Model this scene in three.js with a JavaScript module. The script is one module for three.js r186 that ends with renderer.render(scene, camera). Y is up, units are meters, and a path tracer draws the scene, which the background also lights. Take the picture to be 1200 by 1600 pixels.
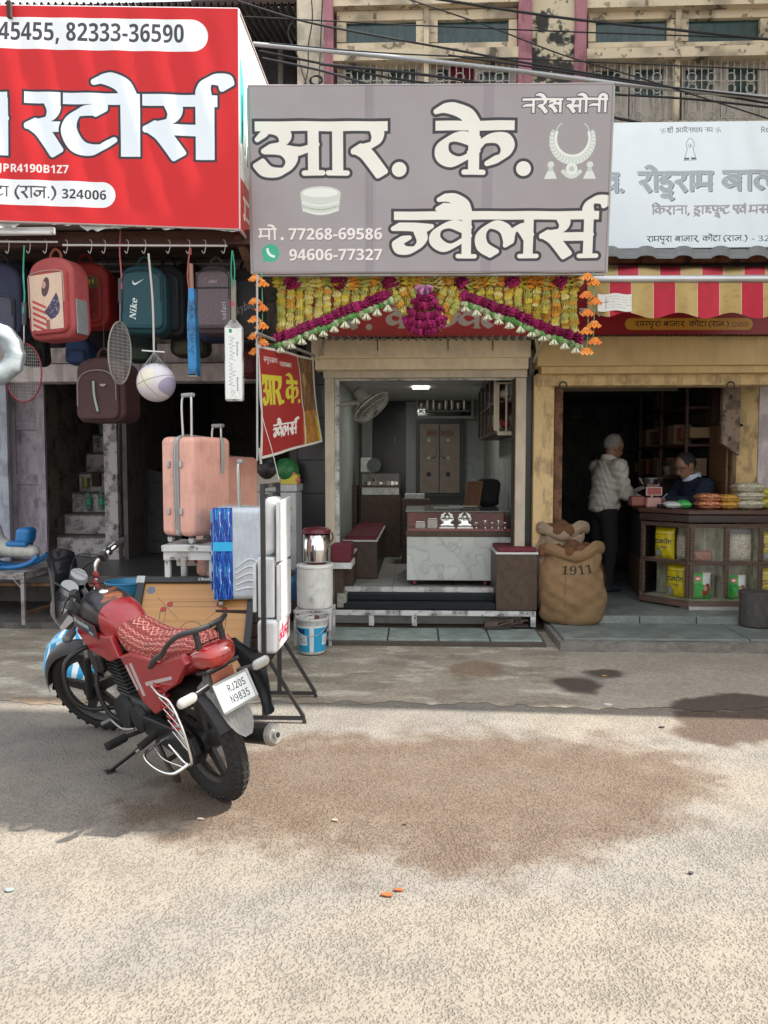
import * as THREE from 'three';
import { RoundedBoxGeometry } from 'three/addons/geometries/RoundedBoxGeometry.js';
import { mergeGeometries } from 'three/addons/utils/BufferGeometryUtils.js';
import { RectAreaLightUniformsLib } from 'three/addons/lights/RectAreaLightUniformsLib.js';

// ---------- camera, sky, sun, exposure ----------
const renderer = new THREE.WebGLRenderer({ antialias: true });
renderer.toneMapping = THREE.LinearToneMapping;
renderer.toneMappingExposure = 2.5;
renderer.shadowMap.enabled = true;
const scene = new THREE.Scene();
const F = 1204;                                        // focal length in photograph pixels (1200 x 1600)
const camera = new THREE.PerspectiveCamera(2 * Math.atan(800 / F) * 180 / Math.PI, 0.75, 0.05, 3000);
camera.position.set(0, 1.5, 0);
camera.rotation.set(-Math.atan(70 / F), 2.4 * Math.PI / 180, 0, 'YXZ');
camera.updateMatrixWorld(true);
const SKY = 0.71;
const SUN = new THREE.Vector3(0.87, 1, 0.04).normalize();
{ // pale hazy sky
  const W = 512, H = 256, d = new Float32Array(W * H * 4), v = new THREE.Vector3();
  for (let j = 0, i = 0; j < H; j++) for (let k = 0; k < W; k++, i += 4) {
    const up = ((j + 0.5) / H - 0.5) * Math.PI, az = ((k + 0.5) / W - 0.5) * 2 * Math.PI; v.set(Math.cos(az) * Math.cos(up), Math.sin(up), Math.sin(az) * Math.cos(up));
    const t = Math.pow(Math.max(0, v.y), 0.55), c = Math.max(0, v.dot(SUN)), glow = 0.9 * Math.pow(c, 6) + 2.2 * Math.pow(c, 60);
    const z = [0.74, 0.82, 0.94], h = [1.04, 0.99, 0.91];
    for (let q = 0; q < 3; q++) d[i + q] = h[q] + (z[q] - h[q]) * t + glow * [1, 0.95, 0.86][q];
    d[i + 3] = 1;
  }
  const sky = new THREE.DataTexture(d, W, H, THREE.RGBAFormat, THREE.FloatType); sky.mapping = THREE.EquirectangularReflectionMapping; sky.magFilter = THREE.LinearFilter; sky.needsUpdate = true;
  scene.background = scene.environment = sky; scene.backgroundIntensity = scene.environmentIntensity = SKY;
}
const sun = new THREE.DirectionalLight(new THREE.Color(1, 0.95, 0.87), 4.6);
sun.name = 'sun';
sun.target.position.set(0, 0, -5); sun.position.copy(SUN).multiplyScalar(40).add(sun.target.position);
sun.castShadow = true; sun.shadow.mapSize.set(4096, 4096); sun.shadow.radius = 1.6;
Object.assign(sun.shadow.camera, { left: -14, right: 14, top: 14, bottom: -14, near: 1, far: 90 });
scene.add(sun, sun.target);
RectAreaLightUniformsLib.init();

// ---------- pixels to places ----------
const V = (x, y, z) => new THREE.Vector3(x, y, z);
function ray(px, py) { return V((px - 600) / F, (800 - py) / F, -1).applyQuaternion(camera.quaternion); }
function at(px, py, d) { const r = ray(px, py); return r.multiplyScalar(-d / r.z).add(camera.position); }      // on the upright plane z = -d
function gnd(px, py, y = 0) { const r = ray(px, py); return r.multiplyScalar((y - 1.5) / r.y).add(camera.position); }   // on the level y
const X = (px, d, py = 730) => at(px, py, d).x, Y = (py, d, px = 600) => at(px, py, d).y;

// ---------- random numbers and noise ----------
let seed = 12345;
const rnd = () => { seed = (seed + 0x6d2b79f5) | 0; let t = Math.imul(seed ^ (seed >>> 15), 1 | seed); t = (t + Math.imul(t ^ (t >>> 7), 61 | t)) ^ t; return ((t ^ (t >>> 14)) >>> 0) / 4294967296; };
const rr = (a, b) => a + (b - a) * rnd();
const pick = (l) => l[Math.floor(rnd() * l.length)];
const PERM = new Uint8Array(65536); for (let i = 0; i < 65536; i++) PERM[i] = rnd() * 256;
const PF = Float32Array.from(PERM, (k) => k / 255);
function vn(x, y, p = 256) {                           // value noise that repeats every p cells
  const x0 = Math.floor(x), y0 = Math.floor(y), fx = x - x0, fy = y - y0, u = fx * fx * (3 - 2 * fx), v = fy * fy * (3 - 2 * fy);
  let i, j, k, l; if (p === 256) { i = (x0 & 255) << 8; k = ((x0 + 1) & 255) << 8; j = y0 & 255; l = (y0 + 1) & 255; } else { i = (((x0 % p) + p) % p) << 8; k = ((((x0 + 1) % p) + p) % p) << 8; j = ((y0 % p) + p) % p; l = (((y0 + 1) % p) + p) % p; }
  const a = PF[i | j], b = PF[k | j], c = PF[i | l], d = PF[k | l];
  return a + (b - a) * u + (c - a) * v + (a - b - c + d) * u * v;
}
function field(fn, x0, x1, z0, z1, w, h) {             // a slow function kept in a coarse grid
  const m = new Float32Array(w * h); for (let j = 0; j < h; j++) for (let i = 0; i < w; i++) m[j * w + i] = fn(mix(x0, x1, i / (w - 1)), mix(z0, z1, j / (h - 1)));
  const kx = (w - 1) / (x1 - x0), kz = (h - 1) / (z1 - z0);
  return (x, z) => { let i = (x - x0) * kx, j = (z - z0) * kz; i = i < 0 ? 0 : i > w - 1.001 ? w - 1.001 : i; j = j < 0 ? 0 : j > h - 1.001 ? h - 1.001 : j; const a = i | 0, b = j | 0, u = i - a, v = j - b, q = b * w + a; return (m[q] * (1 - u) + m[q + 1] * u) * (1 - v) + (m[q + w] * (1 - u) + m[q + w + 1] * u) * v; };
}
function fbm(x, y, o = 4, p = 256) { let s = 0, a = 0.5, n = 0; for (let i = 0; i < o; i++) { s += a * vn(x, y, p > 256 ? 256 : p); n += a; x *= 2; y *= 2; p *= 2; a *= 0.5; } return s / n; }
const sst = (a, b, x) => { const t = Math.min(1, Math.max(0, (x - a) / (b - a))); return t * t * (3 - 2 * t); };
const mix = (a, b, t) => a + (b - a) * t;

// ---------- textures ----------
function dataTex(w, h, fn, srgb = true) {              // fn(u, v) -> [r, g, b] 0..255
  const d = new Uint8Array(w * h * 4);
  for (let y = 0, i = 0; y < h; y++) for (let x = 0; x < w; x++, i += 4) { const c = fn(x / w, y / h); d[i] = c[0]; d[i + 1] = c[1]; d[i + 2] = c[2]; d[i + 3] = 255; }
  const t = new THREE.DataTexture(d, w, h, THREE.RGBAFormat);
  t.wrapS = t.wrapT = THREE.RepeatWrapping; t.magFilter = THREE.LinearFilter; if (srgb) t.colorSpace = THREE.SRGBColorSpace; t.needsUpdate = true;
  return t;
}
function gray(n, fn) { return dataTex(n, n, (u, v) => { const g = Math.max(0, Math.min(255, 255 * fn(u, v))); return [g, g, g]; }); }
function canvasTex(w, h, draw) {
  const c = document.createElement('canvas'); c.width = w; c.height = h; const g = c.getContext('2d'); draw(g, w, h);
  const t = new THREE.CanvasTexture(c); t.colorSpace = THREE.SRGBColorSpace; t.anisotropy = 8; return t;
}
const GRAY = {
  plaster: gray(512, (u, v) => { const b = fbm(u * 6, v * 6, 5, 6), f = fbm(u * 60, v * 60, 3, 60), st = fbm(u * 14, v * 3, 4, 3); return 0.98 - 0.17 * sst(0.5, 0.78, b) - 0.1 * f - 0.12 * sst(0.56, 0.75, st); }),
  chipped: gray(512, (u, v) => { const c = fbm(u * 22, v * 22, 4, 22), b = fbm(u * 5, v * 5, 4, 5); return (c > 0.7 - 0.12 * (b - 0.5) ? 0.7 : 0.97) - 0.24 * sst(0.45, 0.75, b) - 0.06 * fbm(u * 90, v * 90, 2, 90); }),
  wood: gray(512, (u, v) => { const s = fbm(u * 4, v * 40, 4, 4), r = 0.5 + 0.5 * Math.sin(40 * (v + 0.12 * fbm(u * 3, v * 5, 3, 3))); return 0.98 - 0.28 * s - 0.1 * r * fbm(u * 8, v * 8, 2, 8); }),
  cloth: gray(256, (u, v) => 0.93 - 0.12 * fbm(u * 8, v * 8, 4, 8) - 0.13 * (0.5 + 0.5 * Math.sin(u * 402.1)) * (0.5 + 0.5 * Math.sin(v * 402.1)) ),
  rough: gray(512, (u, v) => { const b = fbm(u * 8, v * 8, 5, 8), f = fbm(u * 100, v * 100, 2, 100); return 1.02 - 0.3 * b - 0.18 * f; }),
  metal: gray(256, (u, v) => { const b = fbm(u * 5, v * 5, 5, 5), s = fbm(u * 40, v * 4, 3, 4); return 0.99 - 0.07 * sst(0.45, 0.8, b) - 0.07 * s; }),
  jute: gray(256, (u, v) => { const a = Math.sin(u * Math.PI * 96 + 2 * fbm(u * 20, v * 20, 2, 20)), b = Math.sin(v * Math.PI * 96 + 2 * fbm(u * 24, v * 24, 2, 24)); return 0.92 + 0.16 * a * b - 0.12 * Math.abs(a) * Math.abs(b) - 0.14 * fbm(u * 2, v * 2, 5, 2) - 0.05 * fbm(u * 40, v * 40, 2, 40); }),
  speck: gray(256, (u, v) => 0.95 - 0.35 * sst(0.55, 0.7, fbm(u * 50, v * 50, 2, 50)) - 0.2 * fbm(u * 6, v * 6, 4, 6)),
  marble: gray(512, (u, v) => { const n = fbm(u * 5, v * 5, 5, 5), w = Math.abs(Math.sin(6.28 * (u + v) + 7 * n)); return 0.98 - 0.12 * n - 0.14 * Math.pow(1 - w, 6); }),
};
function rep(name, size) { const t = GRAY[name].clone(); t.wrapS = t.wrapT = THREE.RepeatWrapping; t.repeat.set(1 / size, 1 / size); t.needsUpdate = true; return t; }
const C = (c) => Array.isArray(c) ? new THREE.Color().setRGB(...c) : new THREE.Color(c);
function M(color, roughness = 0.7, o = {}) {           // o: tex, size, bump, metal, coat, ...physical
  const { tex, size = 1, bump = 0, metal = 0, ...more } = o;
  const m = new THREE.MeshPhysicalMaterial({ color: C(color), roughness, metalness: metal, ...more });
  if (tex) { m.map = rep(tex, size); if (bump) { m.bumpMap = m.map.clone(); m.bumpMap.colorSpace = THREE.NoColorSpace; m.bumpScale = bump; } }
  return m;
}
const pic = (t, roughness = 0.6, o = {}) => new THREE.MeshPhysicalMaterial({ map: t, roughness, ...o });
const glassPane = new THREE.MeshPhysicalMaterial({ color: 0xffffff, roughness: 0.02, transmission: 1, thickness: 0 });

// ---------- geometry ----------
function uvm(g) {                                      // uv in metres, by the way each face points
  if (g.index) g = g.toNonIndexed();
  const p = g.attributes.position, n = g.attributes.normal, uv = new Float32Array(p.count * 2);
  for (let i = 0; i < p.count; i += 3) {
    const f = [0, 0, 0]; for (let k = 0; k < 3; k++) { f[0] += n.getX(i + k); f[1] += n.getY(i + k); f[2] += n.getZ(i + k); }
    const a = f.map(Math.abs), m = a.indexOf(Math.max(...a));
    for (let k = 0; k < 3; k++) { const j = i + k, x = p.getX(j), y = p.getY(j), z = p.getZ(j); uv[j * 2] = m === 0 ? z : x; uv[j * 2 + 1] = m === 1 ? z : y; }
  }
  g.setAttribute('uv', new THREE.BufferAttribute(uv, 2)); return g;
}
const off = rndOff(); function rndOff() { let k = 0; return () => (k = (k * 16807 + 4711) % 9973) / 997; }
function B(w, h, d, x = 0, y = 0, z = 0, r = 0, seg = 2) {      // box about its centre
  r = Math.min(r, w * 0.49, h * 0.49, d * 0.49);
  const g = uvm(r > 0 ? new RoundedBoxGeometry(w, h, d, seg, r) : new THREE.BoxGeometry(w, h, d)), o = off();
  for (let i = 0, u = g.attributes.uv; i < u.count; i++) u.setXY(i, u.getX(i) + o, u.getY(i) + o * 1.7);
  return g.translate(x, y, z);
}
const BB = (x0, x1, y0, y1, z0, z1, r = 0) => B(Math.abs(x1 - x0), Math.abs(y1 - y0), Math.abs(z1 - z0), (x0 + x1) / 2, (y0 + y1) / 2, (z0 + z1) / 2, r);
function BP(px0, py0, px1, py1, d, dep, r = 0) {       // box whose front face fills a pixel rectangle on the plane z = -d and which reaches dep metres back
  const my = (py0 + py1) / 2, mx = (px0 + px1) / 2;
  return BB(at(px0, my, d).x, at(px1, my, d).x, at(mx, py1, d).y, at(mx, py0, d).y, -d - dep, -d, r);
}
const cyl = (r0, r1, h, x = 0, y = 0, z = 0, n = 20, open = false) => new THREE.CylinderGeometry(r1, r0, h, n, 1, open).translate(x, y + h / 2, z);   // stands on y
const Q = new THREE.Quaternion();
function aim(g, p, q) { Q.setFromUnitVectors(V(0, 1, 0), q.clone().sub(p).normalize()); return g.applyQuaternion(Q).translate(p.x, p.y, p.z); }   // y axis from p to q
const rod = (p, q, r, n = 8, r1 = r) => aim(cyl(r, r1, p.distanceTo(q), 0, 0, 0, n), p, q);
function bar(p, q, w, h = w) { const l = p.distanceTo(q); return aim(B(w, l, h, 0, l / 2, 0), p, q); }
function tube(pts, r, n = 8, seg = 0, closed = false, ten = 0.5) { const c = new THREE.CatmullRomCurve3(pts, closed, 'centripetal', ten); return new THREE.TubeGeometry(c, seg || pts.length * 6, r, n, closed); }
const lathe = (pr, n = 28) => new THREE.LatheGeometry(pr.map((q) => new THREE.Vector2(Math.max(q[0], 0.0001), q[1])), n);
const ball = (r, x = 0, y = 0, z = 0, a = 16, b = 12) => new THREE.SphereGeometry(r, a, b).translate(x, y, z);
function shape(pts) { const s = new THREE.Shape(); pts.forEach((p, i) => i ? s.lineTo(p[0], p[1]) : s.moveTo(p[0], p[1])); s.closePath(); return s; }
function extr(pts, depth, bevel = 0, holes = []) {
  const s = Array.isArray(pts) ? shape(pts) : pts; holes.forEach((h) => s.holes.push(shape(h)));
  return uvm(new THREE.ExtrudeGeometry(s, { depth, bevelEnabled: bevel > 0, bevelSize: bevel, bevelThickness: bevel, bevelSegments: 2, steps: 1 }));
}
function mrg(list) {
  return mergeGeometries(list.flat().map((g) => { g = g.index ? g.toNonIndexed() : g.clone(); for (const k of Object.keys(g.attributes)) if (!['position', 'normal', 'uv'].includes(k)) g.deleteAttribute(k); if (!g.attributes.uv) uvm(g); g.clearGroups?.(); return g; }));
}
function panel(tl, tr, br, bl, th = 0.01) {            // slab between four corners; the front shows the whole texture (second material slot left out)
  const n = tr.clone().sub(tl).cross(bl.clone().sub(tl)).normalize().multiplyScalar(th), pos = [], uv = [];
  const f = [tl, tr, br, bl], b = f.map((p) => p.clone().add(n)), T = [[0, 1], [1, 1], [1, 0], [0, 0]];
  const quad = (a, t) => { for (const k of [0, 3, 2, 0, 2, 1]) { pos.push(...a[k].toArray()); uv.push(...t[k]); } };
  quad(f, T); quad([b[1], b[0], b[3], b[2]], [T[1], T[0], T[3], T[2]].map((q) => [q[0] * 0.002, q[1] * 0.002]));
  for (let i = 0; i < 4; i++) { const j = (i + 1) % 4; quad([f[j], f[i], b[i], b[j]], [[0.001, 0.001], [0.002, 0.001], [0.002, 0.002], [0.001, 0.002]]); }
  const g = new THREE.BufferGeometry(); g.setAttribute('position', new THREE.Float32BufferAttribute(pos, 3)); g.setAttribute('uv', new THREE.Float32BufferAttribute(uv, 2)); g.computeVertexNormals(); return g;
}
function sheet(px0, py0, px1, py1, d, th = 0.01) { const p = (x, y) => at(x, y, d); return panel(p(px0, py0), p(px1, py0), p(px1, py1), p(px0, py1), th); }
function grid(nu, nv, fn, closeU = false) {            // surface fn(u, v) -> Vector3, uv 0..1
  const pos = [], uv = [], idx = [];
  for (let j = 0; j <= nv; j++) for (let i = 0; i <= nu; i++) { pos.push(...fn(i / nu, j / nv).toArray()); uv.push(i / nu, j / nv); }
  for (let j = 0; j < nv; j++) for (let i = 0; i < nu; i++) { const a = j * (nu + 1) + i, b = a + 1, c = a + nu + 1, e = c + 1; idx.push(a, b, e, a, e, c); }
  const g = new THREE.BufferGeometry(); g.setAttribute('position', new THREE.Float32BufferAttribute(pos, 3)); g.setAttribute('uv', new THREE.Float32BufferAttribute(uv, 2)); g.setIndex(idx); g.computeVertexNormals();
  if (closeU) { const n = g.attributes.normal; for (let j = 0; j <= nv; j++) { const a = j * (nu + 1), b = a + nu, s = V(n.getX(a) + n.getX(b), n.getY(a) + n.getY(b), n.getZ(a) + n.getZ(b)).normalize(); n.setXYZ(a, s.x, s.y, s.z); n.setXYZ(b, s.x, s.y, s.z); } }
  return g;
}
function warp(g, fn) { const p = g.attributes.position, v = V(0, 0, 0); for (let i = 0; i < p.count; i++) { v.fromBufferAttribute(p, i); fn(v); p.setXYZ(i, v.x, v.y, v.z); } g.computeVertexNormals(); return g; }
function loft(secs, n = 28, cap = true) {              // secs along x: [x, y centre, half height up, half height down, half width, exponent]; rings of superellipses
  const g = grid(n, secs.length - 1, (u, v) => {
    const s = secs[Math.round(v * (secs.length - 1))], a = u * Math.PI * 2, e = 2 / (s[5] || 2.4), c = Math.cos(a), k = Math.sin(a);
    return V(s[0], s[1] + Math.sign(c) * Math.pow(Math.abs(c), e) * (c > 0 ? s[2] : s[3]), Math.sign(k) * Math.pow(Math.abs(k), e) * s[4] + (s[6] || 0));
  }, true);
  return g;
}
function smoothSecs(secs, m) {                         // Catmull-Rom between given sections
  const out = []; for (let i = 0; i < secs.length - 1; i++) for (let k = 0; k < m; k++) {
    const t = k / m, p = [secs[Math.max(0, i - 1)], secs[i], secs[i + 1], secs[Math.min(secs.length - 1, i + 2)]];
    out.push(secs[i].map((_, c) => { const [a, b, q, e] = p.map((s) => s[c] ?? 0); return 0.5 * (2 * b + (q - a) * t + (2 * a - 5 * b + 4 * q - e) * t * t + (3 * b - a - 3 * q + e) * t * t * t); }));
  }
  out.push(secs[secs.length - 1]); return out;
}
// ---------- signed distance bodies, meshed with surface nets ----------
const cap = (ax, ay, az, ra, bx, by, bz, rb) => { const dx = bx - ax, dy = by - ay, dz = bz - az, L = dx * dx + dy * dy + dz * dz || 1e-9; return (x, y, z) => { const t = Math.max(0, Math.min(1, ((x - ax) * dx + (y - ay) * dy + (z - az) * dz) / L)); return Math.hypot(x - ax - dx * t, y - ay - dy * t, z - az - dz * t) - (ra + (rb - ra) * t); }; };
const ell = (cx, cy, cz, rx, ry, rz) => (x, y, z) => { const a = (x - cx) / rx, b = (y - cy) / ry, c = (z - cz) / rz, k = Math.hypot(a, b, c); return (k - 1) * Math.min(rx, ry, rz); };
const smin = (fs, k) => (x, y, z) => { let d = fs[0](x, y, z); for (let i = 1; i < fs.length; i++) { const e = fs[i](x, y, z), h = Math.max(k - Math.abs(d - e), 0) / k; d = Math.min(d, e) - h * h * k * 0.25; } return d; };
function nets(f, lo, hi, cell) {
  const n = [0, 1, 2].map((i) => Math.ceil((hi[i] - lo[i]) / cell) + 1), [nx, ny, nz] = n, val = new Float32Array(nx * ny * nz), id = new Int32Array(nx * ny * nz).fill(-1), pos = [], nor = [], idx = [];
  const I = (i, j, k) => (k * ny + j) * nx + i;
  for (let k = 0; k < nz; k++) for (let j = 0; j < ny; j++) for (let i = 0; i < nx; i++) val[I(i, j, k)] = f(lo[0] + i * cell, lo[1] + j * cell, lo[2] + k * cell);
  for (let k = 0; k < nz - 1; k++) for (let j = 0; j < ny - 1; j++) for (let i = 0; i < nx - 1; i++) {
    let s = [0, 0, 0], c = 0; const v = []; for (let q = 0; q < 8; q++) v.push(val[I(i + (q & 1), j + ((q >> 1) & 1), k + (q >> 2))]);
    for (let a = 0; a < 8; a++) for (const bit of [1, 2, 4]) { const b = a | bit; if (b === a || (v[a] < 0) === (v[b] < 0)) continue; const t = v[a] / (v[a] - v[b]); s[0] += (a & 1) + (bit === 1 ? t : 0); s[1] += ((a >> 1) & 1) + (bit === 2 ? t : 0); s[2] += (a >> 2) + (bit === 4 ? t : 0); c++; }
    if (!c) continue;
    const x = lo[0] + (i + s[0] / c) * cell, y = lo[1] + (j + s[1] / c) * cell, z = lo[2] + (k + s[2] / c) * cell, e = cell * 0.5;
    id[I(i, j, k)] = pos.length / 3; pos.push(x, y, z);
    const g = V(f(x + e, y, z) - f(x - e, y, z), f(x, y + e, z) - f(x, y - e, z), f(x, y, z + e) - f(x, y, z - e)).normalize(); nor.push(g.x, g.y, g.z);
  }
  for (let k = 1; k < nz - 1; k++) for (let j = 1; j < ny - 1; j++) for (let i = 1; i < nx - 1; i++) {
    const a = val[I(i, j, k)] < 0;
    const q = (b, p0, p1, p2, p3) => { if (a === b) return; if (a) idx.push(p0, p1, p2, p0, p2, p3); else idx.push(p0, p2, p1, p0, p3, p2); };
    q(val[I(i + 1, j, k)] < 0, id[I(i, j - 1, k - 1)], id[I(i, j, k - 1)], id[I(i, j, k)], id[I(i, j - 1, k)]);
    q(val[I(i, j + 1, k)] < 0, id[I(i - 1, j, k - 1)], id[I(i - 1, j, k)], id[I(i, j, k)], id[I(i, j, k - 1)]);
    q(val[I(i, j, k + 1)] < 0, id[I(i - 1, j - 1, k)], id[I(i, j - 1, k)], id[I(i, j, k)], id[I(i - 1, j, k)]);
  }
  const g = new THREE.BufferGeometry(); g.setAttribute('position', new THREE.Float32BufferAttribute(pos, 3)); g.setAttribute('normal', new THREE.Float32BufferAttribute(nor, 3)); g.setIndex(idx); return uvm(g);
}
// ---------- things and parts ----------
const taken = new Map();
function numbered(n) { const k = taken.get(n) ?? 0; taken.set(n, k + 1); return k ? n + '_' + String(k).padStart(3, '0') : n; }
function info(o, label, category, group, kind) { Object.assign(o.userData, label && { label }, category && { category }, group && { group }, kind && { kind }); return o; }
function thing(name, label, category, base = V(0, 0, 0), group) { const o = new THREE.Group(); o.name = numbered(name); o.position.copy(base); scene.add(o); return info(o, label, category, group); }
function put(name, geo, mat, parent, label) {          // geometry in the parent's own coordinates
  const m = new THREE.Mesh(Array.isArray(geo) ? mrg(geo) : geo, mat); m.name = name; m.castShadow = m.receiveShadow = true; parent.add(m); if (label) m.userData.label = label; return m;
}
function putw(name, geo, mat, parent, label) {         // geometry in world coordinates, parent not turned
  const m = put(name, geo, mat, parent, label); let p = parent; while (p && p !== scene) { m.geometry.translate(-p.position.x, -p.position.y, -p.position.z); p = p.parent; } return m;
}
function solo(name, geo, mat, label, category, group) { // a thing of one mesh, geometry in world coordinates
  const g = Array.isArray(geo) ? mrg(geo) : geo; g.computeBoundingBox(); const b = g.boundingBox, c = V((b.min.x + b.max.x) / 2, b.min.y, (b.min.z + b.max.z) / 2); g.translate(-c.x, -c.y, -c.z);
  const m = new THREE.Mesh(g, mat); m.name = numbered(name); m.position.copy(c); m.castShadow = m.receiveShadow = true; scene.add(m); return info(m, label, category, group);
}
function ground(name, geo, mat) { const m = new THREE.Mesh(Array.isArray(geo) ? mrg(geo) : geo, mat); m.name = numbered(name); m.receiveShadow = m.castShadow = true; m.userData.kind = 'structure'; scene.add(m); return m; }
function copy(o, pos, turn, label) { const c = o.clone(); c.name = numbered(o.name.replace(/_\d{3}$/, '')); c.userData = { ...o.userData }; if (pos) c.position.copy(pos); if (turn !== undefined) c.rotation.y = turn; if (label) c.userData.label = label; scene.add(c); return c; }

// ---------- Devanagari lettering: strokes in a box, headline at 0, foot at 1 ----------
const GL = {   // advance, where marks above attach, strokes; S = upright stem
  a: [1.16, 0.96, '.1,.22 .24,.06 .44,.1 .5,.26 .4,.4 .2,.46|.22,.47 .5,.5 .6,.7 .46,.93 .2,.93 .06,.76|.46,.48 .7,.52 .96,.42|S.96'],
  aa: [0.36, 0.2, 'S.2'], k: [0.98, 0.48, 'S.48|.48,.3 .28,.22 .1,.36 .1,.62 .26,.74 .48,.56|.48,.5 .62,.28 .82,.26 .9,.44 .84,.64 .7,.72'],
  r: [0.66, 0.46, '.46,0 .5,.2 .42,.38 .16,.48|.16,.46 .3,.56 .42,.74 .56,.98'], s: [0.96, 0.8, '.36,0 .42,.2 .34,.38 .1,.46|.1,.44 .24,.56 .34,.72 .46,.94|.24,.5 .8,.5|S.8'],
  sx: [0.62, 0.4, '.36,0 .42,.2 .34,.38 .1,.46|.1,.44 .24,.56 .34,.72 .46,.94|.24,.5 .66,.5'], n: [0.78, 0.62, '.1,.46 .22,.42 .62,.42|S.62'], m: [0.86, 0.7, '.16,0 .16,.6|.16,.54 .06,.62 .12,.74 .24,.66 .7,.62|S.7'], v: [0.74, 0.58, 'S.58|.58,.32 .34,.2 .1,.36 .08,.6 .28,.76 .58,.52'],
  b: [0.74, 0.58, 'S.58|.58,.32 .34,.2 .1,.36 .08,.6 .28,.76 .58,.52|.2,.3 .5,.66'], l: [1.0, 0.84, 'S.84|.84,.5 .72,.28 .56,.4 .52,.66|.53,.6 .46,.32 .26,.22 .08,.42 .1,.72 .28,.9'],
  sh: [0.84, 0.68, '.12,.2 .24,.08 .36,.2 .28,.4 .1,.46 .3,.64 .44,.94|.3,.38 .48,.3 .68,.34|S.68'], j: [0.92, 0.76, '.2,.36 .76,.36|.46,.36 .48,.62 .32,.82 .12,.72 .08,.56|S.76'],
  jh: [0.6, 0.4, '.04,.26 .3,.26 .56,.3|.4,.3 .46,.58 .32,.8 .12,.8 .06,.6 .2,.56'], t: [0.7, 0.5, '.5,0 .5,.22|.5,.2 .2,.24 .08,.52 .2,.84 .44,.9 .62,.76'], d: [0.68, 0.4, '.4,0 .4,.2|.42,.2 .16,.24 .14,.44 .4,.48 .56,.62 .46,.88 .22,.9 .08,.74'],
  dd: [0.64, 0.4, '.4,0 .4,.2|.4,.2 .14,.3 .1,.56 .3,.68 .44,.56|.3,.66 .44,.78 .54,.98'], th: [0.82, 0.66, '.1,.2 .2,.1 .26,.24 .14,.34 .12,.5 .3,.7 .66,.5|S.66'], y: [0.82, 0.66, '.12,.12 .28,.26 .14,.46 .3,.68 .66,.5|S.66'],
  p: [0.78, 0.62, '.14,0 .14,.36 .3,.58 .62,.54|S.62'], f: [1.06, 0.56, '.12,0 .12,.36 .28,.56 .56,.52|S.56|.56,.48 .7,.28 .9,.28 .96,.46 .86,.64'], e_: [0.72, 0.5, '.14,0 .14,.36 .3,.5 .52,.44|.54,0 .54,.4 .36,.54 .5,.74 .6,.98'],
  ii_: [0.72, 0.46, '.46,0 .46,.14|.46,.14 .18,.16 .22,.34 .5,.38 .2,.56 .24,.74 .5,.7 .58,.9'], bh: [0.86, 0.7, '.1,.16 .2,.06 .26,.2 .18,.34|.18,.3 .2,.58|.08,.62 .24,.58 .7,.56|S.7'], g: [0.76, 0.6, '.2,0 .22,.5 .12,.66 .06,.52|S.6'],
  ch: [0.78, 0.62, '.06,.3 .62,.3|.2,.3 .14,.62 .36,.76 .62,.54|S.62'], rk: [0, 0, ''],
};
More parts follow.
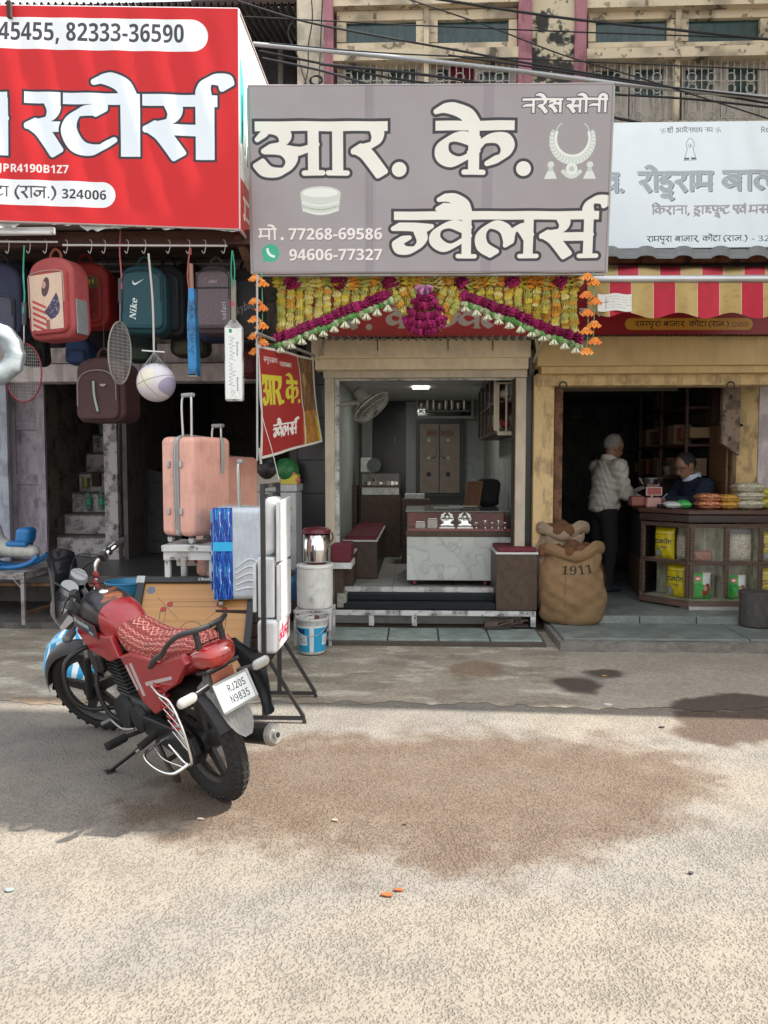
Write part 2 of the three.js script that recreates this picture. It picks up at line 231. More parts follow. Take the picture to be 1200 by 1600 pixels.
function letters(tokens) {                             // -> { strokes, width, heads }
  let x = 0, st = 0, pre = 0; const strokes = [], heads = [[0, 0]], dots = [];
  const addS = (t, ox) => t.split('|').forEach((q) => { if (q[0] === 'S') { const a = +q.slice(1) + ox; strokes.push({ p: [[a, 0], [a, 1]], stem: true }); } else if (q) strokes.push({ p: q.trim().split(' ').map((w) => w.split(',').map(Number)).map(([a, b]) => [a + ox, b]) }); });
  for (const k of tokens.split(' ')) {
    if (GL[k]) { const [w, s, t] = GL[k]; addS(t, x); st = x + s; pre = x; x += w; heads[heads.length - 1][1] = x; }
    else if (k === 'e') strokes.push({ p: [[st, 0], [st - 0.1, -0.24], [st - 0.3, -0.36], [st - 0.42, -0.34]] });
    else if (k === 'ai') { strokes.push({ p: [[st, 0], [st - 0.06, -0.26], [st - 0.24, -0.42], [st - 0.4, -0.42]] }); strokes.push({ p: [[st - 0.04, 0], [st - 0.2, -0.16], [st - 0.42, -0.2]] }); }
    else if (k === 'reph') strokes.push({ p: [[st, 0], [st - 0.02, -0.2], [st + 0.06, -0.36], [st + 0.24, -0.36], [st + 0.28, -0.26]] });
    else if (k === 'i') { const w = 0.3; strokes.push({ p: [[x + 0.16, 0], [x + 0.16, 1]], stem: true }); strokes.push({ p: [[x + 0.16, 0], [x + 0.12, -0.22], [x + 0.4, -0.36], [x + 0.78, 0]] }); x += w; heads[heads.length - 1][1] = x; }
    else if (k === 'ii') { strokes.push({ p: [[x + 0.2, 0], [x + 0.2, 1]], stem: true }); strokes.push({ p: [[x + 0.2, 0], [x + 0.22, -0.22], [x - 0.05, -0.36], [st, 0]] }); x += 0.36; st = x - 0.16; heads[heads.length - 1][1] = x; }
    else if (k === 'u') strokes.push({ p: [[st, 1], [st - 0.2, 1.06], [st - 0.26, 1.22], [st - 0.08, 1.3], [st + 0.06, 1.42]] });
    else if (k === 'uu') strokes.push({ p: [[st - 0.06, 0.96], [st + 0.14, 1.06], [st, 1.24], [st - 0.24, 1.2]] }, { p: [[st, 1.22], [st + 0.2, 1.42]] });
    else if (k === 'rb') strokes.push({ p: [[st, 0.7], [st - 0.22, 0.9]] });
    else if (k === 'rbb') strokes.push({ p: [[pre + 0.06, 1.2], [pre + 0.3, 1.02], [pre + 0.54, 1.2]] });
    else if (k === 'dot') dots.push([st - 0.02, -0.22]);
    else if (k === 'vis') { dots.push([x + 0.08, 0.3], [x + 0.08, 0.8]); x += 0.22; }
    else if (k === '.') { dots.push([x + 0.14, 0.9]); x += 0.34; heads.push([x, x]); }
    else if (k === ',') { dots.push([x + 0.1, 0.92]); strokes.push({ p: [[x + 0.12, 0.92], [x + 0.04, 1.16]] }); x += 0.24; heads.push([x, x]); }
    else if (k === '-') { strokes.push({ p: [[x + 0.1, 0.5], [x + 0.4, 0.5]] }); x += 0.5; heads.push([x, x]); }
    else if (k === '(') { strokes.push({ p: [[x + 0.3, -0.1], [x + 0.1, 0.3], [x + 0.1, 0.7], [x + 0.3, 1.1]] }); x += 0.36; heads.push([x, x]); }
    else if (k === ')') { strokes.push({ p: [[x + 0.04, -0.1], [x + 0.24, 0.3], [x + 0.24, 0.7], [x + 0.04, 1.1]] }); x += 0.36; heads.push([x, x]); }
    else if (k === '_') { x += 0.4; heads.push([x, x]); }
  }
  return { strokes, dots, width: x, heads: heads.filter((h) => h[1] > h[0]) };
}
function curveThrough(g, q) {                          // smooth line through the points
  g.beginPath(); g.moveTo(q[0][0], q[0][1]);
  if (q.length === 2) { g.lineTo(q[1][0], q[1][1]); return; }
  for (let i = 0; i < q.length - 1; i++) { const a = q[Math.max(0, i - 1)], b = q[i], c = q[i + 1], e = q[Math.min(q.length - 1, i + 2)]; g.bezierCurveTo(b[0] + (c[0] - a[0]) / 6, b[1] + (c[1] - a[1]) / 6, c[0] - (e[0] - b[0]) / 6, c[1] - (e[1] - b[1]) / 6, c[0], c[1]); }
}
function deva(g, tokens, x, y, w, h, o = {}) {         // fills w x h (headline at y, foot at y + h); o: fill, line, lw (stroke as a share of h), nib, edge, foot
  const L = letters(tokens), sx = w / L.width, { fill = '#fff', line, edge = 0, lw = 0.13, nib = 0.06, head = lw * 1.05, foot = 0 } = o;
  for (const pass of line ? [[line, edge * 2], [fill, 0]] : [[fill, 0]]) {
    g.strokeStyle = g.fillStyle = pass[0]; g.lineJoin = 'round';
    for (const s of L.strokes) {
      const q = s.p.map((p) => [x + p[0] * sx, y + p[1] * h]);
      if (s.stem) { g.lineCap = 'butt'; g.lineWidth = lw * h * (o.stem ?? 1.15) + pass[1]; g.beginPath(); g.moveTo(q[0][0], q[0][1] - pass[1] / 2); g.lineTo(q[1][0], q[1][1] + pass[1] / 2); g.stroke(); if (foot) { g.lineCap = 'round'; g.lineWidth = foot * h * 0.55 + pass[1]; g.beginPath(); g.moveTo(q[1][0] - foot * h, q[1][1] - foot * h * 0.2); g.lineTo(q[1][0] + foot * h, q[1][1] - foot * h * 0.2); g.stroke(); } }
      else { g.lineCap = 'round'; g.lineWidth = lw * h * 0.62 + pass[1]; for (let k = -2; k <= 2; k += 0.25) { curveThrough(g, q.map((p) => [p[0] + k * nib * h * 0.5, p[1] - k * nib * h * 0.3])); g.stroke(); } }
    }
    for (const d of L.dots) { g.beginPath(); g.arc(x + d[0] * sx, y + d[1] * h, lw * h * 0.72 + pass[1] / 2, 0, 7); g.fill(); }
    g.lineCap = 'butt';
    for (const a of L.heads) { g.lineWidth = head * h + pass[1]; g.beginPath(); g.moveTo(x + a[0] * sx - pass[1] / 2, y); g.lineTo(x + a[1] * sx + pass[1] / 2, y); g.stroke(); }
  }
}
function txt(g, s, x, y, w, h, col, font = 'bold', fam = 'sans-serif') { g.save(); g.fillStyle = col; g.font = `${font} ${h * 1.36}px ${fam}`; g.textBaseline = 'alphabetic'; g.translate(x, y); g.scale(w / g.measureText(s).width, 1); g.fillText(s, 0, 0); g.restore(); }   // cap height h, foot at y
// ---------- shared materials ----------
const K = {
  cream: M([0.74, 0.62, 0.44], 0.8, { tex: 'chipped', size: 1.3, bump: 0.002 }), creamWall: M([0.76, 0.67, 0.52], 0.9, { tex: 'plaster', size: 1.7, bump: 0.003 }),
  pink: M([0.45, 0.19, 0.23], 0.85, { tex: 'plaster', size: 0.9, bump: 0.002 }), boxCream: M([0.84, 0.7, 0.48], 0.55, { tex: 'metal', size: 0.8 }), steelCream: M([0.56, 0.49, 0.37], 0.55, { tex: 'metal', size: 0.8 }),
  yellow: M([0.72, 0.52, 0.26], 0.8, { tex: 'plaster', size: 0.8, bump: 0.002 }), boxYellow: M([0.62, 0.44, 0.2], 0.6, { tex: 'metal', size: 1.2 }),
  whitewash: M([0.42, 0.39, 0.37], 0.9, { tex: 'plaster', size: 1.4 }), shutterGrey: M([0.6, 0.54, 0.48], 0.8, { tex: 'plaster', size: 0.7 }), purple: M([0.44, 0.38, 0.44], 0.75, { tex: 'plaster', size: 1.2, bump: 0.002 }), lilacWall: M([0.76, 0.67, 0.68], 0.85, { tex: 'plaster', size: 1.5, bump: 0.003 }),
  blackTile: M([0.012, 0.014, 0.018], 0.25, { tex: 'speck', size: 0.5 }), paleBlue: M([0.46, 0.5, 0.58], 0.7, { tex: 'plaster', size: 1 }),
  stepWhite: M([0.5, 0.46, 0.46], 0.85, { tex: 'chipped', size: 0.55, bump: 0.002 }), dark: M([0.02, 0.02, 0.022], 0.9, { tex: 'rough', size: 1 }), darkBrown: M([0.07, 0.035, 0.025], 0.8, { tex: 'wood', size: 0.7 }),
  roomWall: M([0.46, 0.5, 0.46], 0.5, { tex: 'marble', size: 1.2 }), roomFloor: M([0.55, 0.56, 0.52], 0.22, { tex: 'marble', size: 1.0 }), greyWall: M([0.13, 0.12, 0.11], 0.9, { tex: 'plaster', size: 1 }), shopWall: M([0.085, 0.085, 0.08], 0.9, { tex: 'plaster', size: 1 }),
  pane: new THREE.MeshPhysicalMaterial({ color: C([0.035, 0.075, 0.075]), roughness: 0.16, map: rep('plaster', 0.6) }), grille: M([0.66, 0.62, 0.54], 0.6, { tex: 'chipped', size: 0.3 }),
  rust: M([0.22, 0.11, 0.06], 0.85, { tex: 'chipped', size: 0.4 }), iron: M([0.035, 0.033, 0.032], 0.5, { tex: 'metal', size: 0.4 }), galv: M([0.5, 0.5, 0.48], 0.5, { tex: 'metal', size: 0.6, metal: 0.5 }), chrome: M([0.75, 0.75, 0.74], 0.16, { metal: 1 }), alu: M([0.6, 0.6, 0.6], 0.38, { metal: 1, tex: 'metal', size: 0.3 }),
  white: M([0.72, 0.72, 0.7], 0.6, { tex: 'metal', size: 0.6 }), paintWhite: M([0.68, 0.67, 0.64], 0.65, { tex: 'chipped', size: 0.6 }), plasticWhite: M([0.78, 0.79, 0.78], 0.35, { tex: 'metal', size: 0.5 }), black: M([0.014, 0.014, 0.015], 0.45), rubber: M([0.02, 0.02, 0.02], 0.85, { tex: 'rough', size: 0.2 }), maroon: M([0.2, 0.022, 0.038], 0.75, { tex: 'cloth', size: 0.3 }),
  brownLam: M([0.115, 0.066, 0.04], 0.5, { tex: 'rough', size: 0.35 }), greyLam: M([0.64, 0.67, 0.62], 0.45, { tex: 'marble', size: 0.7 }), wood: M([0.3, 0.16, 0.07], 0.6, { tex: 'wood', size: 0.6 }), darkWood: M([0.1, 0.045, 0.028], 0.5, { tex: 'wood', size: 0.6 }), green: M([0.04, 0.3, 0.14], 0.6), wire: M([0.02, 0.02, 0.022], 0.7),
};
// ---------- road ----------
function maskOf(x0, x1, z0, z1, polys, blur) {         // soft mask of polygons on the ground, in a coarse grid
  const w = 360, h = Math.round(360 * (z1 - z0) / (x1 - x0)); let m = new Float32Array(w * h);
  polys.forEach((pl) => { for (let j = 0; j < h; j++) for (let i = 0; i < w; i++) { const x = mix(x0, x1, (i + 0.5) / w), z = mix(z0, z1, (j + 0.5) / h); let c = false; for (let a = 0, b = pl.length - 1; a < pl.length; b = a++) if ((pl[a].z > z) !== (pl[b].z > z) && x < (pl[b].x - pl[a].x) * (z - pl[a].z) / (pl[b].z - pl[a].z) + pl[a].x) c = !c; if (c) m[j * w + i] = 1; } });
  for (let k = 0; k < 2; k++) { const t = new Float32Array(w * h); for (let j = 0; j < h; j++) for (let i = 0; i < w; i++) { let s = 0, n = 0; for (let q = -blur; q <= blur; q++) { const a = Math.min(w - 1, Math.max(0, i + q)); s += m[j * w + a]; n++; } t[j * w + i] = s / n; } const u = new Float32Array(w * h); for (let j = 0; j < h; j++) for (let i = 0; i < w; i++) { let s = 0, n = 0; for (let q = -blur; q <= blur; q++) { const a = Math.min(h - 1, Math.max(0, j + q)); s += t[a * w + i]; n++; } u[j * w + i] = s / n; } m = u; }
  return (x, z) => { const i = (x - x0) / (x1 - x0) * w - 0.5, j = (z - z0) / (z1 - z0) * h - 0.5, a = Math.min(w - 2, Math.max(0, Math.floor(i))), b = Math.min(h - 2, Math.max(0, Math.floor(j))), u = Math.min(1, Math.max(0, i - a)), v = Math.min(1, Math.max(0, j - b)); return mix(mix(m[b * w + a], m[b * w + a + 1], u), mix(m[(b + 1) * w + a], m[(b + 1) * w + a + 1], u), v); };
}
const gp = (l) => l.map(([x, y]) => gnd(x, y));
{
  const X0 = -3.1, X1 = 3.3, Z0 = -5.05, Z1 = -1.4;
  const stain = maskOf(X0, X1, Z0, Z1, [gp([[330, 1165], [520, 1150], [760, 1146], [1000, 1160], [1100, 1190], [1140, 1235], [1085, 1265], [1010, 1300], [900, 1335], [820, 1385], [730, 1360], [600, 1338], [450, 1325], [300, 1300], [170, 1290], [240, 1225]])], 11);
  const wet = maskOf(X0, X1, Z0, Z1, [gp([[1050, 1110], [1230, 1100], [1230, 1165], [1120, 1168], [1060, 1150]])], 5);
  const fx1 = field((x, z) => fbm(x * 5, z * 5, 3), X0, X1, Z0, Z1, 400, 230), fx2 = field((x, z) => fbm(x * 5 + 40, z * 5, 3), X0, X1, Z0, Z1, 400, 230), fbig = field((x, z) => fbm(x * 1.3 + 9, z * 1.3, 5), X0, X1, Z0, Z1, 400, 230), fmid = field((x, z) => fbm(x * 6, z * 6, 3), X0, X1, Z0, Z1, 500, 290), fst = field((x, z) => fbm(x * 9, z * 9, 4), X0, X1, Z0, Z1, 800, 456), fgz = field((x, z) => fbm(x * 0.9 + 3, z * 2.2 + 1, 4), X0, X1, Z0, Z1, 400, 230), fp = field((x, z) => fbm(x * 7 + 77, z * 7, 2), X0, X1, Z0, Z1, 500, 290);
  const lay = (U0, U1, Q0, Q1, W, H) => { const hgt = new Uint8Array(W * H * 4), col = dataTex(W, H, (u, v) => {
    const x = mix(U0, U1, u), z = mix(Q1, Q0, v), wx = x + 0.16 * (fx1(x, z) - 0.5), wz = z + 0.16 * (fx2(x, z) - 0.5), big = fbig(x, z), mid = fmid(x, z), fine = fst(x, z);
    const g1 = vn(x * 330 + 9 * big, z * 290 + 5 * mid), g2 = vn(x * 170 + 31, z * 150 + 7), g3 = vn(x * 90 + 3, z * 80), grain = 0.45 * g1 + 0.35 * g2 + 0.2 * g3, lim = 0.5 + 0.14 * (fine - 0.5) + 0.05 * (mid - 0.5);
    let hole = sst(lim, lim - 0.2, grain); const tone = 0.985 - 0.08 * (big - 0.5) - 0.08 * (mid - 0.5) - 0.1 * (fine - 0.5) + 0.07 * (g2 - 0.5);
    const s = sst(0.2, 0.82, stain(wx, wz) + 0.62 * (fine - 0.5) + 0.25 * (mid - 0.5)), q = sst(0.25, 0.75, wet(wx, wz) + 0.6 * (fine - 0.5)), gz = sst(0.42, 0.64, fgz(x, z));
    let c = [mix(125, 120, gz), mix(117, 114, gz), mix(106, 106, gz)].map((k) => k * tone); const dk = [mix(93, 88, gz), mix(87, 85, gz), mix(80, 82, gz)];
    c = c.map((k, i) => mix(k, dk[i], hole * 0.5)); c = c.map((k, i) => mix(k, [88, 72, 58][i] * (0.6 + 0.75 * grain), s * (0.62 + 0.34 * mid))); c = c.map((k, i) => mix(k, [74, 58, 47][i] * (0.6 + 0.7 * grain), q * 0.85));
    const i = (Math.floor(v * H + 0.5) * W + Math.floor(u * W + 0.5)) * 4; if (i < hgt.length - 3) { hgt[i] = hgt[i + 1] = hgt[i + 2] = 255 * Math.min(1, (1 - hole * 0.8) * (0.7 + 0.3 * g2)); hgt[i + 3] = 255; }
    return c;
  }), bump = new THREE.DataTexture(hgt, W, H, THREE.RGBAFormat); bump.magFilter = THREE.LinearFilter; bump.needsUpdate = true;
    ground('road', new THREE.PlaneGeometry(U1 - U0, Q1 - Q0).rotateX(-Math.PI / 2).translate((U0 + U1) / 2, 0, (Q0 + Q1) / 2), new THREE.MeshPhysicalMaterial({ map: col, bumpMap: bump, bumpScale: 0.005, roughness: 0.95 })); };
  lay(X0, X1, Z0, -3.2, 2048, 592); lay(-2.1, 2.1, -3.2, Z1, 2048, 878);
  const far = M([0.17, 0.155, 0.13], 0.95, { tex: 'rough', size: 1.5 });
  ground('ground', uvm(new THREE.PlaneGeometry(1200, 1200).rotateX(-Math.PI / 2).translate(0, -0.012, 0)), far);
}
{ // concrete apron between the road and the shop steps, laid as a thin broken-edged layer
  const X0 = -4.6, X1 = 4.6, Z0 = -7.6, Z1 = -4.6;
  const wet = maskOf(X0, X1, Z0, Z1, [gp([[865, 1065], [905, 1058], [940, 1072], [925, 1086], [890, 1084]]), gp([[912, 1050], [950, 1046], [985, 1052], [960, 1060], [925, 1060]]), gp([[1040, 1110], [1070, 1092], [1130, 1084], [1230, 1092], [1230, 1120], [1060, 1120]])], 3);
  const soil = maskOf(X0, X1, Z0, Z1, [gp([[400, 1110], [420, 1098], [560, 1104], [740, 1112], [740, 1126], [400, 1128]]), gp([[690, 1040], [740, 1035], [800, 1040], [760, 1062], [700, 1058]]), gp([[500, 960], [860, 955], [860, 985], [500, 985]]), gp([[0, 1092], [90, 1090], [180, 1100], [180, 1120], [0, 1112]])], 5);
  const dust = maskOf(X0, X1, Z0, Z1, [gp([[600, 1112], [720, 1104], [880, 1106], [1040, 1112], [1040, 1122], [600, 1122]])], 3);
  const fd = (fn) => field(fn, X0, X1, Z0, Z1, 900, 300), fe = fd((x, z) => fbm(x * 6, z * 6, 4)), fpat = fd((x, z) => fbm(x * 2.4, z * 4.2, 5)), fp2 = fd((x, z) => fbm(x * 5 + 30, z * 9 + 4, 4)), fdk = fd((x, z) => fbm(x * 3 + 70, z * 6 + 20, 5)), f9 = fd((x, z) => fbm(x * 10, z * 11, 3));
  const t = dataTex(2048, 668, (u, v) => {
    const x = mix(X0, X1, u), z = mix(Z1, Z0, v), e = 0.1 * (fe(x, z) - 0.5), right = sst(-0.08, 0.08, x - (1.05 + 0.12 * (-z - 5)) + 2 * e);
    const pat = fpat(x, z), pt2 = fp2(x, z), gr = fbm(x * 60, z * 60, 2);
    let c = [mix(158, 142, pat), mix(148, 132, pat), mix(132, 116, pat)], pale = sst(0.53, 0.66, pt2) * 0.75; c = c.map((k, i) => mix(k, [182, 174, 158][i], pale));
    c = c.map((k, i) => mix(k, [124, 113, 99][i], sst(0.5, 0.66, fdk(x, z)) * 0.7)); c = c.map((k, i) => mix(k, [156, 146, 132][i] * (0.9 + 0.14 * pat), right));
    const sl = sst(0.25, 0.6, soil(x + e, z + e) + 0.35 * (f9(x, z) - 0.5)), q = sst(0.24, 0.62, wet(x + e, z + e) + 0.2 * (f9(x, z) - 0.5)), du = sst(0.2, 0.7, dust(x + e, z + e) + 0.5 * (f9(x, z) - 0.5));
    c = c.map((k, i) => mix(k, [120, 100, 80][i], sl * 0.8)); c = c.map((k, i) => mix(k, [206, 186, 158][i], du * 0.9)); c = c.map((k, i) => mix(k, [66, 56, 48][i], q * 0.9));
    return c.map((k) => k * (0.86 + 0.26 * gr));
  });
  const m = new THREE.MeshPhysicalMaterial({ map: t, roughness: 0.9 });
  const g = grid(400, 1, (u, v) => { const x = mix(X0, X1, u), zf = -4.6 - 0.12 * fbm(x * 9, 3, 4) - 0.22 * fbm(x * 1.7, 9, 3); return V(x, v ? 0.012 : 0.003, v ? Z0 : zf); });
  const uv = g.attributes.uv, p = g.attributes.position; for (let i = 0; i < p.count; i++) uv.setXY(i, (p.getX(i) - X0) / (X1 - X0), (Z1 - p.getZ(i)) / (Z1 - Z0));
  ground('concrete_apron', g, m);
}
// row of green-grey stone slabs before the jeweller's steps
{
  const st = [M([0.38, 0.45, 0.4], 0.6, { tex: 'rough', size: 0.8, bump: 0.002 }), M([0.42, 0.49, 0.43], 0.6, { tex: 'rough', size: 0.8, bump: 0.002 }), M([0.35, 0.42, 0.38], 0.6, { tex: 'rough', size: 0.8, bump: 0.002 })];
  const o = ground('paving', BB(-0.78, 1.08, -0.02, 0.045, -6.97, -6.36), M([0.15, 0.125, 0.1], 0.95, { tex: 'rough', size: 0.5, bump: 0.004 }));
  const ed = [-0.76, -0.24, 0.19, 0.62, 1.06];
  for (let i = 0; i < 4; i++) put('paving_slab', B(ed[i + 1] - ed[i] - 0.014, 0.04, 0.44, (ed[i] + ed[i + 1]) / 2, 0.044 + rr(-0.004, 0.004), -6.62, 0.006), st[i % 3], o);
}
// raised kerb slab in front of the grocer, then the step up to its floor
{
  const conc = M([0.34, 0.31, 0.27], 0.9, { tex: 'rough', size: 0.5, bump: 0.006 }), slate = M([0.3, 0.34, 0.31], 0.55, { tex: 'rough', size: 0.9, bump: 0.002 });
  const o = ground('kerb', warp(uvm(new THREE.BoxGeometry(3.1, 0.1, 0.8, 40, 2, 4).translate(2.72, 0.03, -6.63)), (v) => { if (v.z > -6.3) { v.z += 0.05 * (fbm(v.x * 5, v.y * 9, 3) - 0.5); v.y += v.y > 0 ? 0.02 * (fbm(v.x * 6, 4, 2) - 0.6) : 0; } }), conc);
  put('stone_slab', B(1.5, 0.022, 0.66, 1.96, 0.09, -6.64, 0.006), slate, o); put('stone_slab', B(1.5, 0.022, 0.66, 3.47, 0.092, -6.64, 0.006), slate, o);
  const s = ground('step', BB(1.24, 4.2, 0.02, 0.172, -11.2, -6.94), slate);
  [1.24, 1.62, 2.0, 2.5, 2.98].forEach((x, i, l) => put('stone_slab', B((l[i + 1] ?? 3.6) - x - 0.008, 0.07, 0.03, ((l[i + 1] ?? 3.6) + x) / 2, 0.135, -6.93, 0.006), slate, s));
}
// ---------- the two-storey market building ----------
const D0 = 7.5;
{
  const b = thing('market_building', 'cream two-storey building with pink pilasters above the jeweller and grocer', 'building', V(1.3, 0, -7.5));
  const w = (n, g, m, l) => putw(n, g, m, b, l);
  const L = -1.16, R = 4.2, zf = -D0;
  // upper wall: pieces round the two window bays
  w('wall', [BB(L, R, Y(196, D0), 7.3 + 0.2, zf - 0.3, zf - 0.16)], K.creamWall);
  w('wall', BB(L, R, 2.86, Y(196, D0) - 0.002, zf - 0.3, zf), K.creamWall);
  w('pillar', BP(464, -130, 506, 196, D0 - 0.06, 0.2), K.creamWall);
  const stained = dataTex(256, 512, (u, v) => { const n = fbm(u * 5, v * 8, 5, 5), f = fbm(u * 30 + 3, v * 40, 3), a = 0.9 * sst(0.47, 0.62, n * 0.7 + f * 0.3 + 0.1 * Math.sin(v * 5 + u * 2)), g = fbm(u * 8, v * 8, 3, 8); return [mix(206 - 20 * g, 40, a), mix(194 - 22 * g, 40, a), mix(168 - 26 * g, 38, a)]; }); stained.repeat.set(1.2, 0.9);
  w('pillar', BP(832, -130, 899, 196, D0 - 0.06, 0.2), new THREE.MeshPhysicalMaterial({ map: stained, roughness: 0.95 }), 'cream pillar blotched with black mould');
  for (const [a, c] of [[506, 520], [811, 832], [899, 917]]) w('pilaster', BP(a, -130, c, 196, D0 - 0.1, 0.2), K.pink);
  w('beam', BP(520, -14, 811, 6, D0 - 0.08, 0.2), K.cream); w('beam', BP(917, -14, 1260, 8, D0 - 0.08, 0.2), K.cream);
  w('beam', BP(520, 76, 811, 92, D0 - 0.09, 0.22), K.cream); w('beam', BP(917, 72, 1260, 88, D0 - 0.09, 0.22), K.cream);
  // transom lights: a frame of four rails and a dusty pane each
  const frame = (x0, y0, x1, y1, t, d, m) => [BP(x0, y0, x1, y0 + t, d, 0.06, 0.004), BP(x0, y1 - t, x1, y1, d, 0.06, 0.004), BP(x0, y0 + t, x0 + t, y1 - t, d, 0.058, 0.004), BP(x1 - t, y0 + t, x1, y1 - t, d, 0.058, 0.004)];
  for (const [x0, x1, y0, y1, px0, px1, py0, py1] of [[526, 662, 16, 78, 541, 650, 32, 66], [670, 808, 14, 78, 684, 795, 30, 66], [919, 1055, 16, 74, 931, 1043, 30, 65], [1063, 1204, 14, 73, 1076, 1188, 28, 64]]) {
    const f = w('window', [BP(x0, y0, x1, py0, D0, 0.07, 0.005), BP(x0, py1, x1, y1, D0, 0.07, 0.005), BP(x0, py0, px0, py1, D0 + 0.003, 0.066, 0.004), BP(px1, py0, x1, py1, D0 + 0.003, 0.066, 0.004)], K.cream);
    putw('pane', BP(px0 - 1, py0 - 1, px1 + 1, py1 + 1, D0 + 0.045, 0.008), K.pane, f);
  }
  for (const x of [662, 1055]) w('mullion', BP(x, 8, x + 8, 196, D0 - 0.03, 0.12), K.cream);
  // casements with a wrought grille in front
  const cas = [[528, 596, 541, 587, 108, 150], [598, 660, 606, 652, 108, 150], [672, 738, 684, 700, 108, 150], [740, 806, 750, 796, 112, 150], [919, 982, 926, 968, 110, 150], [984, 1050, 992, 1036, 108, 150], [1066, 1126, 1070, 1114, 108, 148], [1128, 1196, 1136, 1184, 106, 148]];
  for (const [x0, x1, a, c, t, e] of cas) {
    const d = D0 + 0.06, f = w('shutter', [BP(x0, 96, a, 196, d, 0.04, 0.003), BP(c, 96, x1, 196, d, 0.04, 0.003), BP(a, 96, c, t, d + 0.002, 0.036), BP(a, e, c, 196, d + 0.006, 0.032)], K.shutterGrey);
    putw('pane', BP(a - 1, t - 1, c + 1, e + 1, d + 0.024, 0.006), K.pane, f);
  }
  w('curtain', grid(30, 1, (u, v) => V(mix(X(701, 7.5), X(737, 7.5), u), v ? Y(92, 7.5) : Y(180, 7.5), -D0 - 0.045 + 0.012 * Math.sin(u * 40))), M([0.22, 0.02, 0.04], 0.9, { tex: 'cloth', size: 0.2 }));
  for (const [x0, x1] of [[528, 660], [672, 806], [919, 1052], [1066, 1198]]) {
    const rods = []; const n = 13, d = D0 - 0.01, s = (x1 - x0) / n;
    for (let i = 0; i <= n; i++) rods.push(rod(at(x0 + i * s, 94, d), at(x0 + i * s, 196, d), 0.0052, 5));
    for (const y of [126, 150, 184]) rods.push(rod(at(x0, y, d), at(x1, y, d), 0.0045, 5));
    for (let i = 1; i < n; i += 3) for (const y of [121, 138, 182]) { const c = at(x0 + (i + 0.5) * s, y, d - 0.008); rods.push(new THREE.TorusGeometry(0.042, 0.005, 5, 16).translate(c.x, c.y, c.z)); }
    w('grille', rods, K.grille);
  }
  // ground floor: piers, frames, shutter boxes
  w('tiled_pier', BP(466, 556, 509, 1000, 7.2, 0.35), K.blackTile); for (const y of [600, 652, 718, 770, 838, 905]) w('tile_joint', BP(466, y, 509, y + 1.5, 7.198, 0.01), K.dark);
  w('tiled_pier', BP(820, 585, 833, 1000, 7.2, 0.3), K.blackTile);
  w('door_jamb', BP(508, 590, 523, 935, 7.12, 0.12, 0.006), K.steelCream); w('door_jamb', BP(523.5, 592, 530, 930, 7.16, 0.08), K.paintWhite); w('door_jamb', BP(805, 590, 821, 905, 7.12, 0.12, 0.006), K.steelCream); w('door_jamb', BP(800, 592, 804.5, 890, 7.17, 0.06), K.darkBrown);
  w('door_head', BP(505, 574, 824, 590, 7.1, 0.14, 0.006), K.steelCream); w('door_head', BP(523, 590.5, 805, 594, 7.17, 0.07), K.paintWhite);
  w('shutter_box', [BP(486, 528, 830, 559, 6.98, 0.3, 0.012), BP(492, 559.5, 826, 577, 7.02, 0.26, 0.008)], K.boxCream);
  for (const x of [590, 700, 770]) w('conduit', rod(at(x, 530, 6.97), at(x, 548, 6.97), 0.004, 6), K.wire);
  const corr = (x0, x1, y, d, dep, amp = 0.022, n = 34) => grid(n * 6, 2, (u, v) => { const a = at(mix(x0, x1, u), y, d); return V(a.x, a.y + amp * Math.sin(u * n * 6.283) + v * 0.06, a.z - v * dep); });
  w('canopy', corr(486, 926, 527, 6.72, 0.5), M([0.33, 0.3, 0.26], 0.7, { tex: 'rough', size: 0.5, side: THREE.DoubleSide }));
  for (const x of [500, 838]) w('bracket', [bar(at(x, 528, 6.75), at(x + 4, 556, 7.0), 0.025), bar(at(x + 10, 528, 6.78), at(x - 4, 565, 7.05), 0.02)], K.steelCream);
  w('pier', BP(833, 586, 865, 905, 7.12, 0.3, 0.01), K.yellow, 'cracked yellow-painted pier'); w('pier', BP(865.5, 596, 878, 905, 7.22, 0.25), K.rust);
  w('lintel', BP(838, 583, 1206, 602, 7.1, 0.22, 0.008), K.yellow); w('shutter_box', [BP(840, 524, 1215, 571, 6.96, 0.3, 0.012), BP(846, 571.5, 1208, 583, 7.0, 0.2, 0.006)], K.boxYellow);
  w('canopy', corr(905, 1260, 524, 6.86, 0.3, 0.012, 46), K.rust);
  w('pier', BP(1150, 598, 1183, 900, 7.75, 0.3, 0.01), K.yellow, 'yellow-painted pier against the lilac wall'); w('pier', extr([[0, 0.12], [0.17, 0], [0.17, 0.72], [0, 0.72]], 0.06).translate(X(1128, 7.6), Y(712, 7.6), -7.68), M([0.3, 0.22, 0.17], 0.9, { tex: 'chipped', size: 0.4, bump: 0.002 }));
  w('wall', BP(1183.5, 560, 1300, 940, 7.75, 0.25), K.lilacWall, 'faded lilac wall at the corner');
  for (const x of [880, 1142]) { const h = at(x, 602, 7.08); w('shutter_hook', new THREE.TorusGeometry(0.032, 0.006, 6, 18).translate(h.x, h.y, h.z), K.iron); }
  // jeweller's room
  const xl = X(514, 7.3), xr = X(815, 7.3), yf = 0.34, yc = 2.46;
